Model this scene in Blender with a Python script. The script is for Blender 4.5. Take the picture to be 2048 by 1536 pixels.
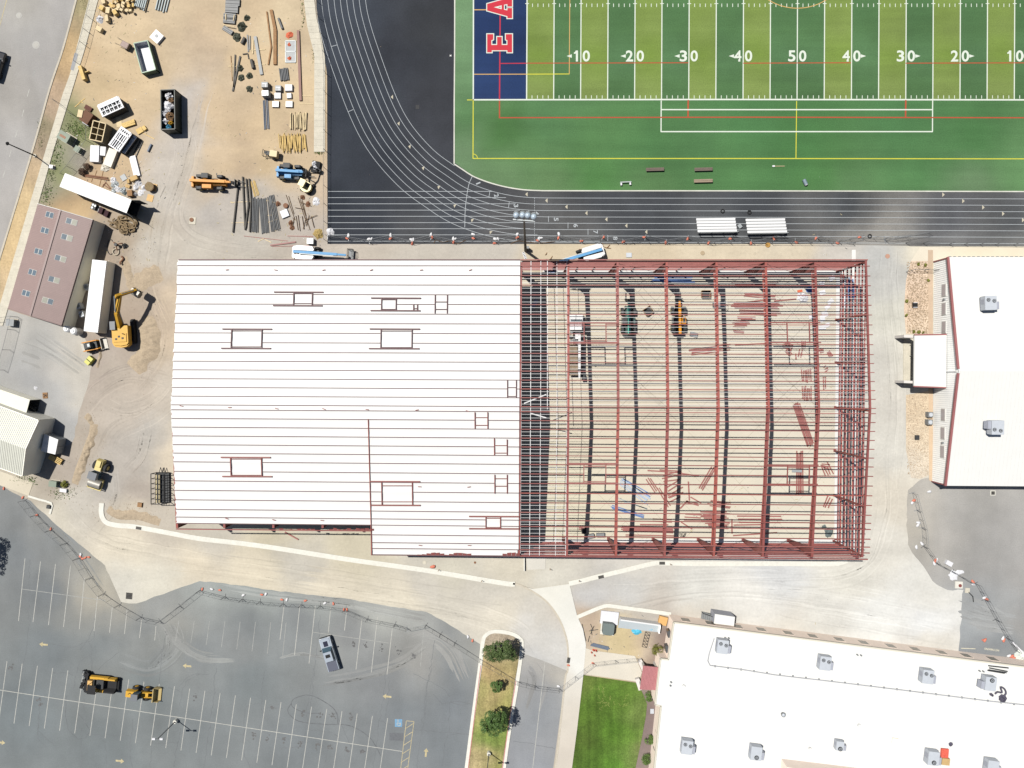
import bpy, bmesh, math, random
from mathutils import Vector, Matrix
from mathutils.geometry import tessellate_polygon
from mathutils import noise as mnoise

for o in list(bpy.data.objects):
 bpy.data.objects.remove(o)
SC = bpy.context.scene
COL = SC.collection
R = math.radians
PI = math.pi

# ------------------------------------------------------------------ camera, sky, sun, exposure
CAM_H = 120.0
FPX = 1425.2                       # focal length in photo pixels (photo is 2048 wide)
NADIR = (28.0,19.0)               # the lens points a little away from straight down
QCAM = Vector((NADIR[0], NADIR[1], -FPX)).rotation_difference(Vector((0,0,-1)))
MCAM = QCAM.to_matrix()
cam_data = bpy.data.cameras.new('drone_camera')
cam_data.sensor_width = 36.0
cam_data.lens = 36.0 * FPX / 2048.0
cam_data.clip_start = 1.0
cam_data.clip_end = 3000.0
cam = bpy.data.objects.new('drone_camera', cam_data)
COL.objects.link(cam)
cam.location = (0,0, CAM_H)
cam.rotation_mode = 'QUATERNION'
cam.rotation_quaternion = QCAM
SC.camera = cam

SUN_EL = R(64)
SUN_AZ = Vector((-0.81,0.585,0)).normalized()
world = bpy.data.worlds.new('World')
SC.world = world
world.use_nodes = True
wn = world.node_tree
sky = wn.nodes.new('ShaderNodeTexSky')
sky.sky_type = 'NISHITA'
sky.sun_disc = False
sky.sun_elevation = SUN_EL
sky.sun_rotation = math.atan2(SUN_AZ.x, SUN_AZ.y)
wn.links.new(sky.outputs[0], wn.nodes['Background'].inputs[0])
wn.nodes['Background'].inputs[1].default_value = 0.05
sun_data = bpy.data.lights.new('sun', 'SUN')
sun_data.energy = 4.9
sun_data.angle = R(0.53)
sun_data.color = (1.0,0.965,0.9)
sun = bpy.data.objects.new('sun', sun_data)
COL.objects.link(sun)
sun.location = (0,0,200)
sun.rotation_mode = 'QUATERNION'
sun.rotation_quaternion = Vector((-SUN_AZ.x * math.cos(SUN_EL), -SUN_AZ.y * math.cos(SUN_EL), -math.sin(SUN_EL))).to_track_quat('-Z', 'Y')
vs = SC.view_settings
vs.view_transform = 'Standard'
vs.look = 'None'
vs.exposure = 0.82
vs.gamma = 1.0
vs.use_curve_mapping = False

# ------------------------------------------------------------------ helpers
def at(px, py, z=0.0):
 """ground survey: the place whose image is at photo pixel (px, py) for a point z metres up"""
 d = MCAM @ Vector((px - 1024.0,768.0 - py, -FPX))
 t = (z - CAM_H) / d.z
 return Vector((d.x * t, d.y * t, z))

KLIT = 2.45     # what a white matt surface in full sun reads, for turning observed colours into albedo
def lin(c):
 c /= 255.0
 return c / 12.92 if c <= 0.04045 else ((c + 0.055) / 1.055) ** 2.4
def lit(r, g, b):
 return tuple(min(0.82, lin(v) / KLIT) for v in (r, g, b))

MATS = {}
def mat(name, rgb, rough=0.7, metal=0.0, var=0.12, scale=0.6, spec=0.3, fine=0.0, fscale=9.0, alpha=None, streak=None, raw=False, stain=None, stain_amt=0.5):
 """matt or glossy surface: base colour varied by soft noise, optional fine grain, streaks and stains"""
 if name in MATS:
  return MATS[name]
 m = bpy.data.materials.new(name)
 m.use_nodes = True
 nt = m.node_tree
 N, L = nt.nodes, nt.links
 b = N['Principled BSDF']
 c = rgb if raw else lit(*rgb)
 b.inputs['Roughness'].default_value = rough
 b.inputs['Metallic'].default_value = metal
 b.inputs['Specular IOR Level'].default_value = spec
 geo = N.new('ShaderNodeNewGeometry')
 n1 = N.new('ShaderNodeTexNoise')
 n1.inputs['Scale'].default_value = scale
 n1.inputs['Detail'].default_value = 5
 n1.inputs['Roughness'].default_value = 0.65
 L.new(geo.outputs['Position'], n1.inputs['Vector'])
 mr = N.new('ShaderNodeMapRange')
 mr.inputs['From Min'].default_value = 0.3
 mr.inputs['From Max'].default_value = 0.7
 mr.inputs['To Min'].default_value = 1 - var
 mr.inputs['To Max'].default_value = 1 + var
 L.new(n1.outputs['Fac'], mr.inputs['Value'])
 fac = mr.outputs[0]
 if fine > 0:
  n2 = N.new('ShaderNodeTexNoise')
  n2.inputs['Scale'].default_value = fscale
  n2.inputs['Detail'].default_value = 3
  if streak:
   mp = N.new('ShaderNodeMapping')
   mp.inputs['Scale'].default_value = streak
   L.new(geo.outputs['Position'], mp.inputs['Vector'])
   L.new(mp.outputs[0], n2.inputs['Vector'])
  else:
   L.new(geo.outputs['Position'], n2.inputs['Vector'])
  mr2 = N.new('ShaderNodeMapRange')
  mr2.inputs['From Min'].default_value = 0.3
  mr2.inputs['From Max'].default_value = 0.7
  mr2.inputs['To Min'].default_value = 1 - fine
  mr2.inputs['To Max'].default_value = 1 + fine
  L.new(n2.outputs['Fac'], mr2.inputs['Value'])
  mu = N.new('ShaderNodeMath')
  mu.operation = 'MULTIPLY'
  L.new(fac, mu.inputs[0])
  L.new(mr2.outputs[0], mu.inputs[1])
  fac = mu.outputs[0]
 vm = N.new('ShaderNodeVectorMath')
 vm.operation = 'SCALE'
 vm.inputs[0].default_value = c
 L.new(fac, vm.inputs['Scale'])
 out = vm.outputs[0]
 if stain:
  n3 = N.new('ShaderNodeTexNoise')
  n3.inputs['Scale'].default_value = scale * 2.7
  n3.inputs['Detail'].default_value = 8
  L.new(geo.outputs['Position'], n3.inputs['Vector'])
  mr3 = N.new('ShaderNodeMapRange')
  mr3.inputs['From Min'].default_value = 0.52
  mr3.inputs['From Max'].default_value = 0.72
  mr3.inputs['To Max'].default_value = stain_amt
  L.new(n3.outputs['Fac'], mr3.inputs['Value'])
  mx = N.new('ShaderNodeMix')
  mx.data_type = 'RGBA'
  L.new(mr3.outputs[0], mx.inputs['Factor'])
  L.new(out, mx.inputs['A'])
  mx.inputs['B'].default_value = (*lit(*stain), 1)
  out = mx.outputs['Result']
 L.new(out, b.inputs['Base Color'])
 if alpha is not None:
  b.inputs['Alpha'].default_value = alpha
 MATS[name] = m
 return m

def mesh_mat(name, rgb, pitch, wire):
 """woven wire: a grid of wires with open holes between"""
 m = bpy.data.materials.new(name)
 m.use_nodes = True
 N, L = m.node_tree.nodes, m.node_tree.links
 b = N['Principled BSDF']
 b.inputs['Base Color'].default_value = (*lit(*rgb), 1)
 b.inputs['Roughness'].default_value = 0.5
 b.inputs['Metallic'].default_value = 0.3
 geo = N.new('ShaderNodeNewGeometry')
 sx = N.new('ShaderNodeSeparateXYZ')
 L.new(geo.outputs['Position'], sx.inputs[0])
 def mth(op, a, bb=None):
  n = N.new('ShaderNodeMath')
  n.operation = op
  for i, v in enumerate((a, bb)):
   if v is None:
    continue
   if isinstance(v, (int, float)):
    n.inputs[i].default_value = v
   else:
    L.new(v, n.inputs[i])
  return n.outputs[0]
 s = mth('ADD', sx.outputs[0], sx.outputs[1])
 u = mth('FRACT', mth('DIVIDE', mth('ADD', s, sx.outputs[2]), pitch))
 v = mth('FRACT', mth('DIVIDE', mth('SUBTRACT', s, sx.outputs[2]), pitch))
 on = mth('MAXIMUM', mth('LESS_THAN', u, wire), mth('LESS_THAN', v, wire))
 L.new(on, b.inputs['Alpha'])
 MATS[name] = m
 return m

def ground_mat(name, amp=0.12, scale=0.25, grain=0.1, gscale=6.0, streak=None, bump=0.15, rough=0.95, speck=0.0):
 """a ground sheet: colour zones come with the mesh, worn and mottled here by layered noise"""
 m = bpy.data.materials.new(name)
 m.use_nodes = True
 N, L = m.node_tree.nodes, m.node_tree.links
 b = N['Principled BSDF']
 b.inputs['Roughness'].default_value = rough
 b.inputs['Specular IOR Level'].default_value = 0.15
 at_ = N.new('ShaderNodeAttribute')
 at_.attribute_name = 'tint'
 geo = N.new('ShaderNodeNewGeometry')
 def nz(sc, det, rgh, lo, hi, strk=None, a=0.3, bb=0.7):
  n = N.new('ShaderNodeTexNoise')
  n.inputs['Scale'].default_value = sc
  n.inputs['Detail'].default_value = det
  n.inputs['Roughness'].default_value = rgh
  if strk:
   mp = N.new('ShaderNodeMapping')
   mp.inputs['Scale'].default_value = strk[:3]
   if len(strk) > 3:
    mp.inputs['Rotation'].default_value = (0,0, strk[3])
   L.new(geo.outputs['Position'], mp.inputs['Vector'])
   L.new(mp.outputs[0], n.inputs['Vector'])
  else:
   L.new(geo.outputs['Position'], n.inputs['Vector'])
  r = N.new('ShaderNodeMapRange')
  r.inputs['From Min'].default_value = a
  r.inputs['From Max'].default_value = bb
  r.inputs['To Min'].default_value = lo
  r.inputs['To Max'].default_value = hi
  L.new(n.outputs['Fac'], r.inputs['Value'])
  return r.outputs[0], n.outputs['Fac']
 f1, _ = nz(scale, 7,0.62,1 - amp, 1 + amp)
 f2, g2 = nz(gscale, 4,0.7,1 - grain, 1 + grain)
 fs = [f1, f2]
 if streak:
  f3, _ = nz(1.0,4,0.6,1 - amp * 0.9,1 + amp * 0.9, streak)
  fs.append(f3)
 if speck > 0:
  f4, _ = nz(gscale * 0.6,2,0.5,1,1 - speck, None, 0.66,0.74)
  fs.append(f4)
 f = fs[0]
 for g in fs[1:]:
  n = N.new('ShaderNodeMath')
  n.operation = 'MULTIPLY'
  L.new(f, n.inputs[0])
  L.new(g, n.inputs[1])
  f = n.outputs[0]
 vm = N.new('ShaderNodeVectorMath')
 vm.operation = 'SCALE'
 L.new(at_.outputs['Color'], vm.inputs[0])
 L.new(f, vm.inputs['Scale'])
 L.new(vm.outputs[0], b.inputs['Base Color'])
 if bump > 0:
  bp = N.new('ShaderNodeBump')
  bp.inputs['Strength'].default_value = bump
  bp.inputs['Distance'].default_value = 0.08
  L.new(g2, bp.inputs['Height'])
  L.new(bp.outputs[0], b.inputs['Normal'])
 MATS[name] = m
 return m

class MB:
 """collects simple solids into one mesh"""
 def __init__(self):
  self.v, self.f, self.sm = [],[],[]
 def add(self, vs, fs, smooth=False):
  n = len(self.v)
  self.v += [tuple(p) for p in vs]
  self.f += [tuple(i + n for i in q) for q in fs]
  self.sm += [smooth] * len(fs)
  return self
 def quad(self, a, b, c, d):
  return self.add([a, b, c, d],[(0,1,2,3)])
 def poly(self, pts):
  return self.add(pts,[tuple(range(len(pts)))])
 def box(self, c, s, rz=0.0, M=None):
  x, y, z = (k / 2 for k in s)
  vs = [Vector((i * x, j * y, k * z)) for k in (-1,1) for i, j in ((-1,-1),(1,-1),(1,1),(-1,1))]
  m = M if M else Matrix.Rotation(rz, 3, 'Z')
  c = Vector(c)
  return self.add([m @ p + c for p in vs],[(3,2,1,0),(4,5,6,7),(0,1,5,4),(1,2,6,5),(2,3,7,6),(3,0,4,7)])
 def taper(self, c, s, top, dz=(0,0)):
  """box whose top face is scaled by top=(sx, sy) and shifted by dz"""
  x, y, z = (k / 2 for k in s)
  c = Vector(c)
  q = ((-1,-1),(1,-1),(1,1),(-1,1))
  vs = [c + Vector((i * x, j * y, -z)) for i, j in q] + [c + Vector((i * x * top[0] + dz[0], j * y * top[1] + dz[1], z)) for i, j in q]
  return self.add(vs,[(3,2,1,0),(4,5,6,7),(0,1,5,4),(1,2,6,5),(2,3,7,6),(3,0,4,7)])
 def prism(self, pts, z0, z1):
  n = len(pts)
  area = sum(pts[i][0] * pts[(i + 1) % n][1] - pts[(i + 1) % n][0] * pts[i][1] for i in range(n))
  if area < 0:
   pts = list(reversed(pts))
  vs = [(p[0], p[1], z0) for p in pts] + [(p[0], p[1], z1) for p in pts]
  tri = tessellate_polygon([[Vector((p[0], p[1], 0)) for p in pts]])
  fs = []
  for t in tri:
   a, b, c = t
   cr = (pts[b][0] - pts[a][0]) * (pts[c][1] - pts[a][1]) - (pts[b][1] - pts[a][1]) * (pts[c][0] - pts[a][0])
   if cr < 0:
    b, c = c, b
   fs.append((a + n, b + n, c + n))
   fs.append((c, b, a))
  fs += [(i, (i + 1) % n, (i + 1) % n + n, i + n) for i in range(n)]
  return self.add(vs, fs)
 def profile(self, pts, y0, y1, axis='y'):
  """side outline pts (x, z) pushed through from y0 to y1"""
  n = len(pts)
  area = sum(pts[i][0] * pts[(i + 1) % n][1] - pts[(i + 1) % n][0] * pts[i][1] for i in range(n))
  if area > 0:
   pts = list(reversed(pts))
  vs = [(p[0], y0, p[1]) for p in pts] + [(p[0], y1, p[1]) for p in pts]
  tri = tessellate_polygon([[Vector((p[0], p[1], 0)) for p in pts]])
  fs = []
  for a, b, c in tri:
   cr = (pts[b][0] - pts[a][0]) * (pts[c][1] - pts[a][1]) - (pts[b][1] - pts[a][1]) * (pts[c][0] - pts[a][0])
   if cr > 0:
    b, c = c, b
   fs.append((a + n, b + n, c + n))
   fs.append((c, b, a))
  fs += [(i, (i + 1) % n, (i + 1) % n + n, i + n) for i in range(n)]
  return self.add(vs, fs)
 def tube(self, p0, p1, r, n=8, r1=None, caps=True):
  p0, p1 = Vector(p0), Vector(p1)
  d = (p1 - p0)
  if d.length < 1e-6:
   return self
  q = d.to_track_quat('Z', 'Y').to_matrix()
  r1 = r if r1 is None else r1
  ring = [Vector((math.cos(2 * PI * i / n), math.sin(2 * PI * i / n), 0)) for i in range(n)]
  vs = [p0 + q @ (v * r) for v in ring] + [p1 + q @ (v * r1) for v in ring]
  self.add(vs,[(i, (i + 1) % n, (i + 1) % n + n, i + n) for i in range(n)], True)
  if caps:
   self.add(vs,[tuple(range(n - 1,-1,-1)), tuple(range(n, 2 * n))])
  return self
 def path(self, pts, r, n=6):
  pts = [Vector(p) for p in pts]
  k = len(pts)
  vs, fs = [],[]
  for i, p in enumerate(pts):
   d = (pts[min(i + 1, k - 1)] - pts[max(i - 1,0)])
   q = d.to_track_quat('Z', 'Y').to_matrix()
   vs += [p + q @ Vector((math.cos(2 * PI * j / n) * r, math.sin(2 * PI * j / n) * r, 0)) for j in range(n)]
  for i in range(k - 1):
   for j in range(n):
    fs.append((i * n + j, i * n + (j + 1) % n, (i + 1) * n + (j + 1) % n, (i + 1) * n + j))
  self.add(vs, fs, True)
  return self.add(vs[:n] + vs[-n:],[tuple(range(n - 1,-1,-1)), tuple(range(n, 2 * n))])
 def beam(self, p0, p1, w, h, up=(0,0,1), w1=None, h1=None):
  """square bar from p0 to p1, width w across, height h along up"""
  p0, p1 = Vector(p0), Vector(p1)
  d = (p1 - p0).normalized()
  u = Vector(up)
  s = d.cross(u)
  if s.length < 1e-4:
   s = d.cross(Vector((1,0,0)))
  s.normalize()
  u = s.cross(d)
  w1 = w if w1 is None else w1
  h1 = h if h1 is None else h1
  vs = []
  for p, ww, hh in ((p0, w, h),(p1, w1, h1)):
   vs += [p + s * (i * ww / 2) + u * (j * hh / 2) for i, j in ((-1,-1),(1,-1),(1,1),(-1,1))]
  return self.add(vs,[(3,2,1,0),(4,5,6,7),(0,1,5,4),(1,2,6,5),(2,3,7,6),(3,0,4,7)])
 def ball(self, c, r, n=10, m=6, sz=1.0):
  c = Vector(c)
  vs, fs = [],[]
  for j in range(m + 1):
   t = PI * j / m
   for i in range(n):
    a = 2 * PI * i / n
    vs.append(c + Vector((r * math.sin(t) * math.cos(a), r * math.sin(t) * math.sin(a), r * sz * math.cos(t))))
  for j in range(m):
   for i in range(n):
    fs.append((j * n + i, (j + 1) * n + i, (j + 1) * n + (i + 1) % n, j * n + (i + 1) % n))
  return self.add(vs, fs, True)
 def wheel(self, c, r, w, axis=(0,1,0), n=16):
  a = Vector(axis).normalized()
  c = Vector(c)
  for i, (ra, rb, t0, t1) in enumerate(((r * .86, r, -.5,-.3),(r, r, -.3,.3),(r, r * .86,.3,.5))):
   self.tube(c + a * (w * t0), c + a * (w * t1), ra, n, rb, caps=(i != 1))
  return self
 def mesh(self, name, off=(0,0,0)):
  me = bpy.data.meshes.new(name)
  ox, oy, oz = off
  me.from_pydata([(x - ox, y - oy, z - oz) for x, y, z in self.v],[], self.f)
  me.polygons.foreach_set('use_smooth', self.sm)
  return me

def setp(o, label=None, cat=None, group=None, kind=None):
 for k, v in (('label', label),('category', cat),('group', group),('kind', kind)):
  if v:
   o[k] = v
 return o

def solo(name, mb, m, label=None, cat=None, group=None, kind=None, loc=None):
 """a top-level object that is one mesh; its origin is set to the middle of its foot"""
 if loc is None:
  xs, ys, zs = zip(*mb.v)
  loc = ((min(xs) + max(xs)) / 2,(min(ys) + max(ys)) / 2, min(zs))
 me = mb.mesh(name, loc)
 me.materials.append(m)
 o = bpy.data.objects.new(name, me)
 COL.objects.link(o)
 o.location = loc
 return setp(o, label, cat, group, kind)

def thing(name, label, cat, loc=(0,0,0), rz=0.0, group=None):
 o = bpy.data.objects.new(name, None)
 COL.objects.link(o)
 o.empty_display_size = 0.3
 o.location = loc
 o.rotation_euler = (0,0, rz)
 return setp(o, label, cat, group)

def part(name, mb, m, parent, label=None, kind=None, world=False):
 """a part (or sub-part) in its thing's own frame; world=True: given in world coordinates"""
 if world:
  t = parent
  while t.parent:
   t = t.parent
  mi = (Matrix.Translation(t.location) @ Matrix.Rotation(t.rotation_euler.z, 4, 'Z')).inverted()
  mb.v = [tuple(mi @ Vector(p)) for p in mb.v]
 me = mb.mesh(name)
 me.materials.append(m)
 o = bpy.data.objects.new(name, me)
 COL.objects.link(o)
 o.parent = parent
 return setp(o, label, None, None, kind)

def piece(name, me, parent, loc=(0,0,0), rz=0.0, s=None):
 """one more piece that shares mesh data"""
 o = bpy.data.objects.new(name, me)
 COL.objects.link(o)
 o.parent = parent
 o.location = loc
 o.rotation_euler = (0,0, rz)
 if s:
  o.scale = s
 return o

def dup(root, loc, rz, label=None, group=None):
 r = root.copy()
 COL.objects.link(r)
 r.location = loc
 r.rotation_euler = (0,0, rz)
 if label:
  r['label'] = label
 if group:
  r['group'] = group
 for ch in list(root.children):
  c = ch.copy()
  COL.objects.link(c)
  c.parent = r
  for g in list(ch.children):
   d = g.copy()
   COL.objects.link(d)
   d.parent = c
 return r

def offset_line(pts, d):
 out = []
 n = len(pts)
 for i in range(n):
  a, b = Vector(pts[max(i - 1,0)][:2]), Vector(pts[min(i + 1, n - 1)][:2])
  t = (b - a).normalized()
  out.append(Vector(pts[i][:2]) + Vector((-t.y, t.x)) * d)
 return out

def smooth_line(pts, k=6, closed=False):
 """Catmull-Rom through the points"""
 P = [Vector(p) for p in pts]
 out = []
 n = len(P)
 rng = range(n) if closed else range(n - 1)
 for i in rng:
  p0 = P[(i - 1) % n] if closed or i > 0 else P[0] * 2 - P[1]
  p1, p2 = P[i], P[(i + 1) % n]
  p3 = P[(i + 2) % n] if closed or i + 2 < n else P[-1] * 2 - P[-2]
  for j in range(k):
   t = j / k
   out.append(0.5 * ((2 * p1) + (p2 - p0) * t + (2 * p0 - 5 * p1 + 4 * p2 - p3) * t * t + (3 * p1 - p0 - 3 * p2 + p3) * t ** 3))
 if not closed:
  out.append(P[-1])
 return out

def ribbon(mb, pts, w, z, w1=None):
 """flat strip of width w (m) along world points"""
 l = offset_line(pts, w / 2)
 r = offset_line(pts, -w / 2)
 vs = [(p.x, p.y, z) for p in l] + [(p.x, p.y, z) for p in r]
 n = len(pts)
 return mb.add(vs,[(i + n, i + n + 1, i + 1, i) for i in range(n - 1)])

def wpts(pp, z=0.0):
 return [at(x, y, z) for x, y in pp]

def idw(ctrl, x, y, p=3.0):
 sw, r, g, b = 1e-9,0.0,0.0,0.0
 for cx, cy, c in ctrl:
  w = 1.0 / (((x - cx) ** 2 + (y - cy) ** 2) + 4.0) ** (p / 2)
  sw += w
  r += c[0] * w
  g += c[1] * w
  b += c[2] * w
 return (r / sw, g / sw, b / sw)

def ragged(poly, amp, step=9.0, seed=1):
 """break the straight edges of a photo outline"""
 out = []
 n = len(poly)
 for i in range(n):
  a, b = Vector(poly[i]), Vector(poly[(i + 1) % n])
  k = max(1, min(60, int((b - a).length / step)))
  d = (b - a).normalized()
  s = Vector((-d.y, d.x))
  for j in range(k):
   p = a.lerp(b, j / k)
   w = mnoise.noise(Vector((p.x * .06, p.y * .06, seed))) * amp * 1.4 + mnoise.noise(Vector((p.x * .21, p.y * .21, seed + 7))) * amp * .8
   out.append(tuple(p + s * (w if j else 0)))
 return out

def sheet(name, poly, z, colours, m, cell=1.2, kind='structure', parent=None, power=3.0, wob=1.6):
 """a flat piece of ground cut to a photo outline; colour zones are spread between control points"""
 bm = bmesh.new()
 W = wpts(poly, z)
 vs = [bm.verts.new(p) for p in W]
 for t in tessellate_polygon([W]):
  try:
   f = bm.faces.new([vs[i] for i in t])
  except ValueError:
   pass
 if cell:
  xs = [p.x for p in W]
  ys = [p.y for p in W]
  for lo, hi, ax in ((min(xs), max(xs),(1,0,0)),(min(ys), max(ys),(0,1,0))):
   k = lo + cell
   while k < hi:
    bmesh.ops.bisect_plane(bm, geom=bm.verts[:] + bm.edges[:] + bm.faces[:], plane_co=Vector(ax) * k, plane_no=ax)
    k += cell
 bmesh.ops.recalc_face_normals(bm, faces=bm.faces[:])
 for f in bm.faces:
  if f.normal.z < 0:
   f.normal_flip()
 me = bpy.data.meshes.new(name)
 bm.to_mesh(me)
 bm.free()
 k_ = 0.86 if name == 'parking_lot' else 1.0      # this lot's asphalt is darker than the survey colours suggest
 ctrl = [(*at(x, y).xy, tuple(v * k_ for v in lit(*c))) for x, y, c in colours]
 a = me.color_attributes.new('tint', 'FLOAT_COLOR', 'POINT')
 buf = []
 for v in me.vertices:
  x, y = v.co.x, v.co.y
  if len(ctrl) > 1:
   o = mnoise.noise_vector(Vector((x * .22, y * .22, z * 50))) * wob + mnoise.noise_vector(Vector((x * .7, y * .7,3))) * wob * .35
   buf += [*idw(ctrl, x + o.x, y + o.y, power), 1]
  else:
   buf += [*ctrl[0][2], 1]
 a.data.foreach_set('color', buf)
 me.materials.append(m)
 o = bpy.data.objects.new(name, me)
 COL.objects.link(o)
 if parent:
  o.parent = parent
 if kind:
  o['kind'] = kind
 return o

def flat(name, mb, m, kind='structure', parent=None, label=None):
 me = mb.mesh(name)
 me.materials.append(m)
 o = bpy.data.objects.new(name, me)
 COL.objects.link(o)
 if parent:
  o.parent = parent
 if kind:
  o['kind'] = kind
 if label:
  o['label'] = label
 return o

RND = random.Random(7)

# ------------------------------------------------------------------ ground and surfaces
def zz(ox, oy, s, *pts):
 return [(ox + x / s, oy + y / s) for x, y in pts]

G_DIRT = ground_mat('dirt_ground', 0.075,0.22,0.065,2.2,(0.10,0.32,0.3,0.9), 0.25, speck=0.08)
G_ASPHALT = ground_mat('worn_asphalt', 0.12,0.14,0.09,5.0,(0.1,0.02,0.1,1.2), 0.08, speck=0.06)
G_TRACK = ground_mat('track_rubber', 0.24,0.10,0.18,4.5,(0.05,0.01,0.1,0.0), 0.08)
G_TURF = ground_mat('turf', 0.13,0.10,0.20,5.5,(0.02,0.35,0.1,0.0), 0.15)
G_LAWN = ground_mat('lawn', 0.26,0.35,0.30,4.0,(0.9,0.05,0.1,-0.1), 0.4)
G_CONC = ground_mat('concrete', 0.05,0.3,0.05,8.0, None, 0.05)
G_SLAB = ground_mat('floor_concrete', 0.05,0.15,0.04,6.0, None, 0.04)
G_STONE = ground_mat('stone_mulch', 0.14,0.5,0.30,4.2, None, 0.6, speck=0.25)
G_VERGE = ground_mat('dry_verge', 0.13,0.35,0.16,3.0,(0.9,0.1,0.1,0.3), 0.3)

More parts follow.
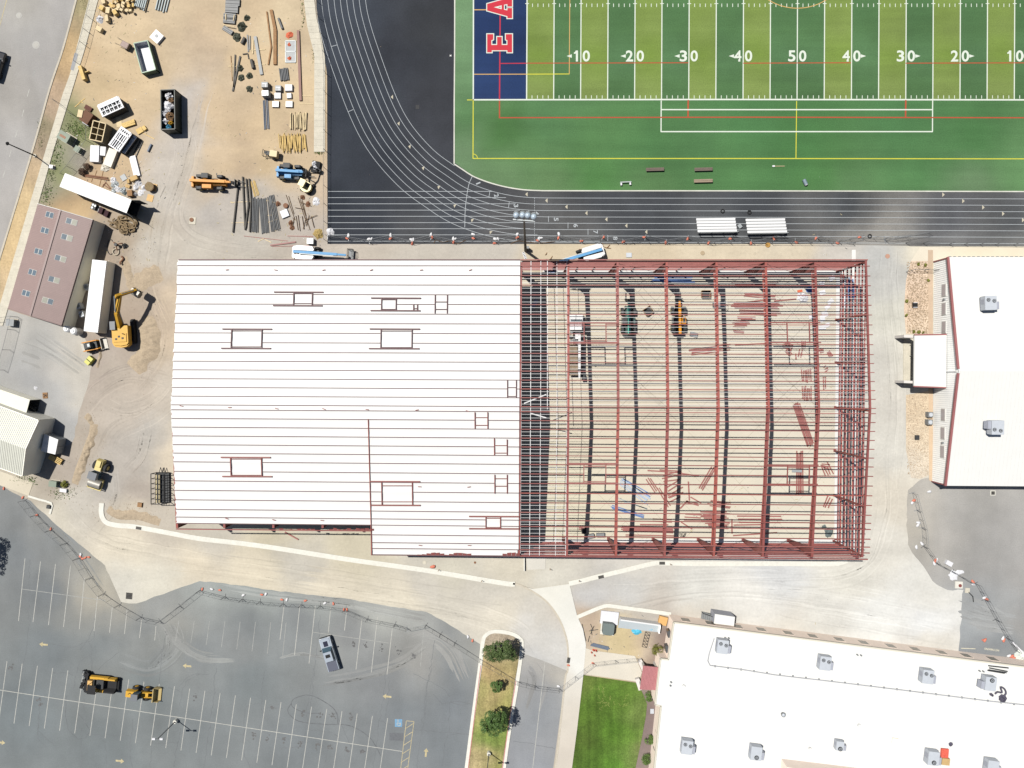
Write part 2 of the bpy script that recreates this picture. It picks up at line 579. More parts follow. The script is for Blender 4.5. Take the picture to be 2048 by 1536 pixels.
GCTRL = []
def ground_sheet():
 near_x = [k * 0.95 for k in range(-108,109)]
 near_y = [k * 0.95 for k in range(-82,83)]
 xs = [-1400,-500,-220,-140] + near_x + [140,220,500,1400]
 ys = [-1400,-500,-200,-110] + near_y + [110,200,500,1400]
 sand = (222,197,157)
 ctrl = [(300,150,(224,199,158)),(240,60,(226,202,162)),(500,250,(221,195,154)),(560,50,(226,205,166)),(600,170,(222,197,155)),
   (180,110,(214,186,144)),(430,340,(212,187,148)),(560,330,(214,190,152)),(420,60,(214,190,154)),(410,130,(205,184,152)),
   (470,130,(222,196,154)),(440,240,(220,194,152)),(620,330,(214,190,152)),(520,130,(222,196,154)),(470,20,(216,194,158)),(240,200,(222,195,152)),(240,130,(222,197,156)),
   (380,205,(208,199,187)),(420,185,(206,198,186)),(412,240,(206,197,184)),(400,290,(205,196,182)),(350,172,(204,194,178)),(325,250,(206,196,180)),(330,340,(206,196,180)),(385,345,(208,199,183)),(436,170,(212,188,150)),(440,200,(216,191,152)),(432,245,(218,193,153)),(420,300,(216,191,152)),(405,340,(214,190,152)),(360,150,(214,192,158)),(300,190,(220,195,155)),(295,240,(220,195,155)),(470,300,(222,197,158)),(530,290,(219,194,153)),(640,360,(212,190,160)),(560,375,(216,193,156)),(560,392,(196,186,170)),(450,388,(198,188,172)),(520,392,(196,187,172)),(350,290,(202,193,179)),(395,270,(206,196,180)),(405,95,(200,178,146)),(418,135,(196,176,148)),(345,30,(214,192,156)),(300,185,(206,184,148)),(270,160,(212,188,148)),(480,275,(190,168,138)),(488,262,(204,180,144)),(500,20,(212,188,150)),(455,225,(206,182,146)),(540,240,(214,190,150)),(590,150,(224,202,164)),(520,330,(206,182,142)),(470,340,(200,176,142)),(405,350,(196,176,146)),(230,110,(214,190,150)),(330,130,(208,186,150)),(215,165,(208,184,142)),(570,260,(204,180,144)),(610,60,(210,188,152)),(330,400,(204,195,179)),(370,330,(208,197,178)),(420,425,(193,185,172)),(340,350,(205,195,178)),
   (500,470,(198,190,174)),(310,500,(203,193,175)),(600,440,(192,181,166)),(560,420,(190,180,164)),(280,440,(196,182,158)),(400,490,(205,196,178)),(450,400,(195,186,172)),
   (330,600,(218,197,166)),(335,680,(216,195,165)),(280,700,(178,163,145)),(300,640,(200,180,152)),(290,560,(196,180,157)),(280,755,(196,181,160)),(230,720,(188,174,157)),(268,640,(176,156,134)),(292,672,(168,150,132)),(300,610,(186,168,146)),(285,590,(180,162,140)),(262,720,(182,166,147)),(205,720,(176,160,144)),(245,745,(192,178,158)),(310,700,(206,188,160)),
   (250,830,(200,187,168)),(300,880,(190,182,168)),(260,900,(188,178,163)),(335,900,(222,206,179)),(330,780,(205,192,172)),(170,890,(186,172,152)),(140,940,(182,168,150)),
   (220,960,(186,178,165)),(270,970,(180,167,150)),(330,1040,(200,188,168)),(150,1010,(204,195,178)),(260,1030,(208,194,170)),(95,970,(178,165,145)),(60,960,(200,188,165)),
   (130,300,(170,162,148)),(150,320,(172,163,148)),(155,262,(138,142,92)),(165,275,(150,150,104)),(118,305,(150,150,108)),(108,335,(140,145,95)),(100,380,(160,155,128)),
   (130,400,(186,158,118)),(165,420,(204,176,132)),(150,440,(205,178,135)),(215,340,(208,180,142)),(180,360,(200,170,132)),(240,330,(216,190,150)),
   (200,470,(176,160,138)),(225,505,(170,152,130)),(240,480,(190,172,146)),
   (250,1100,(224,212,187)),(400,1120,(226,213,188)),(500,1150,(228,216,191)),(650,1170,(227,216,193)),(800,1190,(226,216,194)),(1000,1230,(228,219,200)),(120,1030,(214,204,182)),
   (300,1180,(224,216,195)),(260,1190,(218,211,193)),(600,1114,(206,199,184)),(420,1092,(208,200,184)),(850,1160,(210,203,188)),(990,1185,(212,205,190)),(700,1100,(214,204,178)),(560,1080,(214,203,176)),(900,1130,(214,207,188)),
   (1050,1270,(226,219,206)),(1080,1240,(222,213,196)),(1100,1300,(224,218,206)),(1060,1320,(210,206,198)),(1100,1150,(224,216,197)),(1030,1140,(222,213,192)),(1250,1145,(226,218,202)),
   (1250,1185,(214,209,199)),(1190,1200,(212,207,198)),(1400,1180,(230,225,212)),(1500,1195,(240,234,221)),(1750,1240,(243,239,228)),(1850,1250,(244,241,233)),(1700,1150,(233,226,209)),(1550,1145,(228,225,218)),(1850,1190,(234,228,214)),(1650,1235,(232,226,212)),
   (1770,560,(208,203,191)),(1745,520,(206,202,192)),(1780,640,(224,218,200)),(1800,700,(232,225,208)),(1765,720,(218,211,196)),(1780,900,(227,220,204)),(1760,1080,(230,222,205)),(1800,800,(222,214,198)),(1790,1000,(228,217,196)),
   (700,505,(204,193,175)),(850,500,(206,197,180)),(980,502,(208,200,184)),(1090,505,(224,205,172)),(1250,505,(227,208,175)),(1450,505,(230,213,182)),(1600,505,(230,214,185)),(1690,505,(216,206,190)),(1850,505,(238,226,200)),(1980,498,(236,222,194)),(2040,500,(236,222,194)),
   (1300,1240,(206,196,180)),(1190,1260,(204,180,152)),(1180,1250,(200,176,148)),(1240,1275,(230,208,156)),(1265,1300,(230,206,152)),(1230,1290,(228,206,158)),(1285,1285,(205,180,150)),(1290,1300,(222,205,180)),
   (1325,1270,(150,128,116)),(1325,1300,(156,134,120)),(1310,1320,(170,148,128)),(1300,1440,(150,130,120)),(1400,1234,(226,216,198)),(1600,1262,(232,224,208)),(1850,1295,(230,222,206)),
   (-60,400, sand),(1000,-80, sand),(2150,700,(225,218,200)),(2150,1200,(205,200,190)),(1000,1640,(200,190,165)),(300,1640, sand),(-80,900,(195,182,162)),(900,800,(225,215,195))]
 def grade(x, y, c):
  r, g, b = c
  if x > 1040 and y > 480:
   return (r - 8, g - 4, b + 3)
  if x < 350 and y > 480:
   return (r + 2, g + 5, b + 11)
  if y > 1000:
   return (r - 3, g - 1, b + 3)
  return (r - 2, g, b + 6)
 ctrl = [(*at(x, y).xy, lit(*grade(x, y, c))) for x, y, c in ctrl]
 GCTRL.extend(ctrl)
 nx, ny = len(xs), len(ys)
 vs = [(x, y, 0.0) for y in ys for x in xs]
 fs = [(j * nx + i, j * nx + i + 1,(j + 1) * nx + i + 1,(j + 1) * nx + i) for j in range(ny - 1) for i in range(nx - 1)]
 me = bpy.data.meshes.new('ground')
 me.from_pydata(vs,[], fs)
 a = me.color_attributes.new('tint', 'FLOAT_COLOR', 'POINT')
 buf = []
 for x, y, z in vs:
  if abs(x) > 110 or abs(y) > 85:
   buf += [*lit(*sand), 1]
   continue
  o = mnoise.noise_vector(Vector((x * .12, y * .12,0))) * 2.6 + mnoise.noise_vector(Vector((x * .5, y * .5,9))) * 1.0
  buf += [*idw(ctrl, x + o.x, y + o.y, 4.6), 1]
 a.data.foreach_set('color', buf)
 me.materials.append(G_DIRT)
 o = bpy.data.objects.new('ground', me)
 COL.objects.link(o)
 o['kind'] = 'structure'
ground_sheet()

# street on the left, its kerb, the dry verge and the pavement slabs
street = sheet('street',[(-400,-300),(240,-300),(151,0),(125,97),(98,178),(64,300),(0,510),(-120,900),(-400,900)], 0.004,
  [(60,60,(180,178,175)),(20,200,(178,174,168)),(90,120,(172,169,166)),(10,300,(182,179,176)),(10,420,(180,176,172)),(50,10,(184,180,172)),(120,20,(178,175,172))], G_ASPHALT, 2.5)
M_KERB = mat('kerb_concrete', (214,205,188), .9, var=.08, scale=.8, fine=.08, fscale=4)
M_NEWKERB = mat('new_kerb_concrete', (246,244,233), .9, var=.05, scale=.6, fine=.06, fscale=3)
M_PAVE = mat('pavement_concrete', (226,219,201), .9, var=.09, scale=.7, fine=.07, fscale=5)
M_PAVE2 = mat('bright_pavement_concrete', (240,237,226), .9, var=.05, scale=.5, fine=.06, fscale=4)

def kerb(name, pts, w, h, m, joints=None, label=None, k=5, parent=None):
 """raised kerb along photo points, w metres wide, h high"""
 P = smooth_line([at(x, y).xy for x, y in pts], k)
 l, r = offset_line(P, w / 2), offset_line(P, -w / 2)
 n = len(P)
 vs = [(p.x, p.y, h) for p in l] + [(p.x, p.y, h) for p in r] + [(p.x, p.y, -.02) for p in l] + [(p.x, p.y, -.02) for p in r]
 fs = []
 for i in range(n - 1):
  fs += [(n + i, n + i + 1, i + 1, i),(i, i + 1,2 * n + i + 1,2 * n + i),(n + i + 1, n + i, 3 * n + i, 3 * n + i + 1)]
 fs += [(0,2 * n, 3 * n, n),(n - 1,2 * n - 1,4 * n - 1,3 * n - 1)]
 return flat(name, MB().add(vs, fs), m, 'structure', parent, label)

def resample(pts, n):
 P = [Vector(p) for p in pts]
 d = [0]
 for a, b in zip(P, P[1:]):
  d.append(d[-1] + (b - a).length)
 out = []
 for i in range(n + 1):
  t = d[-1] * i / n
  k = next(j for j in range(1, len(d)) if d[j] >= t - 1e-6)
  f = (t - d[k - 1]) / (d[k] - d[k - 1])
  out.append(P[k - 1].lerp(P[k], f))
 return out

def slabs(name, left, right, n, m, h=0.1, gap=0.018, sub='paving_slab'):
 """a pavement of single slabs laid between two edge lines"""
 base = MB()
 L, Rr = resample([at(x, y).xy for x, y in left], n), resample([at(x, y).xy for x, y in right], n)
 ribbon_v = [(p.x, p.y, h - .022) for p in L] + [(p.x, p.y, h - .022) for p in Rr]
 k = n + 1
 area = (L[1] - L[0]).cross(Rr[0] - L[0]) if hasattr(Vector((0,0)), 'cross') else 1
 base.add(ribbon_v,[(i, i + 1, i + 1 + k, i + k) if area > 0 else (i + k, i + 1 + k, i + 1, i) for i in range(n)])
 p = flat(name, base, M_KERB)
 for i in range(n):
  q = [L[i], L[i + 1], Rr[i + 1], Rr[i]]
  c = sum(q, Vector((0,0))) / 4
  ins = [c + (v - c) * (1 - gap / max(.2,(v - c).length)) for v in q]
  mb = MB().prism([(v.x, v.y) for v in ins], h - .12, h + RND.uniform(-.006,.006))
  me = mb.mesh(sub, (c.x, c.y, 0))
  me.materials.append(m)
  piece(sub, me, p, (c.x, c.y, 0))
 return p

kerb('street_kerb',[(175,-80),(153,0),(127,97),(100,178),(66,300),(2,510),(-50,680)], .32,.13, M_KERB)
sheet('verge',[(182,-80),(155,0),(129,97),(102,178),(68,300),(4,510),(-50,680),(-30,700),(0,612),(18,550),(92,300),(125,191),(141,147),(150,110),(178,0),(200,-80)], 0.07,
  [(165,20,(190,171,138)),(160,15,(140,141,103)),(150,45,(176,156,126)),(138,90,(205,176,133)),(125,130,(196,168,130)),(112,180,(190,166,140)),(95,220,(198,174,150)),(88,255,(135,131,103)),(82,285,(175,156,136)),(60,350,(205,181,148)),(45,400,(214,190,148)),(30,450,(218,192,148)),(15,510,(216,190,146)),(0,560,(214,190,153))], G_VERGE, 0.7)
slabs('pavement',[(200,-80),(178,0),(150,110),(141,147),(125,191),(92,300),(18,550),(-12,650)],[(222,-80),(197,0),(170,100),(150,165),(108,300),(37,550),(6,652)], 58, M_PAVE)
slabs('pavement',[(606,-60),(608,0),(614,50),(620,75),(629,110),(628,304)],[(626,-60),(629,0),(633,35),(643,74),(650.5,117),(650,304)], 29, M_PAVE)

# worn asphalt yards
sheet('service_yard', ragged([(-60,645),(12,618),(62,634),(122,652),(166,668),(178,690),(186,720),(176,770),(160,818),(146,882),(138,890),(104,900),(60,900),(-60,860)], 2.2), 0.004,
  [(40,720,(184,184,182)),(90,690,(186,186,184)),(60,760,(165,166,167)),(110,790,(172,173,173)),(130,710,(200,195,186)),(150,760,(208,203,192)),(125,740,(190,187,182)),(160,740,(208,201,188)),(150,800,(206,200,188)),(130,840,(176,176,175)),(110,820,(170,171,172)),(20,680,(190,187,180)),(140,690,(196,192,184)),(170,700,(200,192,178))], G_ASPHALT, 1.0)
LOT = [(-300,860),(-40,955),(0,971),(45,995),(62,1002),(106,1044),(185,1111),(210,1131),(242,1204),(258,1207),(273,1207),(400,1162),(452,1167),(544,1180),(688,1199),(790,1214),(853,1224),(892,1245),(960,1288),(957,1330),(946,1412),(931,1536),(921,1620),(-300,1620)]
lot = sheet('parking_lot', ragged(LOT, 1.3), 0.004,
  [(30,1100,(146,151,154)),(100,1180,(140,146,150)),(60,1030,(150,154,156)),(110,1080,(158,162,163)),(80,1040,(172,172,168)),(170,1160,(168,168,164)),(200,1190,(190,184,170)),(190,1170,(205,198,180)),(300,1260,(150,154,155)),(340,1250,(178,177,170)),(330,1215,(170,172,170)),(420,1180,(182,187,184)),(520,1192,(180,186,183)),(650,1208,(182,187,184)),(760,1225,(196,198,192)),(820,1240,(190,192,188)),(700,1260,(150,152,153)),(820,1290,(166,166,163)),(900,1270,(165,168,168)),(950,1300,(178,178,172)),(900,1340,(146,152,156)),(850,1320,(172,170,165)),(760,1360,(150,153,155)),(600,1240,(146,150,152)),(500,1250,(145,150,152)),(400,1300,(148,153,155)),(200,1290,(143,149,151)),(100,1300,(140,147,150)),(50,1420,(136,144,147)),(200,1500,(138,145,147)),(400,1450,(140,146,148)),(600,1480,(140,146,149)),(700,1500,(144,149,151)),(800,1420,(142,148,152)),(900,1420,(143,149,154)),(900,1500,(146,152,156)),(500,1360,(142,149,151)),(300,1380,(138,146,148)),(480,1290,(152,155,155)),(330,1300,(160,163,160))], G_ASPHALT, 1.6)
drive = sheet('driveway',[(1043,1306),(1085,1321),(1133,1341),(1126,1390),(1114,1480),(1095,1620),(997,1620),(1010,1536),(1021,1451),(1036,1361)], 0.004,
  [(1070,1330,(186,182,174)),(1110,1350,(200,194,182)),(1090,1340,(176,175,172)),(1050,1350,(165,166,167)),(1080,1380,(150,153,157)),(1070,1440,(148,152,157)),(1090,1420,(154,157,160)),(1060,1520,(152,155,160)),(1095,1500,(158,160,163))], G_ASPHALT, 1.0)
sheet('east_lot', ragged([(1843,958),(1816,980),(1813,1029),(1816,1089),(1824,1105),(1853,1142),(1873,1169),(1895,1180),(1927,1180),(1917,1302),(2048,1330),(2300,1370),(2300,940)], 2.6), 0.004,
  [(1830,1010,(192,187,178)),(1830,1060,(190,184,172)),(1850,1110,(184,180,172)),(1900,1000,(182,180,176)),(1950,1020,(178,176,172)),(2000,1050,(172,170,167)),(1900,1080,(176,173,168)),(1960,1120,(168,166,163)),(2030,1150,(165,163,160)),(1910,1145,(170,168,165)),(1935,1200,(178,180,180)),(1960,1230,(190,192,190)),(1940,1260,(170,175,178)),(1940,1290,(140,145,150)),(2000,1290,(138,143,147)),(2000,1220,(162,164,164)),(2040,1250,(160,158,155)),(1960,1205,(150,155,160))], G_ASPHALT, 1.2)

# planted strip between lot and driveway
sheet('median_ground',[(966,1290),(968,1275),(985,1266),(1024,1271),(1038,1282),(1041,1300),(1030,1361),(1016,1451),(1003,1536),(993,1620),(925,1620),(937,1536),(953,1412),(965,1330)], 0.09,
  [(985,1275,(205,190,170)),(1015,1275,(190,175,155)),(975,1345,(200,168,125)),(1010,1340,(150,145,95)),(1000,1365,(204,176,130)),(1025,1365,(176,150,115)),(965,1375,(140,150,85)),(1022,1390,(140,150,85)),(985,1395,(205,178,130)),(975,1400,(190,170,125)),(960,1420,(168,160,105)),(970,1445,(128,150,70)),(1000,1410,(170,160,100)),(965,1478,(90,140,40)),(990,1485,(90,138,38)),(1010,1470,(120,150,65)),(955,1500,(175,160,115)),(975,1515,(205,182,145)),(1000,1510,(180,160,110)),(1000,1530,(130,145,60)),(950,1530,(200,178,140)),(1010,1420,(150,150,85))], G_LAWN, 0.7)
kerb('median_kerb',[(922,1620),(933,1536),(949,1412),(960,1332),(966,1283),(972,1270),(985,1263),(1005,1263),(1026,1268),(1039,1276),(1044,1290),(1035,1361),(1020,1451),(1008,1536),(998,1620)], .62,.14, M_NEWKERB)
M_REDPAINT = mat('red_kerb_paint', (214,150,138), .8, var=.25, scale=2.5)
for k_ in ([(936.5,1536),(951.5,1412),(962,1330)],[(1005,1536),(1017,1451),(1032,1361)]):
 flat('kerb_paint', ribbon(MB(), smooth_line([at(x, y).xy for x, y in k_], 5), .14,.146), M_REDPAINT)

# south road kerbs
kerb('road_kerb', zz(0,0,1,(204,1006),(203,1022),(206,1036),(216,1046),(240,1051),(268,1053),(330,1064),(400,1077),(480,1086),(560,1097),(700,1119),(850,1140),(1000,1165),(1030,1168)), .82,.12, M_NEWKERB)
kerb('road_kerb',[(1138,1167),(1165,1161),(1196,1153),(1250,1140),(1305,1127),(1330,1126),(1400,1127),(1550,1127),(1660,1127.5),(1680,1125),(1694,1121)], .78,.12, M_NEWKERB)
kerb('road_kerb',[(1154,1234),(1180,1223),(1208,1212),(1225,1212),(1262,1217),(1300,1222),(1342,1228)], .62,.12, M_NEWKERB, k=3)
M_GUTTER = mat('cast_iron_grate', (92,90,86), .6,.4, var=.2, scale=4)
for gx, gy, rz in ((278,1056,-9),(1202,1153.5,13),(1324,1126,0),(1137,1320,80)):
 p = at(gx, gy)
 solo('storm_drain', MB().box((0,0,.128),(.95,.5,.03)), M_GUTTER, loc=(0,0,0)).parent = None
 o = COL.objects[-1]
 o.location, o.rotation_euler = (p.x, p.y, 0),(0,0, R(rz))
 setp(o, {278: 'dark drain grate set in the kerb below the white roof', 1202: 'dark drain grate where the kerb slopes up to the steel frame', 1324: 'grey drain grate against the south wall of the steel frame', 1137: 'dark drain grate beside the curved bright pavement'}[gx], 'drain grate')

# bright curved plaza pavement
PLAZA_L = [(1026,1167),(1040,1170),(1066,1183),(1094,1204),(1117,1235),(1131,1270),(1136,1300),(1135,1341),(1130,1360),(1117,1486),(1110,1540),(1100,1620)]
sheet('plaza_pavement', PLAZA_L + [(1133,1620),(1144,1536),(1154,1460),(1167,1347),(1172,1290),(1166,1258),(1154,1231),(1139,1168),(1066,1178)], 0.1,
  [(1100,1190,(240,238,228)),(1130,1220,(238,237,229)),(1150,1280,(246,244,238)),(1155,1330,(244,244,238)),(1145,1370,(228,222,210)),(1135,1440,(224,216,203)),(1128,1520,(220,211,198))], G_CONC, 1.2)
kerb('plaza_kerb', PLAZA_L, .3,.12, M_KERB)
sheet('entry_walk',[(1171,1296),(1185,1301),(1270,1312),(1284,1345),(1277,1364),(1167,1348)], 0.08,[(1180,1320,(232,224,208)),(1250,1335,(234,227,212))], G_CONC, 2)
lawn = sheet('lawn',[(1167,1350),(1275,1366),(1287,1390),(1294,1408),(1292,1431),(1283,1480),(1271,1536),(1262,1620),(1132,1620),(1144,1536),(1154,1460)], 0.06,
  [(1200,1380,(92,130,48)),(1250,1400,(96,128,48)),(1180,1420,(84,112,40)),(1230,1460,(78,118,34)),(1260,1480,(100,140,50)),(1200,1500,(80,112,40)),(1240,1530,(92,140,46)),(1285,1420,(120,140,75)),(1275,1500,(140,140,95)),(1180,1360,(110,120,60)),(1170,1480,(86,104,45))], G_LAWN, 1.0)
M_STRAW = mat('dry_straw', (160,168,92), .9, var=.3, scale=3)
mb_ = MB()
for q in range(30):
 x, y = RND.choice(((1205,1392),(1215,1405),(1200,1378),(1245,1408),(1205,1412),(1253,1395)))
 x += RND.gauss(0,7)
 y += RND.gauss(0,5)
 a = RND.uniform(0,6.28)
 P = [at(x + math.cos(a) * t * 2 + math.sin(t * 2 + q) * 1.2, y + math.sin(a) * t * 2 + math.cos(t * 1.7 + q), .07).xy for t in (-2,-1,0,1,2)]
 ribbon(mb_, smooth_line(P, 2), .04,.068 + q * .0004)
flat('straw_wisps', mb_, M_STRAW, 'stuff')

# building floor slab, visible through the frame
SLAB = [(417,545),(1686,545),(1679,1087),(766,1087),(766,1033),(417,1031)]
slab = sheet('floor_slab', SLAB, 0.06,[(600,700,(224,214,195)),(1150,620,(226,216,196)),(1300,700,(226,217,198)),(1500,800,(228,219,202)),(1400,950,(230,222,203)),(1150,1000,(230,223,200)),(1600,980,(232,225,208)),(1640,700,(228,220,203)),(1300,1050,(231,222,203)),(1250,850,(227,216,196))], G_SLAB, 1.5)
M_SLABLINE = mat('slab_line', (170,158,140), .9)
mb_ = MB()
for k in range(-3,30):
 a, b = at(1060 + k * 38,548), at(1060 + k * 38 - 530,1080)
 lo = a.lerp(b, 0)
 P = [a.lerp(b, t) for t in (0,1)]
 if k % 2 == 0:
  xs0 = 1060 + k * 38
  seg = [(xs0 - 530 * t, 548 + 532 * t) for t in [i / 40 for i in range(41)]]
  seg = [s for s in seg if 1095 < s[0] < 1670]
  if len(seg) > 1:
   ribbon(mb_,[at(*seg[0]).xy, at(*seg[-1]).xy], .03,.064)
  seg = [(xs0 - 530 * (1 - t), 548 + 532 * t) for t in [i / 40 for i in range(41)]]
  seg = [s for s in seg if 1095 < s[0] < 1670]
  if len(seg) > 1:
   ribbon(mb_,[at(*seg[0]).xy, at(*seg[-1]).xy], .03,.0655)
flat('slab_lines', mb_, M_SLABLINE, 'structure', slab)  # thin darker diagonals crossing the slab both ways
M_FOOT = mat('white_footing', (246,244,240), .85, var=.05)
for q in ([(1672,556),(1687,556),(1681,1080),(1668,1080)],[(1703,500),(1711,500),(1712,1098),(1704,1098)],[(1085,1078),(1690,1078),(1690,1090),(1085,1090)],[(1085,541),(1690,541),(1690,548),(1085,548)]):
 flat('footing_strip', MB().prism([at(x, y).xy for x, y in q], -.02,.10), M_FOOT)
sheet('loading_ramp',[(1055,1140),(1051,1108),(1091,1108),(1091,1138)], 0.05,[(1070,1120,(228,224,214))], G_CONC, 0)
flat('ramp_wall', MB().box((*at(1048.5,1125).xy, .3),(.18,2.6,.6)), M_NEWKERB)
sheet('stone_bed',[(1822,522),(1856,522),(1857,668),(1812,668),(1808,620),(1812,560)], 0.02,[(1830,560,(234,212,190)),(1830,600,(236,208,182)),(1835,640,(236,216,192)),(1850,600,(228,205,180))], G_STONE, 1.0)
sheet('stone_bed',[(1812,790),(1858,782),(1858,950),(1840,958),(1822,955),(1812,900)], 0.02,[(1830,820,(226,206,178)),(1840,880,(228,210,184)),(1825,930,(226,214,196))], G_STONE, 1.0)
sheet('concrete_apron',[(1840,494),(2100,494),(2100,512),(1894,517),(1862,524),(1856,524),(1822,522)], 0.012,[(1850,508,(242,232,212)),(1950,503,(240,228,204)),(1760,505,(208,203,192))], G_CONC, 1.5)
sheet('building_edging',[(1856,500),(1866,500),(1866,700),(1866,965),(1858,960),(1857,700)], 0.03,[(1860,600,(214,190,165)),(1862,900,(226,200,170))], G_DIRT, 2)
sheet('corner_walk',[(-40,928),(0,942),(66,966),(57,992),(0,970),(-40,955)], 0.05,[(20,955,(230,221,200)),(50,975,(226,216,195))], G_CONC, 1)
kerb('yard_kerb',[(57,992),(80,999),(103,1006),(103,1018),(100,1028)], .35,.12, M_NEWKERB, k=2)

# rough soil: the edge of a shallow cut and the dug heap beside the excavator
M_SOIL = mat('dug_soil', (194,176,151), 1.0, var=.12, scale=.8, fine=.12, fscale=4)
def heap(name, pts, hmax, wid, seed, m=M_SOIL):
 mb = MB()
 P = smooth_line([at(x, y).xy for x, y in pts], 14)
 nrm = offset_line(P, 1.0)
 cols = 11
 n = len(P)
 vs = []
 for i in range(n):
  d = nrm[i] - P[i]
  env = max(0, math.sin(PI * min(1,(i + .2) / n))) ** .6
  for j in range(cols):
   t = (j / (cols - 1)) * 2 - 1
   wob = mnoise.noise(Vector((P[i].x * .9, P[i].y * .9, seed)))
   q = P[i] + d * (t * wid / 2 * (1 + .35 * wob) + .25 * wob)
   nz = mnoise.noise(Vector((q.x * 1.7, q.y * 1.7, seed))) * .6 + mnoise.noise(Vector((q.x * 4.5, q.y * 4.5, seed + 3))) * .35
   h = (1 - t * t) * hmax * env * max(.1,.75 + nz)
   vs.append((q.x, q.y, h - .015))
 fs = [(i * cols + j, (i + 1) * cols + j, (i + 1) * cols + j + 1, i * cols + j + 1) for i in range(n - 1) for j in range(cols - 1)]
 o = flat(name, mb.add(vs, fs, True), m, 'structure')
 return o
heap('soil_ridge',[(188,848),(186,868),(180,885),(174,900),(170,912),(164,926),(158,942),(150,968)], .45,1.5,3)
heap('soil_ridge',[(170,832),(178,838),(186,848)], .25,1.0,4)
heap('soil_ridge',[(205,690),(200,712),(194,735)], .3,.6,5)
heap('soil_heap',[(282,640),(297,660),(299,690),(288,714),(266,738)], .5,3.4,6)
heap('soil_heap',[(258,580),(290,558),(322,545)], .16,3.4,8)
heap('soil_ridge',[(245,515),(256,545),(264,570)], .2,1.6,9)
heap('soil_ridge',[(215,1018),(240,1030),(280,1032),(320,1045)], .2,1.6,11)

# wheel tracks worn into the dirt roads: thin raked lines in the colour of the ground around them, a touch paler or darker
def tint_ribbons(name, items, ctrl, m, power=3.0):
 """items: (points, width, z, brightness against the ground there)"""
 vs, fs, cols = [],[],[]
 for P, w, z, k in items:
  n = len(P)
  o = len(vs)
  for i, (l, r) in enumerate(zip(offset_line(P, .5), offset_line(P, -.5))):
   ww = w * min(1,.08 + 3.0 * math.sin(PI * i / (n - 1))) * (.75 + .5 * mnoise.noise(Vector((P[i].x * .8, P[i].y * .8, z * 900))))
   c = P[i]
   c3 = idw(ctrl, c.x, c.y, power)
   for q in (l, r):
    p = c + (q - c) * max(.02, ww)
    vs.append((p.x, p.y, z))
    cols += [c3[0] * k, c3[1] * k, c3[2] * k, 1]
  fs += [(o + 2 * i + 1, o + 2 * i + 3, o + 2 * i + 2, o + 2 * i) for i in range(n - 1)]
 me = bpy.data.meshes.new(name)
 me.from_pydata(vs,[], fs)
 a = me.color_attributes.new('tint', 'FLOAT_COLOR', 'POINT')
 a.data.foreach_set('color', cols)
 me.materials.append(m)
 o = bpy.data.objects.new(name, me)
 COL.objects.link(o)
 o['kind'] = 'stuff'
 return o
tracks_ = []
PATHS = [([(150,830),(200,775),(260,748),(335,765)], 34,9,0),([(262,802),(290,850),(282,905),(255,940)], 22,7,0),([(200,800),(255,818),(305,800),(335,768)], 26,8,1),([(262,570),(300,600),(325,650),(318,720),(270,780)], 22,8,1),
   ([(300,540),(320,600),(340,650)], 18,5,1),([(210,905),(235,862),(300,832),(338,800)], 30,8,1),([(230,930),(232,1000),(190,1060)], 20,6,0),([(120,1000),(200,1075),(330,1105),(520,1140)], 26,7,0),([(300,1120),(560,1150),(820,1190),(1010,1220)], 44,12,1),([(700,1180),(900,1215),(1030,1260),(1080,1320)], 34,8,0),
   ([(1160,1215),(1400,1165),(1640,1180),(1900,1230)], 60,12,1),([(1200,1175),(1450,1160),(1700,1150),(1770,1050),(1775,900)], 34,9,1),([(1765,1000),(1785,800),(1770,600),(1770,500)], 44,9,0),([(330,180),(370,300),(330,420),(310,540)], 36,9,1),([(420,180),(385,320),(360,450),(480,500),(800,500)], 24,7,1),([(1500,1190),(1700,1225),(1910,1262)], 50,9,0)]
n_ = 0
for pts, wid, cnt, tone in PATHS:
 base_ = smooth_line([at(x, y).xy for x, y in pts], 12)
 for k in range(cnt * 2):
  off = (RND.random() - .5) * wid * 1.3 * .0842
  seg = offset_line(base_, off)
  a0 = RND.randint(0, len(seg) // 2)
  a1 = a0 + RND.randint(max(4, len(seg) // 4), len(seg))
  seg = seg[a0:a1]
  if len(seg) < 4:
   continue
  mx_ = [Vector((p.x + .3 * mnoise.noise(Vector((p.x * .3, p.y * .3, k))), p.y + .3 * mnoise.noise(Vector((p.x * .3, p.y * .3, k + 9))))) for p in seg]
  n_ += 1
  tracks_.append((mx_, RND.uniform(.1,.42), .0022 + n_ * .000007, RND.choice((1.05,1.08,1.035,.95,.92,.965))))
tint_ribbons('wheel_tracks', tracks_, GCTRL, G_DIRT, 4.6)
# small loose stones in the yard and on the stone beds
M_PEB = mat('loose_stone', (205,182,155), 1.0, var=.35, scale=3)
mb_ = MB()
def pebble(x, y, s):
 p = at(x, y)
 r_ = [s * RND.uniform(.5,1) for _ in range(6)]
 a0 = RND.uniform(0,6)
 top = [(p.x + r_[i] * .55 * math.cos(a0 + i * 1.047), p.y + r_[i] * .55 * math.sin(a0 + i * 1.047), s * .75) for i in range(6)]
 bot = [(p.x + r_[i] * math.cos(a0 + i * 1.047), p.y + r_[i] * math.sin(a0 + i * 1.047), -.01) for i in range(6)]
 mb_.add(bot + top,[(6,7,8,9,10,11)] + [(i, (i + 1) % 6,(i + 1) % 6 + 6, i + 6) for i in range(6)])
for _ in range(1500):
 pebble(RND.uniform(1814,1856), RND.uniform(524,667), RND.uniform(.05,.17))
for _ in range(700):
 pebble(RND.uniform(1815,1856), RND.uniform(790,950), RND.uniform(.04,.12))
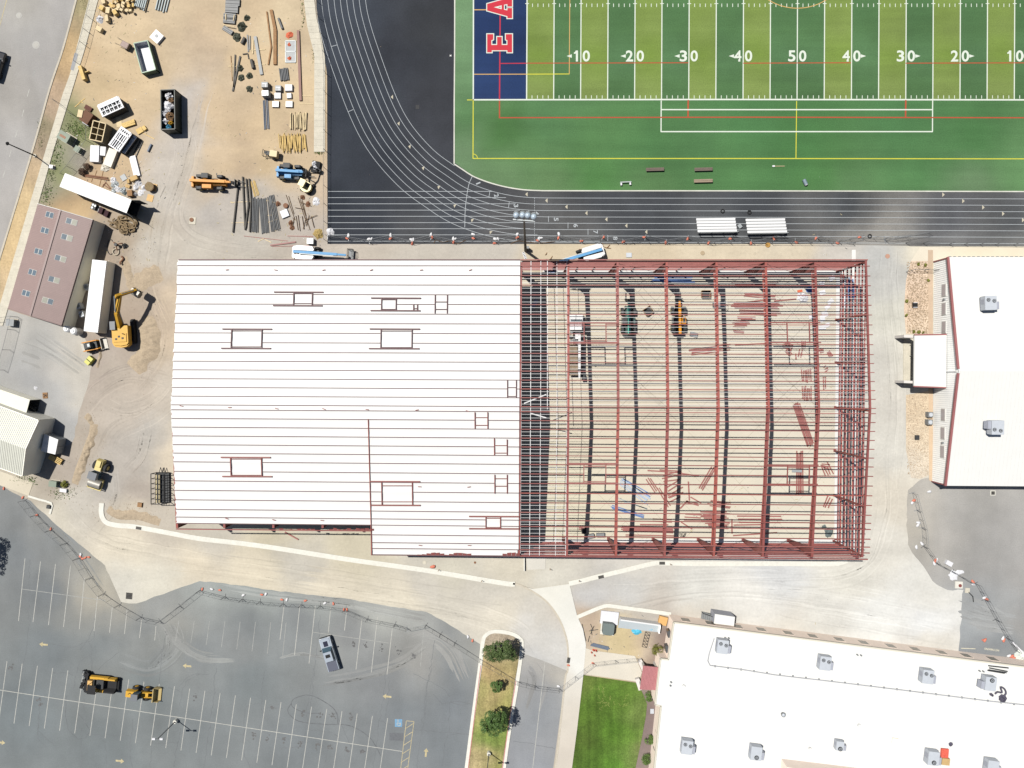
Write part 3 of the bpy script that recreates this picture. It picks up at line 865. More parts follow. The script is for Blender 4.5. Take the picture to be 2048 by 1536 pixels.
for cx, cy, sx, sy, n in ((285,560,25,40,160),(290,690,16,40,200),(180,880,18,40,160),(250,1020,40,12,140),(250,470,40,40,120),(140,980,30,20,100),(480,200,120,90,200),(600,430,30,30,90),(250,120,60,60,120)):
 for _ in range(n):
  pebble(RND.gauss(cx, sx), RND.gauss(cy, sy), RND.uniform(.03,.09))
flat('loose_stones', mb_, M_PEB, 'stuff')

# lines, arrows, cracks on the asphalt
M_LINE = mat('worn_line_paint', (198,197,190), .85, var=.18, scale=2.0)
M_FAINT = mat('faded_line_paint', (174,175,171), .85, var=.2, scale=2.0)
M_TANP = mat('faded_arrow_paint', (206,192,152), .85, var=.25, scale=2.5)
M_CRACK = mat('crack_sealant', (118,121,124), .8, var=.3, scale=1.5)
M_SKID = mat('tyre_mark', (112,115,118), .8, var=.3, scale=1.5)
def stripe(parent, a, b, w, m, name='parking_line', z=.008):
 return flat(name, ribbon(MB(),[at(*a).xy, at(*b).xy], w, z), m, 'structure', parent)
TOPS = [((50,1117),(37,1242)),((81,1123),(66,1244)),((111,1128),(97,1250)),((141,1131),(127,1254)),((169,1156),(158.6,1258)),((195,1193),(188,1262)),((224.6,1215),(219,1265.6)),((254,1220),(249,1268)),((284,1234),(279,1276)),((312,1252),(309.5,1281)),
  ((600,1209),(589,1310)),((630.7,1211),(618,1327)),((661.5,1214),(656.7,1265)),((692.8,1226),(689,1261)),((723.7,1239.5),(712,1339)),((755,1233.6),(742.6,1345)),((784.6,1257),(774,1349)),((568,1212),(560,1279))]
for a, b in TOPS:
 stripe(lot, a, b, .11, M_LINE)
for i in range(10,18):
 stripe(lot, (52 + 30.6 * i, 1235 + i * .6),(45 + 30.6 * i, 1240 + 4.2 * i), .09, M_FAINT)
stripe(lot, (847,1261),(841,1333), .1, M_FAINT)
stripe(lot, (44,1178),(211,1201), .1, M_FAINT, z=.009)
stripe(lot, (624,1264),(777,1286), .1, M_FAINT, z=.009)
for i in range(-1,25):
 a, b = (44.5 + 30.45 * i, 1327 + 4.55 * i),(28 + 30.35 * i, 1447 + 4.9 * i)
 stripe(lot, a, b, .11, M_LINE)
stripe(lot, (-20,1377),(805,1503), .11, M_LINE, z=.009)
stripe(drive, (1090,1323),(1065,1540), .1, M_LINE)
for a, b in (((812.7,1441.5),(801,1540)),((828,1443),(815,1540)),((812.7,1441.5),(828,1443))):
 stripe(lot, a, b, .1, M_TANP, z=.009)
for k in range(6):
 stripe(lot, (811 - k * 2.3,1457 + k * 17),(826.5 - k * 2.3,1447 + k * 17), .1, M_TANP, z=.0095)
def ground_arrow(x, y, rz, s=1.0, m=M_TANP, par=lot):
 p = at(x, y)
 pts = [(-.75,0),(-.15,.42),(-.15,.16),(.75,.16),(.75,-.16),(-.15,-.16),(-.15,-.42)]
 c_, s_ = math.cos(rz), math.sin(rz)
 mb = MB().poly([(p.x + (a * c_ - b * s_) * s, p.y + (a * s_ + b * c_) * s, .0085) for a, b in reversed(pts)])
 flat('direction_arrow', mb, m, 'structure', par)
for x, y, a in ((87,1289,-.1),(374,1332,-.1),(240,1522, PI - .1),(2,1485, PI - .1),(774,1393,-.1),(852,1505,-PI / 2 - .1)):
 ground_arrow(x, y, a)
c_ = at(797,1446)
badge = flat('accessible_bay_mark', MB().poly([(c_.x - .62, c_.y - .66,.010),(c_.x + .62, c_.y - .66,.010),(c_.x + .62, c_.y + .66,.010),(c_.x - .62, c_.y + .66,.010)]), mat('blue_bay_paint', (128,172,205), .8, var=.15, scale=3), 'structure', lot)
mb_ = MB()
ribbon(mb_,[Vector((c_.x + .05 + .3 * math.cos(t), c_.y - .15 + .3 * math.sin(t))) for t in [PI * (.75 + 1.5 * i / 12) for i in range(13)]], .1,.014)
ribbon(mb_,[Vector((c_.x - .1, c_.y + .42)), Vector((c_.x - .05, c_.y - .05)), Vector((c_.x + .25, c_.y - .1)), Vector((c_.x + .38, c_.y - .42))], .1,.0145)
mb_.poly([(c_.x - .1 + .1 * math.cos(t), c_.y + .5 + .1 * math.sin(t), .014) for t in [i * PI / 4 for i in range(8)]])
flat('wheelchair_symbol', mb_, M_LINE, 'structure', badge)
stripe(lot, (779,1473),(806,1474), 1.3, mat('grey_patch', (118,121,125), .9, var=.15, scale=3), 'asphalt_patch', .0075)

def crack(parent, pts, w=.055, m=M_CRACK, name='crack', jag=1.2):
 P = [Vector(p) for p in pts]
 q = [P[0]]
 for a, b in zip(P, P[1:]):
  n = max(2, int((b - a).length / 7))
  for i in range(1, n + 1):
   q.append(a.lerp(b, i / n) + (Vector((RND.gauss(0, jag), RND.gauss(0, jag))) if i < n else Vector((0,0))))
 flat(name, ribbon(MB(),[at(x, y).xy for x, y in q], w, .0072 + RND.random() * .0006), m, 'structure', parent)
A = (0,1236,5.12)
for pts in (((310,0),(285,200),(250,430),(180,760)),((965,0),(965,200),(910,240),(740,300),(530,265)),((910,240),(945,310),(930,400),(940,540)),((930,370),(820,450),(780,580),(750,720)),((1215,350),(1100,440),(1010,530)),((1700,130),(1680,250),(1650,430),(1630,670)),
   ((860,830),(860,1100),(830,1240),(840,1400),(820,1536)),((1590,1050),(1560,1280),(1540,1536)),((1360,1030),(1330,1300),(1330,1400),(1360,1536)),((1850,1130),(1820,1280),(1800,1430),(1780,1536)),((1590,1280),(1700,1285),(1820,1280)),((880,1190),(1050,1210),(1330,1205)),((410,860),(380,1150),(390,1240),(470,1310)),((2048,570),(1900,650),(1860,760),(1840,900)),((540,560),(640,555),(750,590)),((1060,1250),(1095,1400),(1090,1536)),((400,1000),(390,1160),(560,1310)),((1720,710),(1850,760))):
 crack(lot, zz(*A, *pts))
crack(lot, zz(*A, (680,800),(670,1000),(700,1150),(800,1240),(880,1230),(920,1160),(870,1060),(800,980)), .08, M_SKID, 'tyre_track', .3)
A = (360,1336,3.413)
for pts in (((250,0),(230,100),(240,170),(210,330),(190,500),(160,683)),((583,0),(560,130),(555,250),(480,240),(445,280),(430,480),(440,600),(480,683)),((555,250),(570,340),(540,420)),((910,0),(880,200),(860,400),(840,540),(690,550)),((1060,290),(1120,430),(1170,550)),((1410,0),(1390,180),(1360,350),(1340,520),(1320,683)),((1360,360),(1440,385),(1560,400),(1640,425)),((1720,0),(1680,150),(1670,280),(1640,500),(1620,683)),((1590,40),(1700,90),(1810,150),(1860,220)),((1730,180),(1790,245),(1850,230),(1990,250)),((1840,240),(1840,400),(1800,560),(1790,683)),((1640,425),(1800,440),(1990,455)),((870,420),(960,430),(1040,440),(1080,470)),((940,500),(1010,560),(980,683)),((0,120),(40,70),(120,40),(200,45)),((570,275),(700,275))):
 crack(lot, zz(*A, *pts))
for pts in (((1080,385),(1060,290),(960,215),(870,185),(780,210),(760,250),(790,280),(860,305),(950,310)),((760,240),(735,290),(770,340),(840,370),(1000,385),(1110,385),(1200,410),(1290,470),(1340,540),(1370,600))):
 crack(lot,[tuple(p) for p in smooth_line(zz(*A, *pts), 5)], .13, M_SKID, 'tyre_track', .25)
for pts in (((60,1120),(58,1200),(56,1240)),((160,1300),(180,1270),(190,1250)),((640,1230),(630,1330),(618,1440)),((870,1280),(855,1370),(850,1440)),((780,1360),(770,1440))):
 crack(lot, pts)
for pts in (((948,1405),(930,1410),(900,1404)),((940,1470),(925,1468),(900,1470))):
 crack(lot, pts)
crack(drive,[(1026,1482),(1060,1486),(1110,1498)])
M_OIL = mat('oil_stain', (112,112,112), .8, var=.35, scale=4)
for k, (x, y) in enumerate([(705,1288),(732,1290),(764,1296),(796,1302),(828,1310),(568,1480),(602,1484),(660,1496),(693,1500),(724,1503),(640,1428),(668,1430),(700,1436),(607,1424),(545,1417),(535,1477),(507,1472),(635,1491),(390,1394),(24,1332),(80,1407)]):
 mb_ = MB()
 for i in range(9):
  p = at(x + RND.gauss(0,2.6), y + RND.gauss(0,3.4))
  r_ = RND.uniform(.06,.22)
  mb_.poly([(p.x + r_ * RND.uniform(.6,1.2) * math.cos(t), p.y + r_ * RND.uniform(.6,1.2) * math.sin(t), .0065 + i * .0001) for t in [j * PI / 4 for j in range(8)]])
 flat('oil_stain', mb_, M_OIL, 'stuff', lot)
for x, y, dx in ((56.6,186,-4),(46,226,-4),(33,267,-4),(20.5,307.6,-4),(8,348,-4),(68,146,-4),(80,105,-4)):
 stripe(street, (x + 2, y - 7),(x - 2, y + 7), .12, M_LINE if y > 150 else M_FAINT, 'lane_dash')
stripe(street, (16,-10),(-8,80), .12, M_TANP, 'centre_line')
M_COVER = mat('manhole_concrete', (198,196,190), .9, var=.08)
M_COVER2 = mat('manhole_iron', (168,166,160), .6,.3, var=.1)
for x, y, r_ in ((38,31,.52),(72,90,.66)):
 p = at(x, y)
 o = flat('manhole', MB().tube((p.x, p.y, 0),(p.x, p.y, .012), r_, 20), M_COVER, 'structure', street)
 flat('cover', MB().tube((p.x, p.y, .01),(p.x, p.y, .02), r_ * .6,20), M_COVER2, 'structure', o)
flat('vault_cover', MB().prism([at(x, y).xy for x, y in ((150,106),(157,108),(148,142),(141.5,139.5))], .09,.115), mat('vault_steel', (140,142,146), .6,.3, var=.1), 'structure')
M_WHITESTAR = mat('white_paint', (245,245,242), .8, var=.05)

# pale dust dragged over the lot by turning wheels
LOTC = [(*at(x, y).xy, lit(*c)) for x, y, c in [(150,1200,(150,154,154)),(340,1250,(166,167,164)),(300,1330,(150,154,154)),(500,1190,(180,184,181)),(760,1225,(186,188,184)),(820,1290,(168,168,165)),(700,1330,(152,154,154)),(100,1090,(164,165,162)),(1070,1360,(166,166,165)),(1960,1215,(176,178,178)),(1960,1240,(182,184,184)),(90,720,(190,189,185)),(150,750,(202,198,188))]]
dust_ = []
n_ = 0
for pts, wid, cnt in (([(300,1215),(345,1255),(350,1300),(300,1335),(240,1320)], 36,14),([(330,1240),(350,1275),(400,1310),(470,1315)], 30,12),([(320,1245),(330,1290),(300,1330)], 30,8),([(800,1290),(860,1275),(900,1300),(930,1360)], 40,12),([(640,1360),(730,1345),(800,1325),(850,1290)], 26,9),([(560,1320),(600,1312),(650,1318)], 16,5),([(415,1170),(540,1192),(680,1207),(780,1225),(850,1240)], 18,12),([(60,1020),(110,1065),(160,1120),(200,1180)], 22,9),([(1060,1330),(1075,1360),(1060,1420)], 40,9),([(1915,1195),(1960,1215),(2010,1240)], 26,12),([(1915,1225),(1960,1238),(2030,1250)], 40,12),([(40,700),(90,720),(150,760)], 50,10),([(60,660),(120,700),(170,735)], 30,8)):
 base_ = smooth_line([at(x, y).xy for x, y in pts], 12)
 for k in range(cnt):
  seg = offset_line(base_, (RND.random() - .5) * wid * .0842)
  a0 = RND.randint(0, len(seg) // 2)
  seg = seg[a0:a0 + RND.randint(len(seg) // 3, len(seg))]
  if len(seg) > 2:
   n_ += 1
   dust_.append((seg, RND.uniform(.1,.7), .0052 + n_ * .000008, RND.choice((.86,.9,.94,1.0,.82))))
tint_ribbons('dust_streaks', dust_, LOTC, G_ASPHALT)
# small litter over the working yard
for nm_, m_, cnt, size in (('wood_litter', M_TANP, 260,.16),('white_litter', M_WHITESTAR, 130,.10),('dark_litter', M_CRACK, 260,.13)):
 mb_ = MB()
 for _ in range(cnt):
  cx, cy, sx, sy = RND.choice(((240,250,60,70),(560,160,50,120),(590,430,40,30),(270,370,40,30),(240,470,30,40),(500,380,80,80),(230,40,40,30),(1640,800,30,220),(1380,1000,120,60),(1205,1270,30,30)))
  p = at(RND.gauss(cx, sx), RND.gauss(cy, sy))
  if p.x < at(140,300).x or (at(652,100).x < p.x < at(1100,100).x):
   continue
  mb_.box((p.x, p.y, .02 + (.06 if p.x > at(1100,700).x and p.y < at(1100,560).y and p.y > at(1100,1080).y else 0)),(size * RND.uniform(.5,3.2), size * RND.uniform(.3,.8), .04), RND.uniform(0,3.1))
 flat(nm_, mb_, m_, 'stuff')
# markings and paint on the east lot
M_CREAMP = mat('cream_paint', (224,218,196), .85, var=.15, scale=3)
el = bpy.data.objects['east_lot']
stripe(el, (1922,1296.5),(1951,1297.5), .12, M_CREAMP)
NO_PARKING = (1983.5,1299.2)
c_ = at(1968,1280)
o_ = flat('red_oval_mark', MB().poly([(c_.x + .42 * math.cos(t), c_.y + .2 * math.sin(t), .009) for t in [i * PI / 8 for i in range(16)]]), mat('red_mark', (206,120,112), .8), 'structure', el)
stripe(o_, (1965.5,1280),(1970.5,1280), .12, M_CREAMP, 'paint_stroke', .0105)

# ------------------------------------------------------------------ running track and football field
track = sheet('running_track',[(628,-300),(630,-40),(633,15),(641,75),(650,120),(654,150),(655,488),(1690,488),(1700,490),(1830,492),(2300,494),(2300,-300)], 0.004,
  [(800,100,(54,57,64)),(700,60,(66,72,82)),(720,200,(64,70,80)),(860,60,(56,58,62)),(870,200,(60,62,68)),(700,350,(62,67,76)),(760,330,(54,58,66)),(850,340,(58,60,66)),(720,440,(62,66,74)),(900,440,(68,72,79)),(1000,470,(98,98,100)),(850,478,(84,85,88)),(1200,400,(72,75,80)),(1150,470,(108,108,108)),(1300,430,(76,79,84)),(1500,410,(74,77,82)),(1450,478,(92,94,96)),(1700,420,(72,76,81)),(1740,478,(150,146,140)),(1760,484,(165,162,156)),(1900,440,(78,80,85)),(1900,480,(122,122,122)),(2030,450,(84,87,91)),(2040,485,(128,128,126)),(660,400,(50,55,64)),(670,200,(52,57,66))], G_TRACK, 1.8)
TURF = [(910,-300),(910,326)] + [(920,333),(944,350),(965,359.5),(985,366),(1005,371.5),(1025,375.5),(1050,379),(1080,380.5),(1130,381)] + [(1500,381.5),(2048,382.5),(2300,383),(2300,-300)]
turf = sheet('turf_field', TURF, 0.008,
  [(925,60,(118,152,112)),(925,150,(112,148,106)),(930,240,(92,132,86)),(925,300,(112,140,105)),(1000,360,(110,142,100)),(1000,260,(76,118,66)),(1100,230,(90,132,86)),(1200,280,(90,132,82)),(1300,300,(80,124,76)),(1200,350,(84,130,74)),(1400,280,(82,124,78)),(1500,240,(80,126,78)),(1600,280,(76,122,72)),(1450,340,(86,130,80)),(1650,340,(82,128,74)),(1800,230,(82,128,80)),(1850,330,(86,132,82)),(1950,280,(78,124,74)),(2030,350,(100,140,92)),(1950,370,(112,142,104)),(1700,372,(98,136,90)),(1300,372,(96,134,86)),(1100,370,(104,138,92))], G_TURF, 2.5)
M_WL = mat('field_white', (232,240,226), .85, var=.05, scale=1.5)
M_YL = mat('field_yellow', (222,218,70), .85, var=.08, scale=1.5)
M_RL = mat('field_red', (190,84,52), .85, var=.08, scale=1.5)
M_RN = mat('field_red_navy', (196,44,70), .85, var=.08)
M_OL = mat('field_orange', (220,178,110), .85, var=.08)
M_TL = mat('track_white', (192,198,202), .85, var=.08, scale=1.5)
M_TAN = mat('track_tan', (208,200,178), .85, var=.08)

def fline(name, pts, w, m, z, parent):
 return flat(name, ribbon(MB(),[at(x, y).xy for x, y in pts], w, z), m, 'structure', parent)

# grass bands
DARK = [(84,122,78),(92,130,88),(82,118,74)]
LIGHT = [(128,150,76),(122,148,66),(132,152,84)]
xs_ = [1053.2,1107.3,1161.2,1215.2,1269.2,1323,1377.4,1431.6,1486,1540,1594,1648.3,1702.7,1757,1811.4,1865.5,1919.8,1974,2028.4,2083]
for i in range(len(xs_) - 1):
 light = (i % 2 == 0) if i < 10 else (i % 2 == 1)
 if i == 9 or i == 10:
  light = False
 cl = LIGHT if light else DARK
 t, b_ = xs_[i] + .9, xs_[i]
 t2, b2 = xs_[i + 1] + .9, xs_[i + 1]
 sheet('turf_band',[(t + .6,-60),(t2 + .6,-60),(t2,60),(b2,199.3),(b_, 199.3),(t, 60)], 0.012,[(t + 20,20, cl[0]),(t + 25,100, cl[1]),(t + 15,180, cl[2]),(t + 35,60, cl[2])], G_TURF, 2.5, 'structure', turf)
sheet('end_zone',[(947,-60),(1053.4,-60),(1053,199.3),(946.6,199.3)], 0.012,[(970,30,(38,58,100)),(1030,100,(34,54,94)),(970,180,(46,68,112)),(1030,180,(42,64,108))], G_TURF, 2.5, 'structure', turf)
# field lines
for i, x in enumerate(xs_):
 fline('yard_line',[(x + 1.2,-60),(x + .7,60),(x, 199)], .17 if i else .2, M_WL, .016, turf)
fline('sideline',[(947,199.6),(1450,199.0),(2100,199.8)], .24, M_WL, .017, turf)
fline('sideline',[(934,200),(947,199.8)], .14, M_YL, .017, turf)
fline('end_line',[(947,-60),(946.5,200)], .22, M_WL, .017, turf)
fline('soccer_line',[(946.4,200),(946,317)], .16, M_YL, .017, turf)
fline('soccer_line',[(945.5,317),(1500,317),(2100,317.8)], .16, M_YL, .0175, turf)
fline('soccer_line',[(1593.2,202),(1591.8,317)], .14, M_YL, .0182, turf)
fline('soccer_line',[(948,148.6),(1053,148.4)], .14, M_OL, .0182, turf)
fline('soccer_line',[(1053,148.4),(1139,148)], .14, M_YL, .0182, turf)
fline('soccer_line',[(1138.5,148.5),(1140,-60)], .13, M_OL, .0183, turf)
fline('soccer_line',[(948,19.6),(974,19.6)], .16, M_OL, .0182, turf)
fline('corner_arc',[(946 + 9 * math.sin(t), 317 - 9 * math.cos(t)) for t in [i * PI / 16 for i in range(9)]], .12, M_YL, .0186, turf)
fline('centre_circle',[(1594.5 + 108 * math.cos(t), -91.5 + 108 * math.sin(t)) for t in [PI * (.2 + .6 * i / 30) for i in range(31)]], .13, M_OL, .0184, turf)
fline('lacrosse_line',[(1001,-60),(999,199)], .22, M_RN, .0178, turf)
fline('lacrosse_line',[(999,201),(999,236)], .22, M_RL, .0178, turf)
fline('lacrosse_line',[(997.5,235.4),(1500,234.4),(2100,235.6)], .2, M_RL, .0181, turf)
fline('lacrosse_line',[(1001,127),(1053,126.6)], .16, M_RN, .0181, turf)
for a, b in ((1053,1377),(1486,1702),(1811,2100)):
 fline('lacrosse_line',[(a, 126.4),(b, 125.6)], .15, M_RL, .0181, turf)
fline('lacrosse_line',[(1376.4,200),(1376,235)], .25, M_RL, .0179, turf)
fline('lacrosse_line',[(1811.5,200),(1811,235)], .25, M_RL, .0179, turf)
for pts in ([(1322.4,201),(1322,263.4)],[(1865.2,201),(1864.8,263.4)]):
 fline('team_box_line', pts, .18, M_WL, .0179, turf)
fline('team_box_line',[(1322,219.3),(1865,219.4)], .2, M_WL, .0186, turf)
fline('team_box_line',[(1321.2,263.3),(1865.6,263.3)], .2, M_WL, .0187, turf)
hm = MB()
for i in range(len(xs_) - 1):
 for k in range(1,5):
  x = xs_[i] + (xs_[i + 1] - xs_[i]) * k / 5
  ribbon(hm,[at(x, 190.8).xy, at(x, 197.2).xy], .11,.0165)
  ribbon(hm,[at(x + 1,7.2).xy, at(x + 1,14).xy], .11,.0165)
 ribbon(hm,[at(xs_[i] - 2.8,7.4).xy, at(xs_[i] + 4.8,7.2).xy], .12,.0175)
flat('hash_marks', hm, M_WL, 'stuff', turf)
# lettering
def glyph(ch, x, y, w, h, rz=0.0, m=M_WL, z=.0195, parent=None, bold=.028, name='painted_number'):
 """a painted character, w x h photo pixels, centred on (x, y)"""
 cu = bpy.data.curves.new('text', 'FONT')
 cu.body = ch
 cu.offset = bold
 cu.resolution_u = 4
 ob = bpy.data.objects.new('text', cu)
 COL.objects.link(ob)
 bpy.context.view_layer.update()
 me = bpy.data.meshes.new_from_object(ob.evaluated_get(bpy.context.evaluated_depsgraph_get()))
 bpy.data.objects.remove(ob)
 bpy.data.curves.remove(cu)
 X, Y = [v.co.x for v in me.vertices],[v.co.y for v in me.vertices]
 cx, cy = (min(X) + max(X)) / 2,(min(Y) + max(Y)) / 2
 s = 0.0842
 kx, ky = w * s / (max(X) - min(X)), h * s / (max(Y) - min(Y))
 c, sn = math.cos(rz), math.sin(rz)
 for v in me.vertices:
  a, b = (v.co.x - cx) * kx, (v.co.y - cy) * ky
  v.co = (a * c - b * sn, a * sn + b * c, 0)
 me.name = name
 me.materials.clear()
 me.materials.append(m)
 o = bpy.data.objects.new(name, me)
 COL.objects.link(o)
 o.parent = parent
 p = at(x, y)
 o.location = (p.x, p.y, z)
 o['kind'] = 'structure'
 return o
for tens, x, dirn in (('1', 1161.5,-1),('2', 1269.5,-1),('3', 1377.3,-1),('4', 1486,-1),('5', 1594.2,0),('4', 1702.7,1),('3', 1811.5,1),('2', 1919.6,1),('1', 2028.2,1)):
 if tens == '1':
  ox = x - 13.2
  flat('painted_number', MB().poly([tuple(at(ox + a, b, .0195)) for a, b in ((3.2,101),(7.6,101),(7.6,123),(3.4,123),(3.4,107.2),(-.5,107.6),(-.5,105),(1.8,104))][::-1]), M_WL, 'structure', turf)
 else:
  glyph(tens, x - 10.6,112,14.5,22, parent=turf, bold=.022)
 glyph('0', x + 11,112,14.5,22, parent=turf, bold=.022)
 if dirn:
  ax = x + dirn * 22.5 - (0 if dirn > 0 else -1)
  pts = [(ax + dirn * 7,112),(ax - dirn * 3.5,108.6),(ax - dirn * 3.5,115.6)]
  flat('painted_arrow', MB().poly([tuple(at(a, b, .0195)) for a, b in pts]), M_WL, 'structure', turf)
M_LR = mat('letter_red', (214,48,66), .85, var=.04)
Z_ = lambda P: [(880 + a / 5.12, b / 5.12) for a, b in P]
E_ = Z_([(483,350),(545,350),(545,405),(526,412),(526,460),(585,460),(585,378),(632,378),(632,460),(690,460),(690,412),(674,405),(674,350),(738,350),(738,536),(690,536),(690,515),(530,515),(530,536),(483,536)])
A_half = [(483,40),(690,-18),(690,-38),(738,-38),(738,66),(690,66),(690,42),(655,48)]
A_ = Z_(A_half + [(a, 148 - b) for a, b in reversed(A_half)])
A_hole = Z_([(572,74),(626,60),(626,88)])
def grow(P, d):
 c = [Vector(p) for p in P]
 n = len(c)
 ar = sum(c[i].x * c[(i + 1) % n].y - c[(i + 1) % n].x * c[i].y for i in range(n))
 s = 1 if ar > 0 else -1
 out = []
 for i in range(n):
  a, b = (c[i] - c[i - 1]).normalized(),(c[(i + 1) % n] - c[i]).normalized()
  na, nb = Vector((a.y, -a.x)) * s, Vector((b.y, -b.x)) * s
  k = na + nb
  q = k.length_squared
  out.append(c[i] + (k * (2 / q) * d if q > .2 else na * d))
 return [tuple(p) for p in out]
def flatpoly(name, P, z, m, holes=()):
 loops = [[at(x, y, z) for x, y in P]] + [[at(x, y, z) for x, y in h] for h in holes]
 vs = [v for l in loops for v in l]
 fs = []
 for a, b, c in tessellate_polygon(loops):
  cr = (vs[b] - vs[a]).cross(vs[c] - vs[a]).z
  fs.append((a, b, c) if cr > 0 else (c, b, a))
 return flat(name, MB().add(vs, fs), m, 'structure', turf)
flatpoly('letter_outline', grow(E_, 1.9), .0205, M_WL)
flatpoly('painted_letter', E_, .0245, M_LR)
flatpoly('letter_outline', grow(A_, 1.9), .0205, M_WL,[grow(A_hole, -1.2)])
flatpoly('painted_letter', A_, .0245, M_LR,[grow(A_hole, 1.0)])
# white kerb round the turf
kerb('turf_kerb',[(910,-200),(909.3,100),(908.5,200),(908.3,328)], .2,.045, mat('turf_kerb_white', (226,226,214), .8), k=2)
kerb('turf_kerb',[(908.3,328),(922,337),(944,351.4),(965,360.5),(985,367.2),(1005,372.5),(1025,376.5),(1050,379.8),(1080,381.2),(1130,381.6),(1500,381.8),(2048,383.2),(2200,383.6)], .2,.045, MATS['turf_kerb_white'], k=3)
# lanes
INNER = [(727,-60),(731,0),(739,42),(757,99),(790,188),(821,247),(866,299),(909,331.5),(944,354),(985,369.5),(1020,377.8),(1050,381.6),(1080,383),(1130,383.4),(1300,383.6),(1650,384),(2100,385.2)]
inner_w = smooth_line([at(x, y).xy for x, y in INNER], 8)
for k in range(9):
 P = offset_line(inner_w, -1.055 * k)
 if k == 0:
  P = [p for p in P if p.x < at(912,330).x]
 flat('lane_line', ribbon(MB(), P, .075,.0085 + k * .0001), M_TL, 'structure', track)
for k, y in enumerate((382.8,395.2,407.6,420.3,432.6,445.3,457.4,469.7,482.4)):
 x1 = (985,1012,1032,1040,1045,1050,1060,1075,1200)[k]
 fline('lane_line',[(656, y),(x1, y)], .08, M_TL, .0096 + k * .00005, track)
fline('start_line', smooth_line([(944.5,353),(938,368),(933.5,392),(930.5,420),(929.5,455)], 5), .09, M_TL, .0102, track)
for a, b in (((980,382),(978,393)),((1018.5,404),(1017,415)),((1057.6,420),(1057.6,431.5)),((1097,432.5),(1097,444)),((1136,445),(1136,457)),((1176,458),(1176,469.5)),((1215.5,470),(1215.5,482)),((662.6,93),(674,90)),((696,223.6),(706.5,219))):
 fline('start_line',[a, b], .08, M_TL, .0102, track)
dm = MB()
y = 396.0
while y < 484:
 ribbon(dm,[at(1069, y).xy, at(1069, y + 2.6).xy], .07,.0104)
 y += 4.6
flat('dashed_finish_line', dm, M_TL, 'stuff', track)
for ch, x, y, a in (('1', 956.5,366.5,-1.2),('2', 993,391,-1.3),('3', 1032,411.3,-1.45),('4', 1073.5,426.4,-PI / 2),('5', 1112.2,438.6,-PI / 2),('6', 1151.5,451.3,-PI / 2),('7', 1191,464,-PI / 2),('8', 1230.5,476.6,-PI / 2)):
 glyph(ch, x, y, 2.6 if ch == '1' else 6.6,9, a, M_TL, .0105, track, .02, 'lane_number')
def tri_mark(x, y, rz, s=1.0):
 p = at(x, y)
 c, sn = math.cos(rz), math.sin(rz)
 pts = [(-.22,0),(.18,.38),(.18,-.38)]
 flat('lane_arrow', MB().poly([(p.x + (a * c - b * sn) * s, p.y + (a * sn + b * c) * s, .0102) for a, b in reversed(pts)]), M_TAN, 'structure', track)
for x, y, a in ((784,194,.95),(797,247,.8),(819,293,.75),(846,336,.65),(877,374,.5),(909,411,.4),(944,440,.3),(981,464,.2)):
 tri_mark(x, y, a - .9 + 0,.95)
for i in range(7):
 tri_mark(1053 + 39.9 * i, 388.5 + 12.55 * i, 0)
for i in range(5):
 tri_mark(1886.7 + 39.9 * i, 389.3 + 12.7 * i, PI)
fline('ground_mark',[(899.6,109.8),(902.6,112.6)], .11, M_WHITESTAR, .0104, track)
fline('ground_mark',[(902.6,109.8),(899.6,112.6)], .11, M_WHITESTAR, .0106, track)
p = at(835,214)
flat('valve_cover', MB().box((p.x, p.y, .01),(.62,.68,.02)), mat('dark_cover', (38,40,44), .7), 'structure', track)
glyph('NO PARKING', NO_PARKING[0], NO_PARKING[1], 29,4.2, PI - .12, M_CREAMP, .009, el, .02, 'painted_words')

# ------------------------------------------------------------------ the steel building going up
M_RED = mat('red_oxide_steel', (158,86,80), .55,.0, var=.10, scale=.5, fine=.06, fscale=2, spec=.4)
M_REDD = mat('dark_red_steel', (146,76,70), .55,.0, var=.12, scale=.5, spec=.4)
M_SHADEDUST = mat('shaded_dusty_purlin_steel', (112,78,82), .6, var=.15, scale=.6)  # darker copy of the red steel, partial shade and dust put into its colour
M_INS = mat('roof_insulation_white', (252,252,250), .6, var=.02, scale=.4)
M_BAND = mat('white_strap', (240,240,240), .5, var=.03)
M_ROD = mat('brace_rod_steel', (95,80,78), .5,.4)
Z_E, Z_R = 10.4,12.4
def y_ridge(x): return 814.5 + (x - 345) * .0055
def y_south(x): return 1107 + (x - 345) * .0086
def z_roof(x, y):
 yr = y_ridge(x)
 t = (y - 519.5) / (yr - 519.5) if y < yr else (y_south(x) - y) / (y_south(x) - yr)
 return Z_E + (Z_R - Z_E) * max(0, min(1, t))
def roof_pt(x, y, dz=0.0):
 """x is measured along the eaves in the photo; heights move it outward"""
 z = z_roof(x, y)
 return at(1050 + (x - 1050) * ((CAM_H - Z_E) / (CAM_H - z)), y, z) + Vector((0,0, dz))
PUR = [(519.5,519.5),(531,532),(550,551.8),(569,571.3),(588.4,590.8),(607.7,610.4),(627,629.9),(646,649.8),(665.4,669.3),(684.6,689.3),(704,709.2),(722,727),(739.3,745),(757,763.2),(774.4,781.2),(792,798.8),(809.4,817),
  (819.2,827.5),(836.5,845.3),(854,863),(871.5,881),(889,898.8),(906,916.4),(923.4,934.2),(942.4,953),(961.5,972.4),(980.5,991.9),(999.4,1011.4),(1018.5,1031),(1034,1047),(1046.5,1059.3),(1066,1078.8),(1081.5,1094.7),(1093,1106.4),(1106,1119)]
def pur_y(i, x):
 a, b = PUR[i]
 return a + (b - a) * (x - 345) / 1395
bld = thing('steel_building', 'large half roofed building of red steel frames with white sheeting over its left half', 'building', (*at(1050,800).xy, 0))
XL0, XR0 = 356,1735
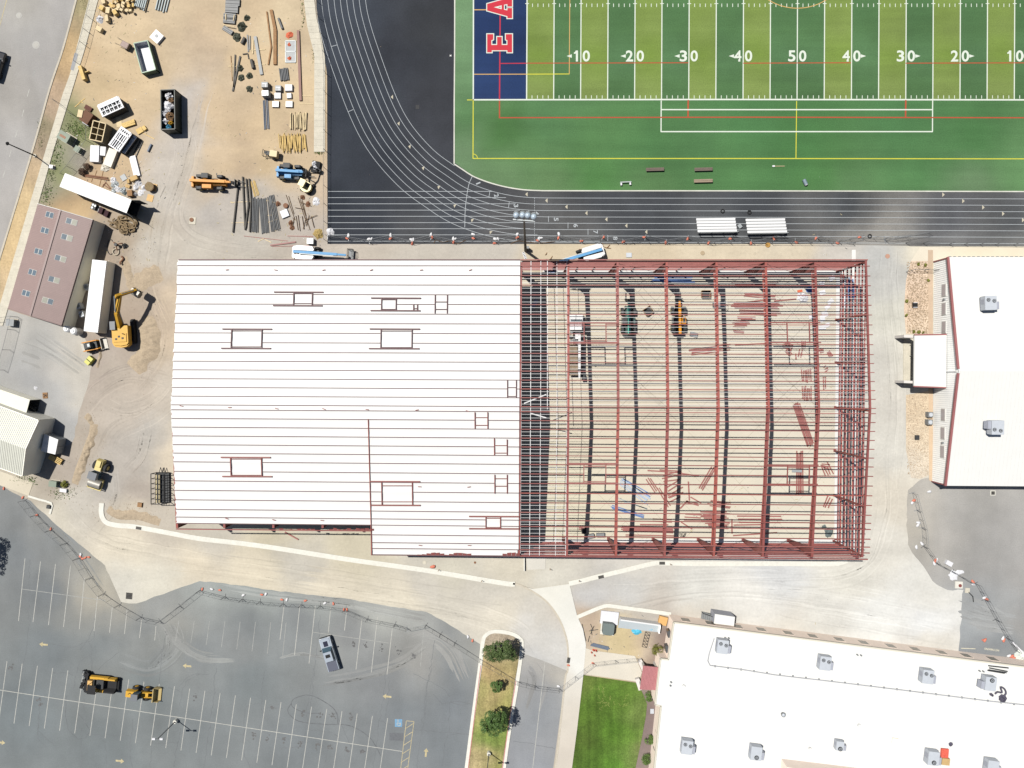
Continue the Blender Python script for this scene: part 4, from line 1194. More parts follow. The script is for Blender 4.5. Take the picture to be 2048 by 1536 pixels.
# roof openings, as photo boxes: long bars (x0, x1, y), uprights (x, y0, y1), short bars (x0, x1, y)
OPEN = [([(550,648,584),(549,647,611)],[(589.5,584,611),(626.5,584,611)],[(589.5,626.5,587),(589.5,626.5,607)]),
  ([(450,548,658),(449,547,696.5)],[(468.5,658,695),(528.5,658,695)],[(468.5,528.5,661.5),(468.5,528.5,693.5)]),
  ([(743.5,842.5,596),(743,842,621)],[(764.5,596,620),(793.5,596,620),(828.3,609,620),(836,609,620)],[(764.5,793.5,599),(764.5,793.5,618.5),(828,836,617)]),
  ([(742,841.5,657.8),(741,841,697)],[(764.5,658,696),(826,658,696)],[(764.5,826,661.8),(764.5,826,694.8)]),
  ([],[(871,589.5,626.5),(895.3,589.5,626.5)],[(871,895.3,603.7),(871,895.3,618.6)]),
  ([(449,547,914.8),(450.5,549,953)],[(468,916,952),(529,916,952)],[(468,529,918),(468,529,950.5)]),
  ([(743,842,963),(744,842,1010.5)],[(765.8,963,1009),(826.5,963,1009)],[(766,826.5,971.5),(766,826.5,1003.5)]),
  ([],[(951.5,824.5,858),(976.7,824.5,858)],[(951.5,976.7,835),(951.5,976.7,850.5)]),
  ([],[(989.5,877,911),(1014.6,879,911)],[(989.5,1014.6,891),(989.5,1014.6,906)]),
  ([],[(990,949.5,987),(1014.6,949.5,987)],[(990,1014.6,957.3),(990,1014.6,972.3)]),
  ([(938.5,1039,1033),(938.5,1039,1057.5)],[(972,1034,1057),(1001,1034,1057)],[(972,1001,1036.5),(972,1001,1055)]),
  ([],[(1015.3,760.5,795),(1032.7,760.5,795)],[(1015.3,1032.7,775),(1015.3,1032.7,792.5)]),
  ([(1137,1236,645.5),(1137,1236,684.6)],[(1167,646,683.5),(1210.5,646,683.5)],[(1137,1236,651.5),(1167,1210.5,681.3)]),
  ([(1536,1636,645),(1536,1636,684.8)],[(1569.8,646,684),(1614,646,684)],[(1570,1614,650)]),
  ([(1137,1235,927),(1137,1235,966)],[(1166.5,928,965),(1210,928,965)],[(1166,1210,933),(1166,1210,963)]),
  ([(1530,1630,930),(1530,1630,968.5)],[(1569.3,931,967),(1612.5,931,967)],[(1569,1612,935),(1569,1612,964)])]
def cut_by_openings(i, x0, x1):
 """a purlin stops at the sides of a roof opening"""
 segs = [(x0, x1)]
 for long_, ups, _ in OPEN:
  if len(ups) < 2:
   continue
  a, b = ups[0], ups[1]
  ym = pur_y(i, a[0])
  if a[1] + 2.0 < ym < a[2] - 2.0:
   ns = []
   for s in segs:
    if s[0] < a[0] and s[1] > b[0]:
     ns += [(s[0], a[0]),(b[0], s[1])]
    else:
     ns.append(s)
   segs = ns
 return segs
NP = len(PUR)
for i in range(NP):
 x0, x1 = XL0 - 1.0, XR0 + 4.5
 if i >= 31:
  x0 = 742
 if i in (0, NP - 1):
  x0, x1 = (XL0 + 1 if i == 0 else 742), XR0 + 1
 big = i in (0, NP - 1)
 for lo, hi, m_, w_ in ((x0,1040.5, M_SHADEDUST, .105),(1040.5, x1, M_RED, .12)):
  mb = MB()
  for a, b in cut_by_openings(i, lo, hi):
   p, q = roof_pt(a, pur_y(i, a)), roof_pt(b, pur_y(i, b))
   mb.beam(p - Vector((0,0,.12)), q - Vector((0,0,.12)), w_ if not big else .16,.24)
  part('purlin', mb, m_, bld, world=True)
# the eave of the set-back left part
mb = MB()
mb.beam(roof_pt(354,1058.3) - Vector((0,0,.12)), roof_pt(742,1062.2) - Vector((0,0,.12)), .14,.24)
part('eave_strut', mb, M_RED, bld, world=True)
mb = MB()
mb.beam(roof_pt(741.5,838) + Vector((0,0,.0)), roof_pt(743.5,1110) + Vector((0,0,.0)), .09,.2)
part('step_beam', mb, M_RED, bld, world=True)
# insulation laid in strips between the purlins
def ins_strip(i, xa, xb, n=22, ragged=0.0, ymax=None):
 vs, fs = [],[]
 rows = 4
 for k in range(n + 1):
  f = k / n
  for j in range(rows + 1):
   t = j / rows
   x = xa + (xb - xa) * f
   if k == 0:
    x += RND.uniform(-1.6,1.2) * ragged
   y0, y1 = pur_y(i, x), pur_y(i + 1, x)
   if ymax is not None and i + 1 == ymax[0]:
    y1 = ymax[1](x)
   sag = math.sin(PI * t) * (.05 + .035 * mnoise.noise(Vector((x * .03, i * 3.1, t))))
   p = roof_pt(x, y0 + (y1 - y0) * t, -.09 - sag + .02 * mnoise.noise(Vector((x * .12, y0 * .12,1))))
   vs.append(p)
 for k in range(n):
  for j in range(rows):
   a = k * (rows + 1) + j
   fs.append((a, a + 1, a + rows + 2, a + rows + 1))
 mb = MB().add(vs, fs, True)
 mb.f = [f[::-1] for f in mb.f]
 return part('insulation_strip', mb, M_INS, bld, world=True)
for i in range(NP - 1):
 xr = 1040.3 - i * .1
 if i < 30:
  ins_strip(i, XL0 - 1.0 - (.5 if 8 < i < 24 else 0), xr, ragged=1.0)
 else:
  ins_strip(i, 743, xr - (2 if i == 33 else 0), ragged=.6)
mb = MB()
for x, y in ((375,812),(470,815),(562,817),(655,818),(740,819),(838,820),(937,822),(455,539.5),(552,540),(648,540),(743,540),(843,540),(941,540),(456,1037),(550,1040),(646,1041),(841,973.5),(939,974),(841,1091),(939,1091)):
 mb.box(roof_pt(x, y, .02),(.5,.12,.03), RND.uniform(-.4,.4))
part('bent_clip', mb, M_REDD, bld, world=True, kind='stuff')
# torn and loose ends of the sheeting on the south eaves
mb = MB()
for x in range(560,742,9):
 y = 1061 + RND.uniform(-3,1)
 a = roof_pt(x, y - RND.uniform(1,4), .02)
 b = roof_pt(x + 8, y - RND.uniform(1,4), .02)
 mb.quad(a, roof_pt(x, 1061.5,-.02), roof_pt(x + 8,1061.6,-.02), b)
for x in list(range(835,935,9)) + list(range(1005,1034,9)):
 y = 1111
 s = 1.5 + 4 * abs(math.sin(x * .06))
 mb.quad(roof_pt(x, y - s, .02), roof_pt(x, y + .5,-.01), roof_pt(x + 8, y + .5,-.01), roof_pt(x + 8, y - s * RND.uniform(.7,1.2), .02))
mb.f = [f[::-1] for f in mb.f]
part('bare_eave_steel', mb, M_REDD, bld, world=True, kind='stuff')
# framed openings
for long_, ups, shorts in OPEN:
 mb = MB()
 for a, b, y in long_:
  mb.beam(roof_pt(a, y, -.02), roof_pt(b, y + (b - a) * .004,-.02), .19,.2)
 for x, y0, y1 in ups:
  mb.beam(roof_pt(x, y0,.01), roof_pt(x, y1,.01), .13,.2)
 for a, b, y in shorts:
  mb.beam(roof_pt(a, y, .02), roof_pt(b, y, .02), .10,.16)
 x_ = ups[0][0]
 part('roof_opening_frame', mb, M_RED if x_ > 1040 else (M_SHADEDUST if ups[0][1] < 810 else M_REDD), bld, world=True)
# rigid frames
FX = [(XL0 + 1, XL0 - 1.5),(451,449),(549.5,547),(648,645.5),(746.5,743.5),(845,842),(943.5,939.5),(1042,1038),(1136.7,1134),(1235.6,1232.4),(1334,1330),(1434,1428.8),(1532.8,1527),(1632,1625.7)]
FWIDE = .34
def plate(mb, q, t=.03):
 """thin web through four points lying in a plane x = const"""
 x = sum(p.x for p in q) / 4
 vs = [Vector((p.x - t / 2, p.y, p.z)) for p in q] + [Vector((p.x + t / 2, p.y, p.z)) for p in q]
 mb.add(vs,[(0,1,2,3),(7,6,5,4)] + [(i, i + 4,(i + 1) % 4 + 4,(i + 1) % 4) for i in range(4)])
for k, (xt, xb) in enumerate(FX):
 setback = xt < 740
 for side in (0,1):
  ye = 520.5 if side == 0 else (1060 if setback else 1112.5 + (xt - 743) * .006)
  xe = xt if side == 0 else xb
  xm = (xt + xb) / 2
  e = roof_pt(xe, ye)
  s = -1 if side == 0 else 1               # inward direction along y
  zt = e.z - .27
  inner0, inner1 = .42,1.35
  y0 = e.y + s * .26
  rid = roof_pt(xm, y_ridge(xm))
  # column
  mb = MB()
  A, B = Vector((e.x, y0,.06)), Vector((e.x, y0, zt))
  Ci, Di = Vector((e.x, y0 + s * inner0,.06)), Vector((e.x, y0 + s * inner1, zt - 1.15))
  mb.beam(A, B, FWIDE, .04, up=(0,1,0))
  mb.beam(Ci, Di, FWIDE, .04, up=(0,1,0))
  plate(mb,[A, Ci, Di, B])
  mb.box((e.x, y0 + s * .2,.08),(.5,.62,.05))
  c = part('column', mb, M_RED, bld, world=True)
  # rafter
  mb = MB()
  top0, top1 = Vector((e.x, y0, zt)), Vector((rid.x, rid.y, rid.z - .27))
  mid = top0.lerp(top1,.45)
  bo0 = Vector((e.x, y0 + s * inner1, zt - 1.15))
  bom, bo1 = mid - Vector((0,0,.75)), top1 - Vector((0,0,.72))
  mb.beam(top0, mid, FWIDE, .04)
  mb.beam(mid, top1, FWIDE, .04)
  mb.beam(bo0, bom, FWIDE, .04)
  mb.beam(bom, bo1, FWIDE, .04)
  plate(mb,[top0, bo0, bom, mid])
  plate(mb,[mid, bom, bo1, top1])
  part('rafter', mb, M_RED, bld, world=True)
# purlin clips on the bare rafters
mb = MB()
for xt, xb in FX[8:]:
 for i in range(2, NP - 2):
  y = pur_y(i, xt)
  x = xt + (xb - xt) * (y - 520) / 592
  mb.box(roof_pt(x, y + 1.2,-.2) + Vector((-.11,0,0)),(.1,.18,.12))
part('purlin_clip', mb, MATS['brace_rod_steel'], bld, kind='stuff', world=True)
# end wall: eave-high corner posts, wind columns, rafter, girts
XE, XEb = 1733,1725.5
ends = [(542,1732.5,524),(634,1735,628.5),(725,1739,722),(815,1741,822),(904,1737,918),(993,1731.5,1015),(1081,1726,1113.5)]
def xe_at(y): return XE + (XEb - XE) * (y - 520) / 594
mb = MB()
P_ = [roof_pt(xe_at(y), y, -.27) for y in (521,818,1115)]
mb.beam(P_[0], P_[1], .28,.3)
mb.beam(P_[1], P_[2], .28,.3)
part('end_rafter', mb, M_RED, bld, world=True)
for yb, xt_, yt in ends:
 t = roof_pt(xe_at(yt), yt, -.4)
 mb = MB()
 for dx in (-.13,.13):
  mb.beam((t.x + dx, t.y, .08),(t.x + dx, t.y, t.z), .24,.03, up=(1,0,0))
 mb.box((t.x, t.y, t.z / 2 + .04),(.24,.03, t.z - .08))
 mb.box((t.x, t.y, .08),(.4,.4,.05))
 part('end_post', mb, M_RED, bld, world=True)
GZ = [1.3,2.2,3.6,5.0,6.4,7.7,8.8,9.8]
for z in GZ:
 a, b = roof_pt(XE, 524), roof_pt(XEb, 1112)
 mb = MB().box(((a.x + b.x) / 2 + .16,(a.y + b.y) / 2, z),(.22, a.y - b.y, .07), math.atan2(b.x - a.x, a.y - b.y))
 part('girt', mb, M_RED, bld, world=True)
 a, b = roof_pt(1042,520.5), roof_pt(XE, 520.5)
 mb = MB().beam((a.x, a.y - .1, z),(b.x, b.y - .1, z), .24,.08)
 part('girt', mb, M_RED, bld, world=True)
 a, b = roof_pt(1038,1113.5), roof_pt(XEb, 1117.5)
 mb = MB().beam((a.x, a.y + .1, z),(b.x, b.y + .1, z), .17,.08)
 part('girt', mb, M_RED, bld, world=True)
 if z < 6:
  a, b = roof_pt(357,520.5), roof_pt(1042,520.5)
  part('girt', MB().beam((a.x, a.y - .1, z),(b.x, b.y - .1, z), .24,.08), M_RED, bld, world=True)
  a, b = roof_pt(357,524), roof_pt(354,1056)
  part('girt', MB().beam((a.x + .1, a.y, z),(b.x + .1, b.y, z), .24,.08), M_RED, bld, world=True)
# thin low jambs and the door headers of the south and north walls
for x in (1160,1196,1258,1282,1352,1380,1448,1472):
 p = roof_pt(x, 520.5)
 part('door_jamb', MB().box((p.x, p.y - .1,2.3),(.1,.2,4.4)), M_RED, bld, world=True)
# rods
def rod(p, q, r_=.025):
 part('brace_rod', MB().tube(p, q, r_, 5), M_ROD, bld, world=True)
for a, b in ((9,10),(11,12),(12,13)):
 pa, pb = roof_pt(FX[a][0], 521), roof_pt(FX[b][0], 521)
 rod((pa.x, pa.y - .3,.5),(pb.x, pb.y - .3,9.6))
 rod((pb.x, pb.y - .35,.5),(pa.x, pa.y - .35,9.6))
 pa, pb = roof_pt(FX[a][1], 1113), roof_pt(FX[b][1], 1113)
 rod((pa.x, pa.y + .3,.5),(pb.x, pb.y + .3,9.6))
 rod((pb.x, pb.y + .35,.5),(pa.x, pa.y + .35,9.6))
pa, pb = roof_pt(FX[13][0], 521), roof_pt(1732,521)
rod((pa.x, pa.y - .3,9.6),(pb.x, pb.y - .3,.5))
for a, b in ((9,10),(12,13)):
 for y0, y1 in ((522,627),(627,727),(727,817)):
  x = FX[a][0] - (y0 - 520) * .008
  x2 = FX[b][0] - (y0 - 520) * .008
  rod(roof_pt(x, y0,-.45), roof_pt(x2, y1,-.45), .018)
  rod(roof_pt(x2, y0,-.45), roof_pt(x, y1,-.45), .018)
# white straps under the purlins
def strap(p, q, w=.07):
 part('strap', MB().beam(p, q, w, .012), M_BAND, bld, world=True)
for i in range(1, NP - 1):
 for t in (.3,.72):
  y0, y1 = pur_y(i, 1090), pur_y(i + 1,1090)
  y = y0 + (y1 - y0) * t
  strap(roof_pt(1042, y - .2,-.30), roof_pt(1136.5, y + .2,-.30), .05)
for x, w in ((1043.5,.09),(1062,.1),(1081.8,.09),(1114,.08),(1134.2,.1)):
 strap(roof_pt(x, 521,-.31), roof_pt(x - 1, y_ridge(x), -.31), w)
 strap(roof_pt(x - 1, y_ridge(x), -.31), roof_pt(x - 3,1112,-.31), w)
strap(roof_pt(1095,521,-.31), roof_pt(1094, y_ridge(1095), -.31), .1)
for i in range(1,16):
 for t in (.28,.74):
  y0, y1 = pur_y(i, 1140), pur_y(i + 1,1140)
  y2, y3 = pur_y(i, 1730), pur_y(i + 1,1730)
  strap(roof_pt(1137, y0 + (y1 - y0) * t, -.30), roof_pt(1733, y2 + (y3 - y2) * t, -.30), .055)
for a, b in (((1048,807),(1092,789)),((1062,827),(1092,836))):
 strap(roof_pt(*a, -.34), roof_pt(*b, -.34), .16)

# the primer has weathered differently from piece to piece
VARS = [M_RED] + [mat('red_oxide_steel_%s' % n, c, .6, var=.14, scale=.5, fine=.08, fscale=2, spec=.3) for n, c in (('dull', (158,90,86)),('bright', (178,96,86)),('dusty', (172,108,102)))]
for o in bld.children:
 if o.data and o.data.materials and o.data.materials[0] == M_RED and RND.random() < .65:
  o.data.materials[0] = RND.choice(VARS[1:])

# ------------------------------------------------------------------ the other buildings
M_BROOF = mat('brown_metal_roof', (170,146,141), .5, var=.05, scale=.5, fine=.04, fscale=3)
M_BRIB = mat('brown_roof_rib', (158,134,130), .5, var=.05)
M_GWALL = mat('grey_green_siding', (.56,.54,.47), .6, var=.06, scale=.6, raw=True)
M_WROOF = mat('white_metal_roof', (254,254,250), .5, var=.02, scale=.5)
M_WRIB = mat('white_roof_rib', (251,251,248), .5, var=.02)
M_WHITE = mat('white_sheet_metal', (252,252,252), .45, var=.02, spec=.4)
M_CREAM = mat('cream_siding', (.76,.72,.60), .6, var=.05, raw=True)
M_GLASSP = mat('skylight_panel', (112,128,140), .25, var=.12, scale=2, spec=.6)
M_GLASSC = mat('clear_skylight_panel', (176,176,160), .3, var=.15, scale=1.5, spec=.5)
M_WFRAME = mat('white_window_frame', (238,236,230), .6, var=.03)
M_GLASS = mat('dark_window_glass', (96,100,104), .12, var=.1, spec=.7)
M_TRIM = mat('red_trim', (176,112,112), .55, var=.06)
M_LGREY = mat('light_grey_siding', (.68,.68,.66), .6, var=.03, raw=True)
M_GRIB = mat('grey_siding_rib', (.55,.56,.55), .6, var=.03, raw=True)
M_BEIGE = mat('beige_wall', (.64,.54,.46), .85, var=.04, raw=True)
M_BLACK = mat('black_rubber', (34,34,36), .8, var=.15, scale=3)
M_DARK = mat('dark_grey_steel', (62,64,66), .6, var=.15, scale=2)
M_GREY = mat('grey_steel', (150,154,156), .5,.1, var=.1, scale=2)
M_GALV = mat('galvanised_steel', (190,196,198), .45,.25, var=.08, scale=2)
M_HVAC = mat('hvac_grey', (216,222,230), .5,.05, var=.04, scale=2)
M_HVACD = mat('hvac_side_grey', (190,194,206), .5,.05, var=.04, scale=2)

def slope(mb, q, t=.08):
 """slab through four world points, t thick downwards"""
 vs = [Vector(p) for p in q] + [Vector(p) - Vector((0,0, t)) for p in q]
 n = (vs[1] - vs[0]).cross(vs[2] - vs[0])
 fs = [(0,1,2,3),(7,6,5,4)] + [(i, i + 4,(i + 1) % 4 + 4,(i + 1) % 4) for i in range(4)]
 if n.z < 0:
  fs = [f[::-1] for f in fs]
 return mb.add(vs, fs)
def wall_ring(mb, tops, t=.12):
 """walls from the ground up to the listed top points (closed ring)"""
 n = len(tops)
 for i in range(n):
  a, b = Vector(tops[i]), Vector(tops[(i + 1) % n])
  q = [Vector((a.x, a.y, 0)), Vector((b.x, b.y, 0)), b, a]
  nrm = Vector((b.y - a.y, a.x - b.x, 0)).normalized() * t
  vs = q + [p - nrm for p in q]
  mb.add(vs,[(0,1,2,3),(7,6,5,4)] + [(k, k + 4,(k + 1) % 4 + 4,(k + 1) % 4) for k in range(4)])
 return mb
def ribs(mb, a, b, c, d, n, w=.05, h=.04):
 """raised seams from edge a-b to edge d-c"""
 for i in range(n):
  t = (i + .5) / n
  p, q = Vector(a).lerp(Vector(b), t), Vector(d).lerp(Vector(c), t)
  mb.beam(p + Vector((0,0, h / 2)), q + Vector((0,0, h / 2)), w, h)
 return mb

# brown roofed shop
b1 = thing('workshop', 'brown metal roofed workshop with paired skylights beside the street pavement', 'building', (*at(100,530).xy, 0))
ZE, ZR = 3.5,4.7
e = [at(75.5,407.5, ZE), at(121,420, ZR), at(185.5,439.5, ZE), at(123,651, ZE), at(60.5,631.5, ZR), at(15.5,617, ZE)]
part('wall', wall_ring(MB(),[e[i] + (Vector((100 * .0,0,0))) - Vector((0,0,.15)) for i in (0,1,2,3,4,5)][::-1]), M_GWALL, b1, world=True)
rf = part('roof', slope(slope(MB(),[e[0], e[1], e[4], e[5]]),[e[1], e[2], e[3], e[4]]), M_BROOF, b1, world=True)
part('roof_rib', ribs(ribs(MB(), e[0], e[5], e[4], e[1], 66), e[1], e[4], e[3], e[2], 66), M_BRIB, rf, kind='stuff', world=True)
part('ridge_cap', MB().beam(e[1] + Vector((0,0,.05)), e[4] + Vector((0,0,.05)), .3,.05), M_BRIB, rf, world=True)
def on_plane(a, b, c, px, py, up=.06):
 n = (Vector(b) - Vector(a)).cross(Vector(c) - Vector(a))
 d = MCAM @ Vector((px - 1024.0,768.0 - py, -FPX))
 o = Vector((0,0, CAM_H))
 t = n.dot(Vector(a) - o) / n.dot(d)
 return o + d * t + Vector((0,0, up))
ax = Vector((-60,211)).normalized()          # along the ridge, in photo pixels
ay = Vector((ax.y, -ax.x))
for pl, pts, hw in (((e[0], e[1], e[4]),[(99.6,429.7),(90,461),(77.3,503),(65,544.5),(52.3,586.5)], 7.6),((e[1], e[2], e[3]),[(143.5,443.5),(134,475),(121.2,517),(108.4,559.5),(95.7,601.8)], 11)):
 for k, (x, y) in enumerate(pts):
  def P(u, v, up): return on_plane(*pl, x + ay.x * u * hw + ax.x * v * 5.2, y + ay.y * u * hw + ax.y * v * 5.2, up)
  fr = part('skylight', slope(MB(),[P(-1.05,-1.1,.05), P(1.05,-1.1,.05), P(1.05,1.1,.05), P(-1.05,1.1,.05)], .06), M_WFRAME, rf, world=True) if False else part('skylight', slope(MB(),[P(-1.05,-1.1,.05), P(1.05,-1.1,.05), P(1.05,1.1,.05), P(-1.05,1.1,.05)], .06), M_WFRAME, b1, world=True)
  for s in (-1,1):
   q = [P(s * .08,-1,.07), P(s * .97,-1,.07), P(s * .97,1,.07), P(s * .08,1,.07)]
   part('pane', slope(MB(), q, .02), M_GLASSP if (hw < 9 or (s < 0) == (k < 4)) else M_GLASSC, fr, world=True)
g0, g1 = at(185.5,439.5,3.3), at(123,651,3.3)
part('gutter', MB().beam(g0 + Vector((.12,0,0)), g1 + Vector((.12,0,0)), .14,.12), M_BRIB, b1, world=True)
part('rake_trim', MB().beam(e[0], e[1], .1,.16).beam(e[1], e[2], .1,.16), M_WFRAME, b1, world=True)
part('rake_trim', MB().beam(e[5], e[4], .1,.16).beam(e[4], e[3], .1,.16), M_BRIB, b1, world=True)
for y, n_, l in ((574, 'air_conditioner', 'white air conditioner beside the workshop wall, north of the other two'),(612, 'air_conditioner', 'white air conditioner beside the workshop wall nearest its south end'),(628, 'air_conditioner', 'small grey air conditioner low by the workshop wall')):
 x = {574: 173,612: 157,628: 163}[y]
 p = at(x, y, .9)
 t = thing(n_, l, 'air conditioner', (p.x, p.y, 0), R(-73), 'air conditioners by the workshop')
 part('cabinet', MB().box((0,0,.5),(.95,.75,1.0)), M_HVAC, t)
 part('fan_grille', MB().tube((0,0,1.0),(0,0,1.03), .3,14), M_GREY, t)

# long white storage container next to it
def container(name, label, cat, top, z, m_top, m_side, corr=True, base=.15, nrib=34):
 """box container from its four roof corners in the photo"""
 q = [at(x, y, z) for x, y in top]
 c = sum(q, Vector()) / 4
 t = thing(name, label, cat, (c.x, c.y, 0))
 low = [Vector((p.x, p.y, base)) for p in q]
 hi = [Vector((p.x, p.y, z - .08)) for p in q]
 part('body', MB().add(low + hi,[(3,2,1,0),(4,5,6,7)] + [(i, (i + 1) % 4,(i + 1) % 4 + 4, i + 4) for i in range(4)]), m_side, t, world=True)
 r = slope(MB(),[p + (p - c).normalized() * .04 for p in q], .1)
 ro = part('roof', r, m_top, t, world=True)
 if corr:
  mb = MB()
  for (a, b) in ((0,1),(1,2),(2,3),(3,0)):
   L = (q[b] - q[a]).length
   out = Vector((q[b].y - q[a].y, q[a].x - q[b].x, 0)).normalized()
   if out.dot(q[a] - c) < 0:
    out = -out
   n = max(4, int(L / .36))
   for i in range(n):
    p = q[a].lerp(q[b], (i + .5) / n) + out * .025
    mb.box((p.x, p.y, z / 2),(.16,.05, z - .5), math.atan2(q[b].y - q[a].y, q[b].x - q[a].x))
  part('side_rib', mb, m_side, t, world=True, kind='stuff')
  mb = MB()
  ribs(mb, q[0], q[3], q[2], q[1], nrib, .12,.02) if (q[3] - q[0]).length > (q[1] - q[0]).length else ribs(mb, q[0], q[1], q[2], q[3], nrib, .12,.02)
  part('roof_rib', mb, m_top, ro, world=True, kind='stuff')
 return t, q
container('shipping_container', 'long white roofed container standing between the workshop and the big excavator', 'container',[(184.8,519.5),(213,522.5),(195.5,665),(167.5,661.5)], 2.7, M_WHITE, M_CREAM)
for x, y, l in ((131,657, 'white plastic water tank nearer the workshop corner'),(145,662, 'white plastic water tank nearer the long container')):
 p = at(x, y, 2.0)
 t = thing('water_tank', l, 'tank', (p.x, p.y, 0), 0, 'white tanks below the workshop')
 part('body', MB().tube((0,0,.05),(0,0,1.7), .62,18).tube((0,0,1.7),(0,0,1.95), .62,18,.42), M_WHITE, t)
 part('lid', MB().tube((0,0,1.95),(0,0,2.03), .2,12), M_GALV, t)

# semi-trailer with its rear doors open
tr = thing('box_trailer', 'long white box trailer with dark rear doors swung open', 'trailer', (*at(195,390).xy, 0))
zt = 4.0
q = [at(130,346.5, zt), at(263,400, zt), at(253,426, zt), at(119,373, zt)]
c_ = sum(q, Vector()) / 4
ddx = (q[1] - q[0]).normalized()
ddy = (q[0] - q[3]).normalized()
low = [Vector((p.x, p.y, 1.15)) for p in q]
def wallq(mb, a, b, z0, z1, t=.05):
 a, b = Vector(a), Vector(b)
 return mb.beam((a.x, a.y, (z0 + z1) / 2),(b.x, b.y, (z0 + z1) / 2), t, z1 - z0)
mb = MB()
wallq(mb, q[0], q[1], 1.1, zt - .05)
wallq(mb, q[2], q[3], 1.1, zt - .05)
wallq(mb, q[0], q[3], 1.1, zt - .05)
part('side_panel', mb, M_WHITE, tr, world=True)
part('roof', slope(MB(), q, .06), M_WROOF, tr, world=True)
part('floor', slope(MB(), low, .15), M_DARK, tr, world=True)
for s, k in ((1,1),(-1,2)):
 h = q[k]
 d = (ddx * .93 + ddy * s * .36).normalized() if s > 0 else (ddx * .97 - ddy * .25).normalized()
 mb = MB()
 wallq(mb, h, h + d * 1.22,1.15, zt - .1)
 part('rear_door', mb, M_DARK, tr, world=True)
for u in (9.6,10.9):
 for s in (-1,1):
  p = q[3].lerp(q[0], .5 + s * .38) + ddx * u
  part('wheel', MB().wheel((p.x, p.y, .52), .52,.5, tuple(ddy)), M_BLACK, tr, world=True)
p = q[3].lerp(q[0], .5) + ddx * 2.2
for s in (-1,1):
 pp = p + ddy * s * .8
 part('landing_leg', MB().box((pp.x, pp.y, .55),(.16,.16,1.1)), M_DARK, tr, world=True)

# pale shed at the left edge with its lean-to
sh = thing('shed', 'pale ribbed metal shed with a ridge and a lower bay at the left edge', 'building', (*at(30,870).xy, 0))
ZE2, ZR2 = 4.2,5.6
s_ = [at(76,841, ZE2), at(50,898, ZR2), at(43.5,951.5, ZE2)]
dirx = Vector((-1,.36,0)).normalized()
def far(p): return p + dirx * 14
part('wall', wall_ring(MB(),[s_[0], s_[1], s_[2], far(s_[2]), far(s_[1]), far(s_[0])]), M_GWALL, sh, world=True)
r1 = part('roof', slope(slope(MB(),[s_[0], s_[1], far(s_[1]), far(s_[0])]),[s_[1], s_[2], far(s_[2]), far(s_[1])]), mat('pale_shed_roof', (240,240,226), .5, var=.03), sh, world=True)
part('roof_rib', ribs(ribs(MB(), s_[0], far(s_[0]), far(s_[1]), s_[1], 46), s_[1], far(s_[1]), far(s_[2]), s_[2], 46), mat('shed_roof_rib', (216,216,204), .5), r1, world=True, kind='stuff')
w0, w1 = at(76,841,0), at(50,898,0)
for f0, f1, z0, z1, m_, n_ in ((.30,.52,.2,2.4, M_HVACD, 'door'),(-.1,.02,1.5,2.4, M_GREY, 'window')):
 a, b, c2 = Vector((s_[0].x, s_[0].y, 0)), Vector((s_[2].x, s_[2].y, 0)), None
 p0, p1 = a.lerp(b, f0 if f0 > 0 else .06), a.lerp(b, f1 if f0 > 0 else .2)
 nn = Vector((a.y - b.y, b.x - a.x, 0)).normalized()
 if nn.x < 0:
  nn = -nn
 mb = MB()
 mb.beam(p0 + nn * .02 + Vector((0,0,(z0 + z1) / 2)), p1 + nn * .02 + Vector((0,0,(z0 + z1) / 2)), .06, z1 - z0)
 part(n_, mb, m_, sh, world=True)
lt = thing('open_fronted_container', 'pale roofed container open at its dark right end above the shed', 'container', (*at(30,805).xy, 0))
zt = 2.7
q = [at(-40,766, zt), at(59.5,800, zt), at(52.5,826, zt), at(-46,795, zt)]
mb = MB()
wallq(mb, q[0], q[1], .1, zt - .05)
wallq(mb, q[2], q[3], .1, zt - .05)
part('side_panel', mb, M_CREAM, lt, world=True)
part('roof', slope(MB(), q, .08), mat('pale_cream_roof', (250,250,234), .5, var=.02), lt, world=True)
part('floor', slope(MB(),[Vector((p.x, p.y, .15)) for p in q], .1), M_DARK, lt, world=True)
mb = MB()
for k in range(5):
 p = at(66 + k * 2,822 + RND.uniform(-10,8), 0)
 mb.box((p.x, p.y, RND.uniform(.3,.8)),(RND.uniform(.3,.8), RND.uniform(.3,.8), RND.uniform(.4,.9)), RND.uniform(0,1))
part('stored_goods', mb, M_DARK, lt, world=True, kind='stuff')
solo('sheet_stack', slope(MB(),[at(70,826,.5), at(106,838,.5), at(100,845,.5), at(66,836,.5)], .45), M_CREAM, 'stack of pale sheets leaning by the open container and the shed corner', 'sheet stack')
for y0, y1, l in ((0,1, 'white storage box at the shed door, the upper of the pair'),(1,2, 'white storage box at the shed door, the lower of the pair')):
 a, b, c2, d = Vector((89,868)), Vector((116,879)), Vector((110,909)), Vector((82,902))
 top = [a.lerp(d, y0 / 2 + .01), b.lerp(c2, y0 / 2 + .01), b.lerp(c2, y1 / 2 - .01), a.lerp(d, y1 / 2 - .01)]
 t, q = container('storage_box', l, 'container',[tuple(v) for v in top], 2.3, M_WHITE, M_GALV, False, .1)
 t['group'] = 'white storage boxes by the shed'

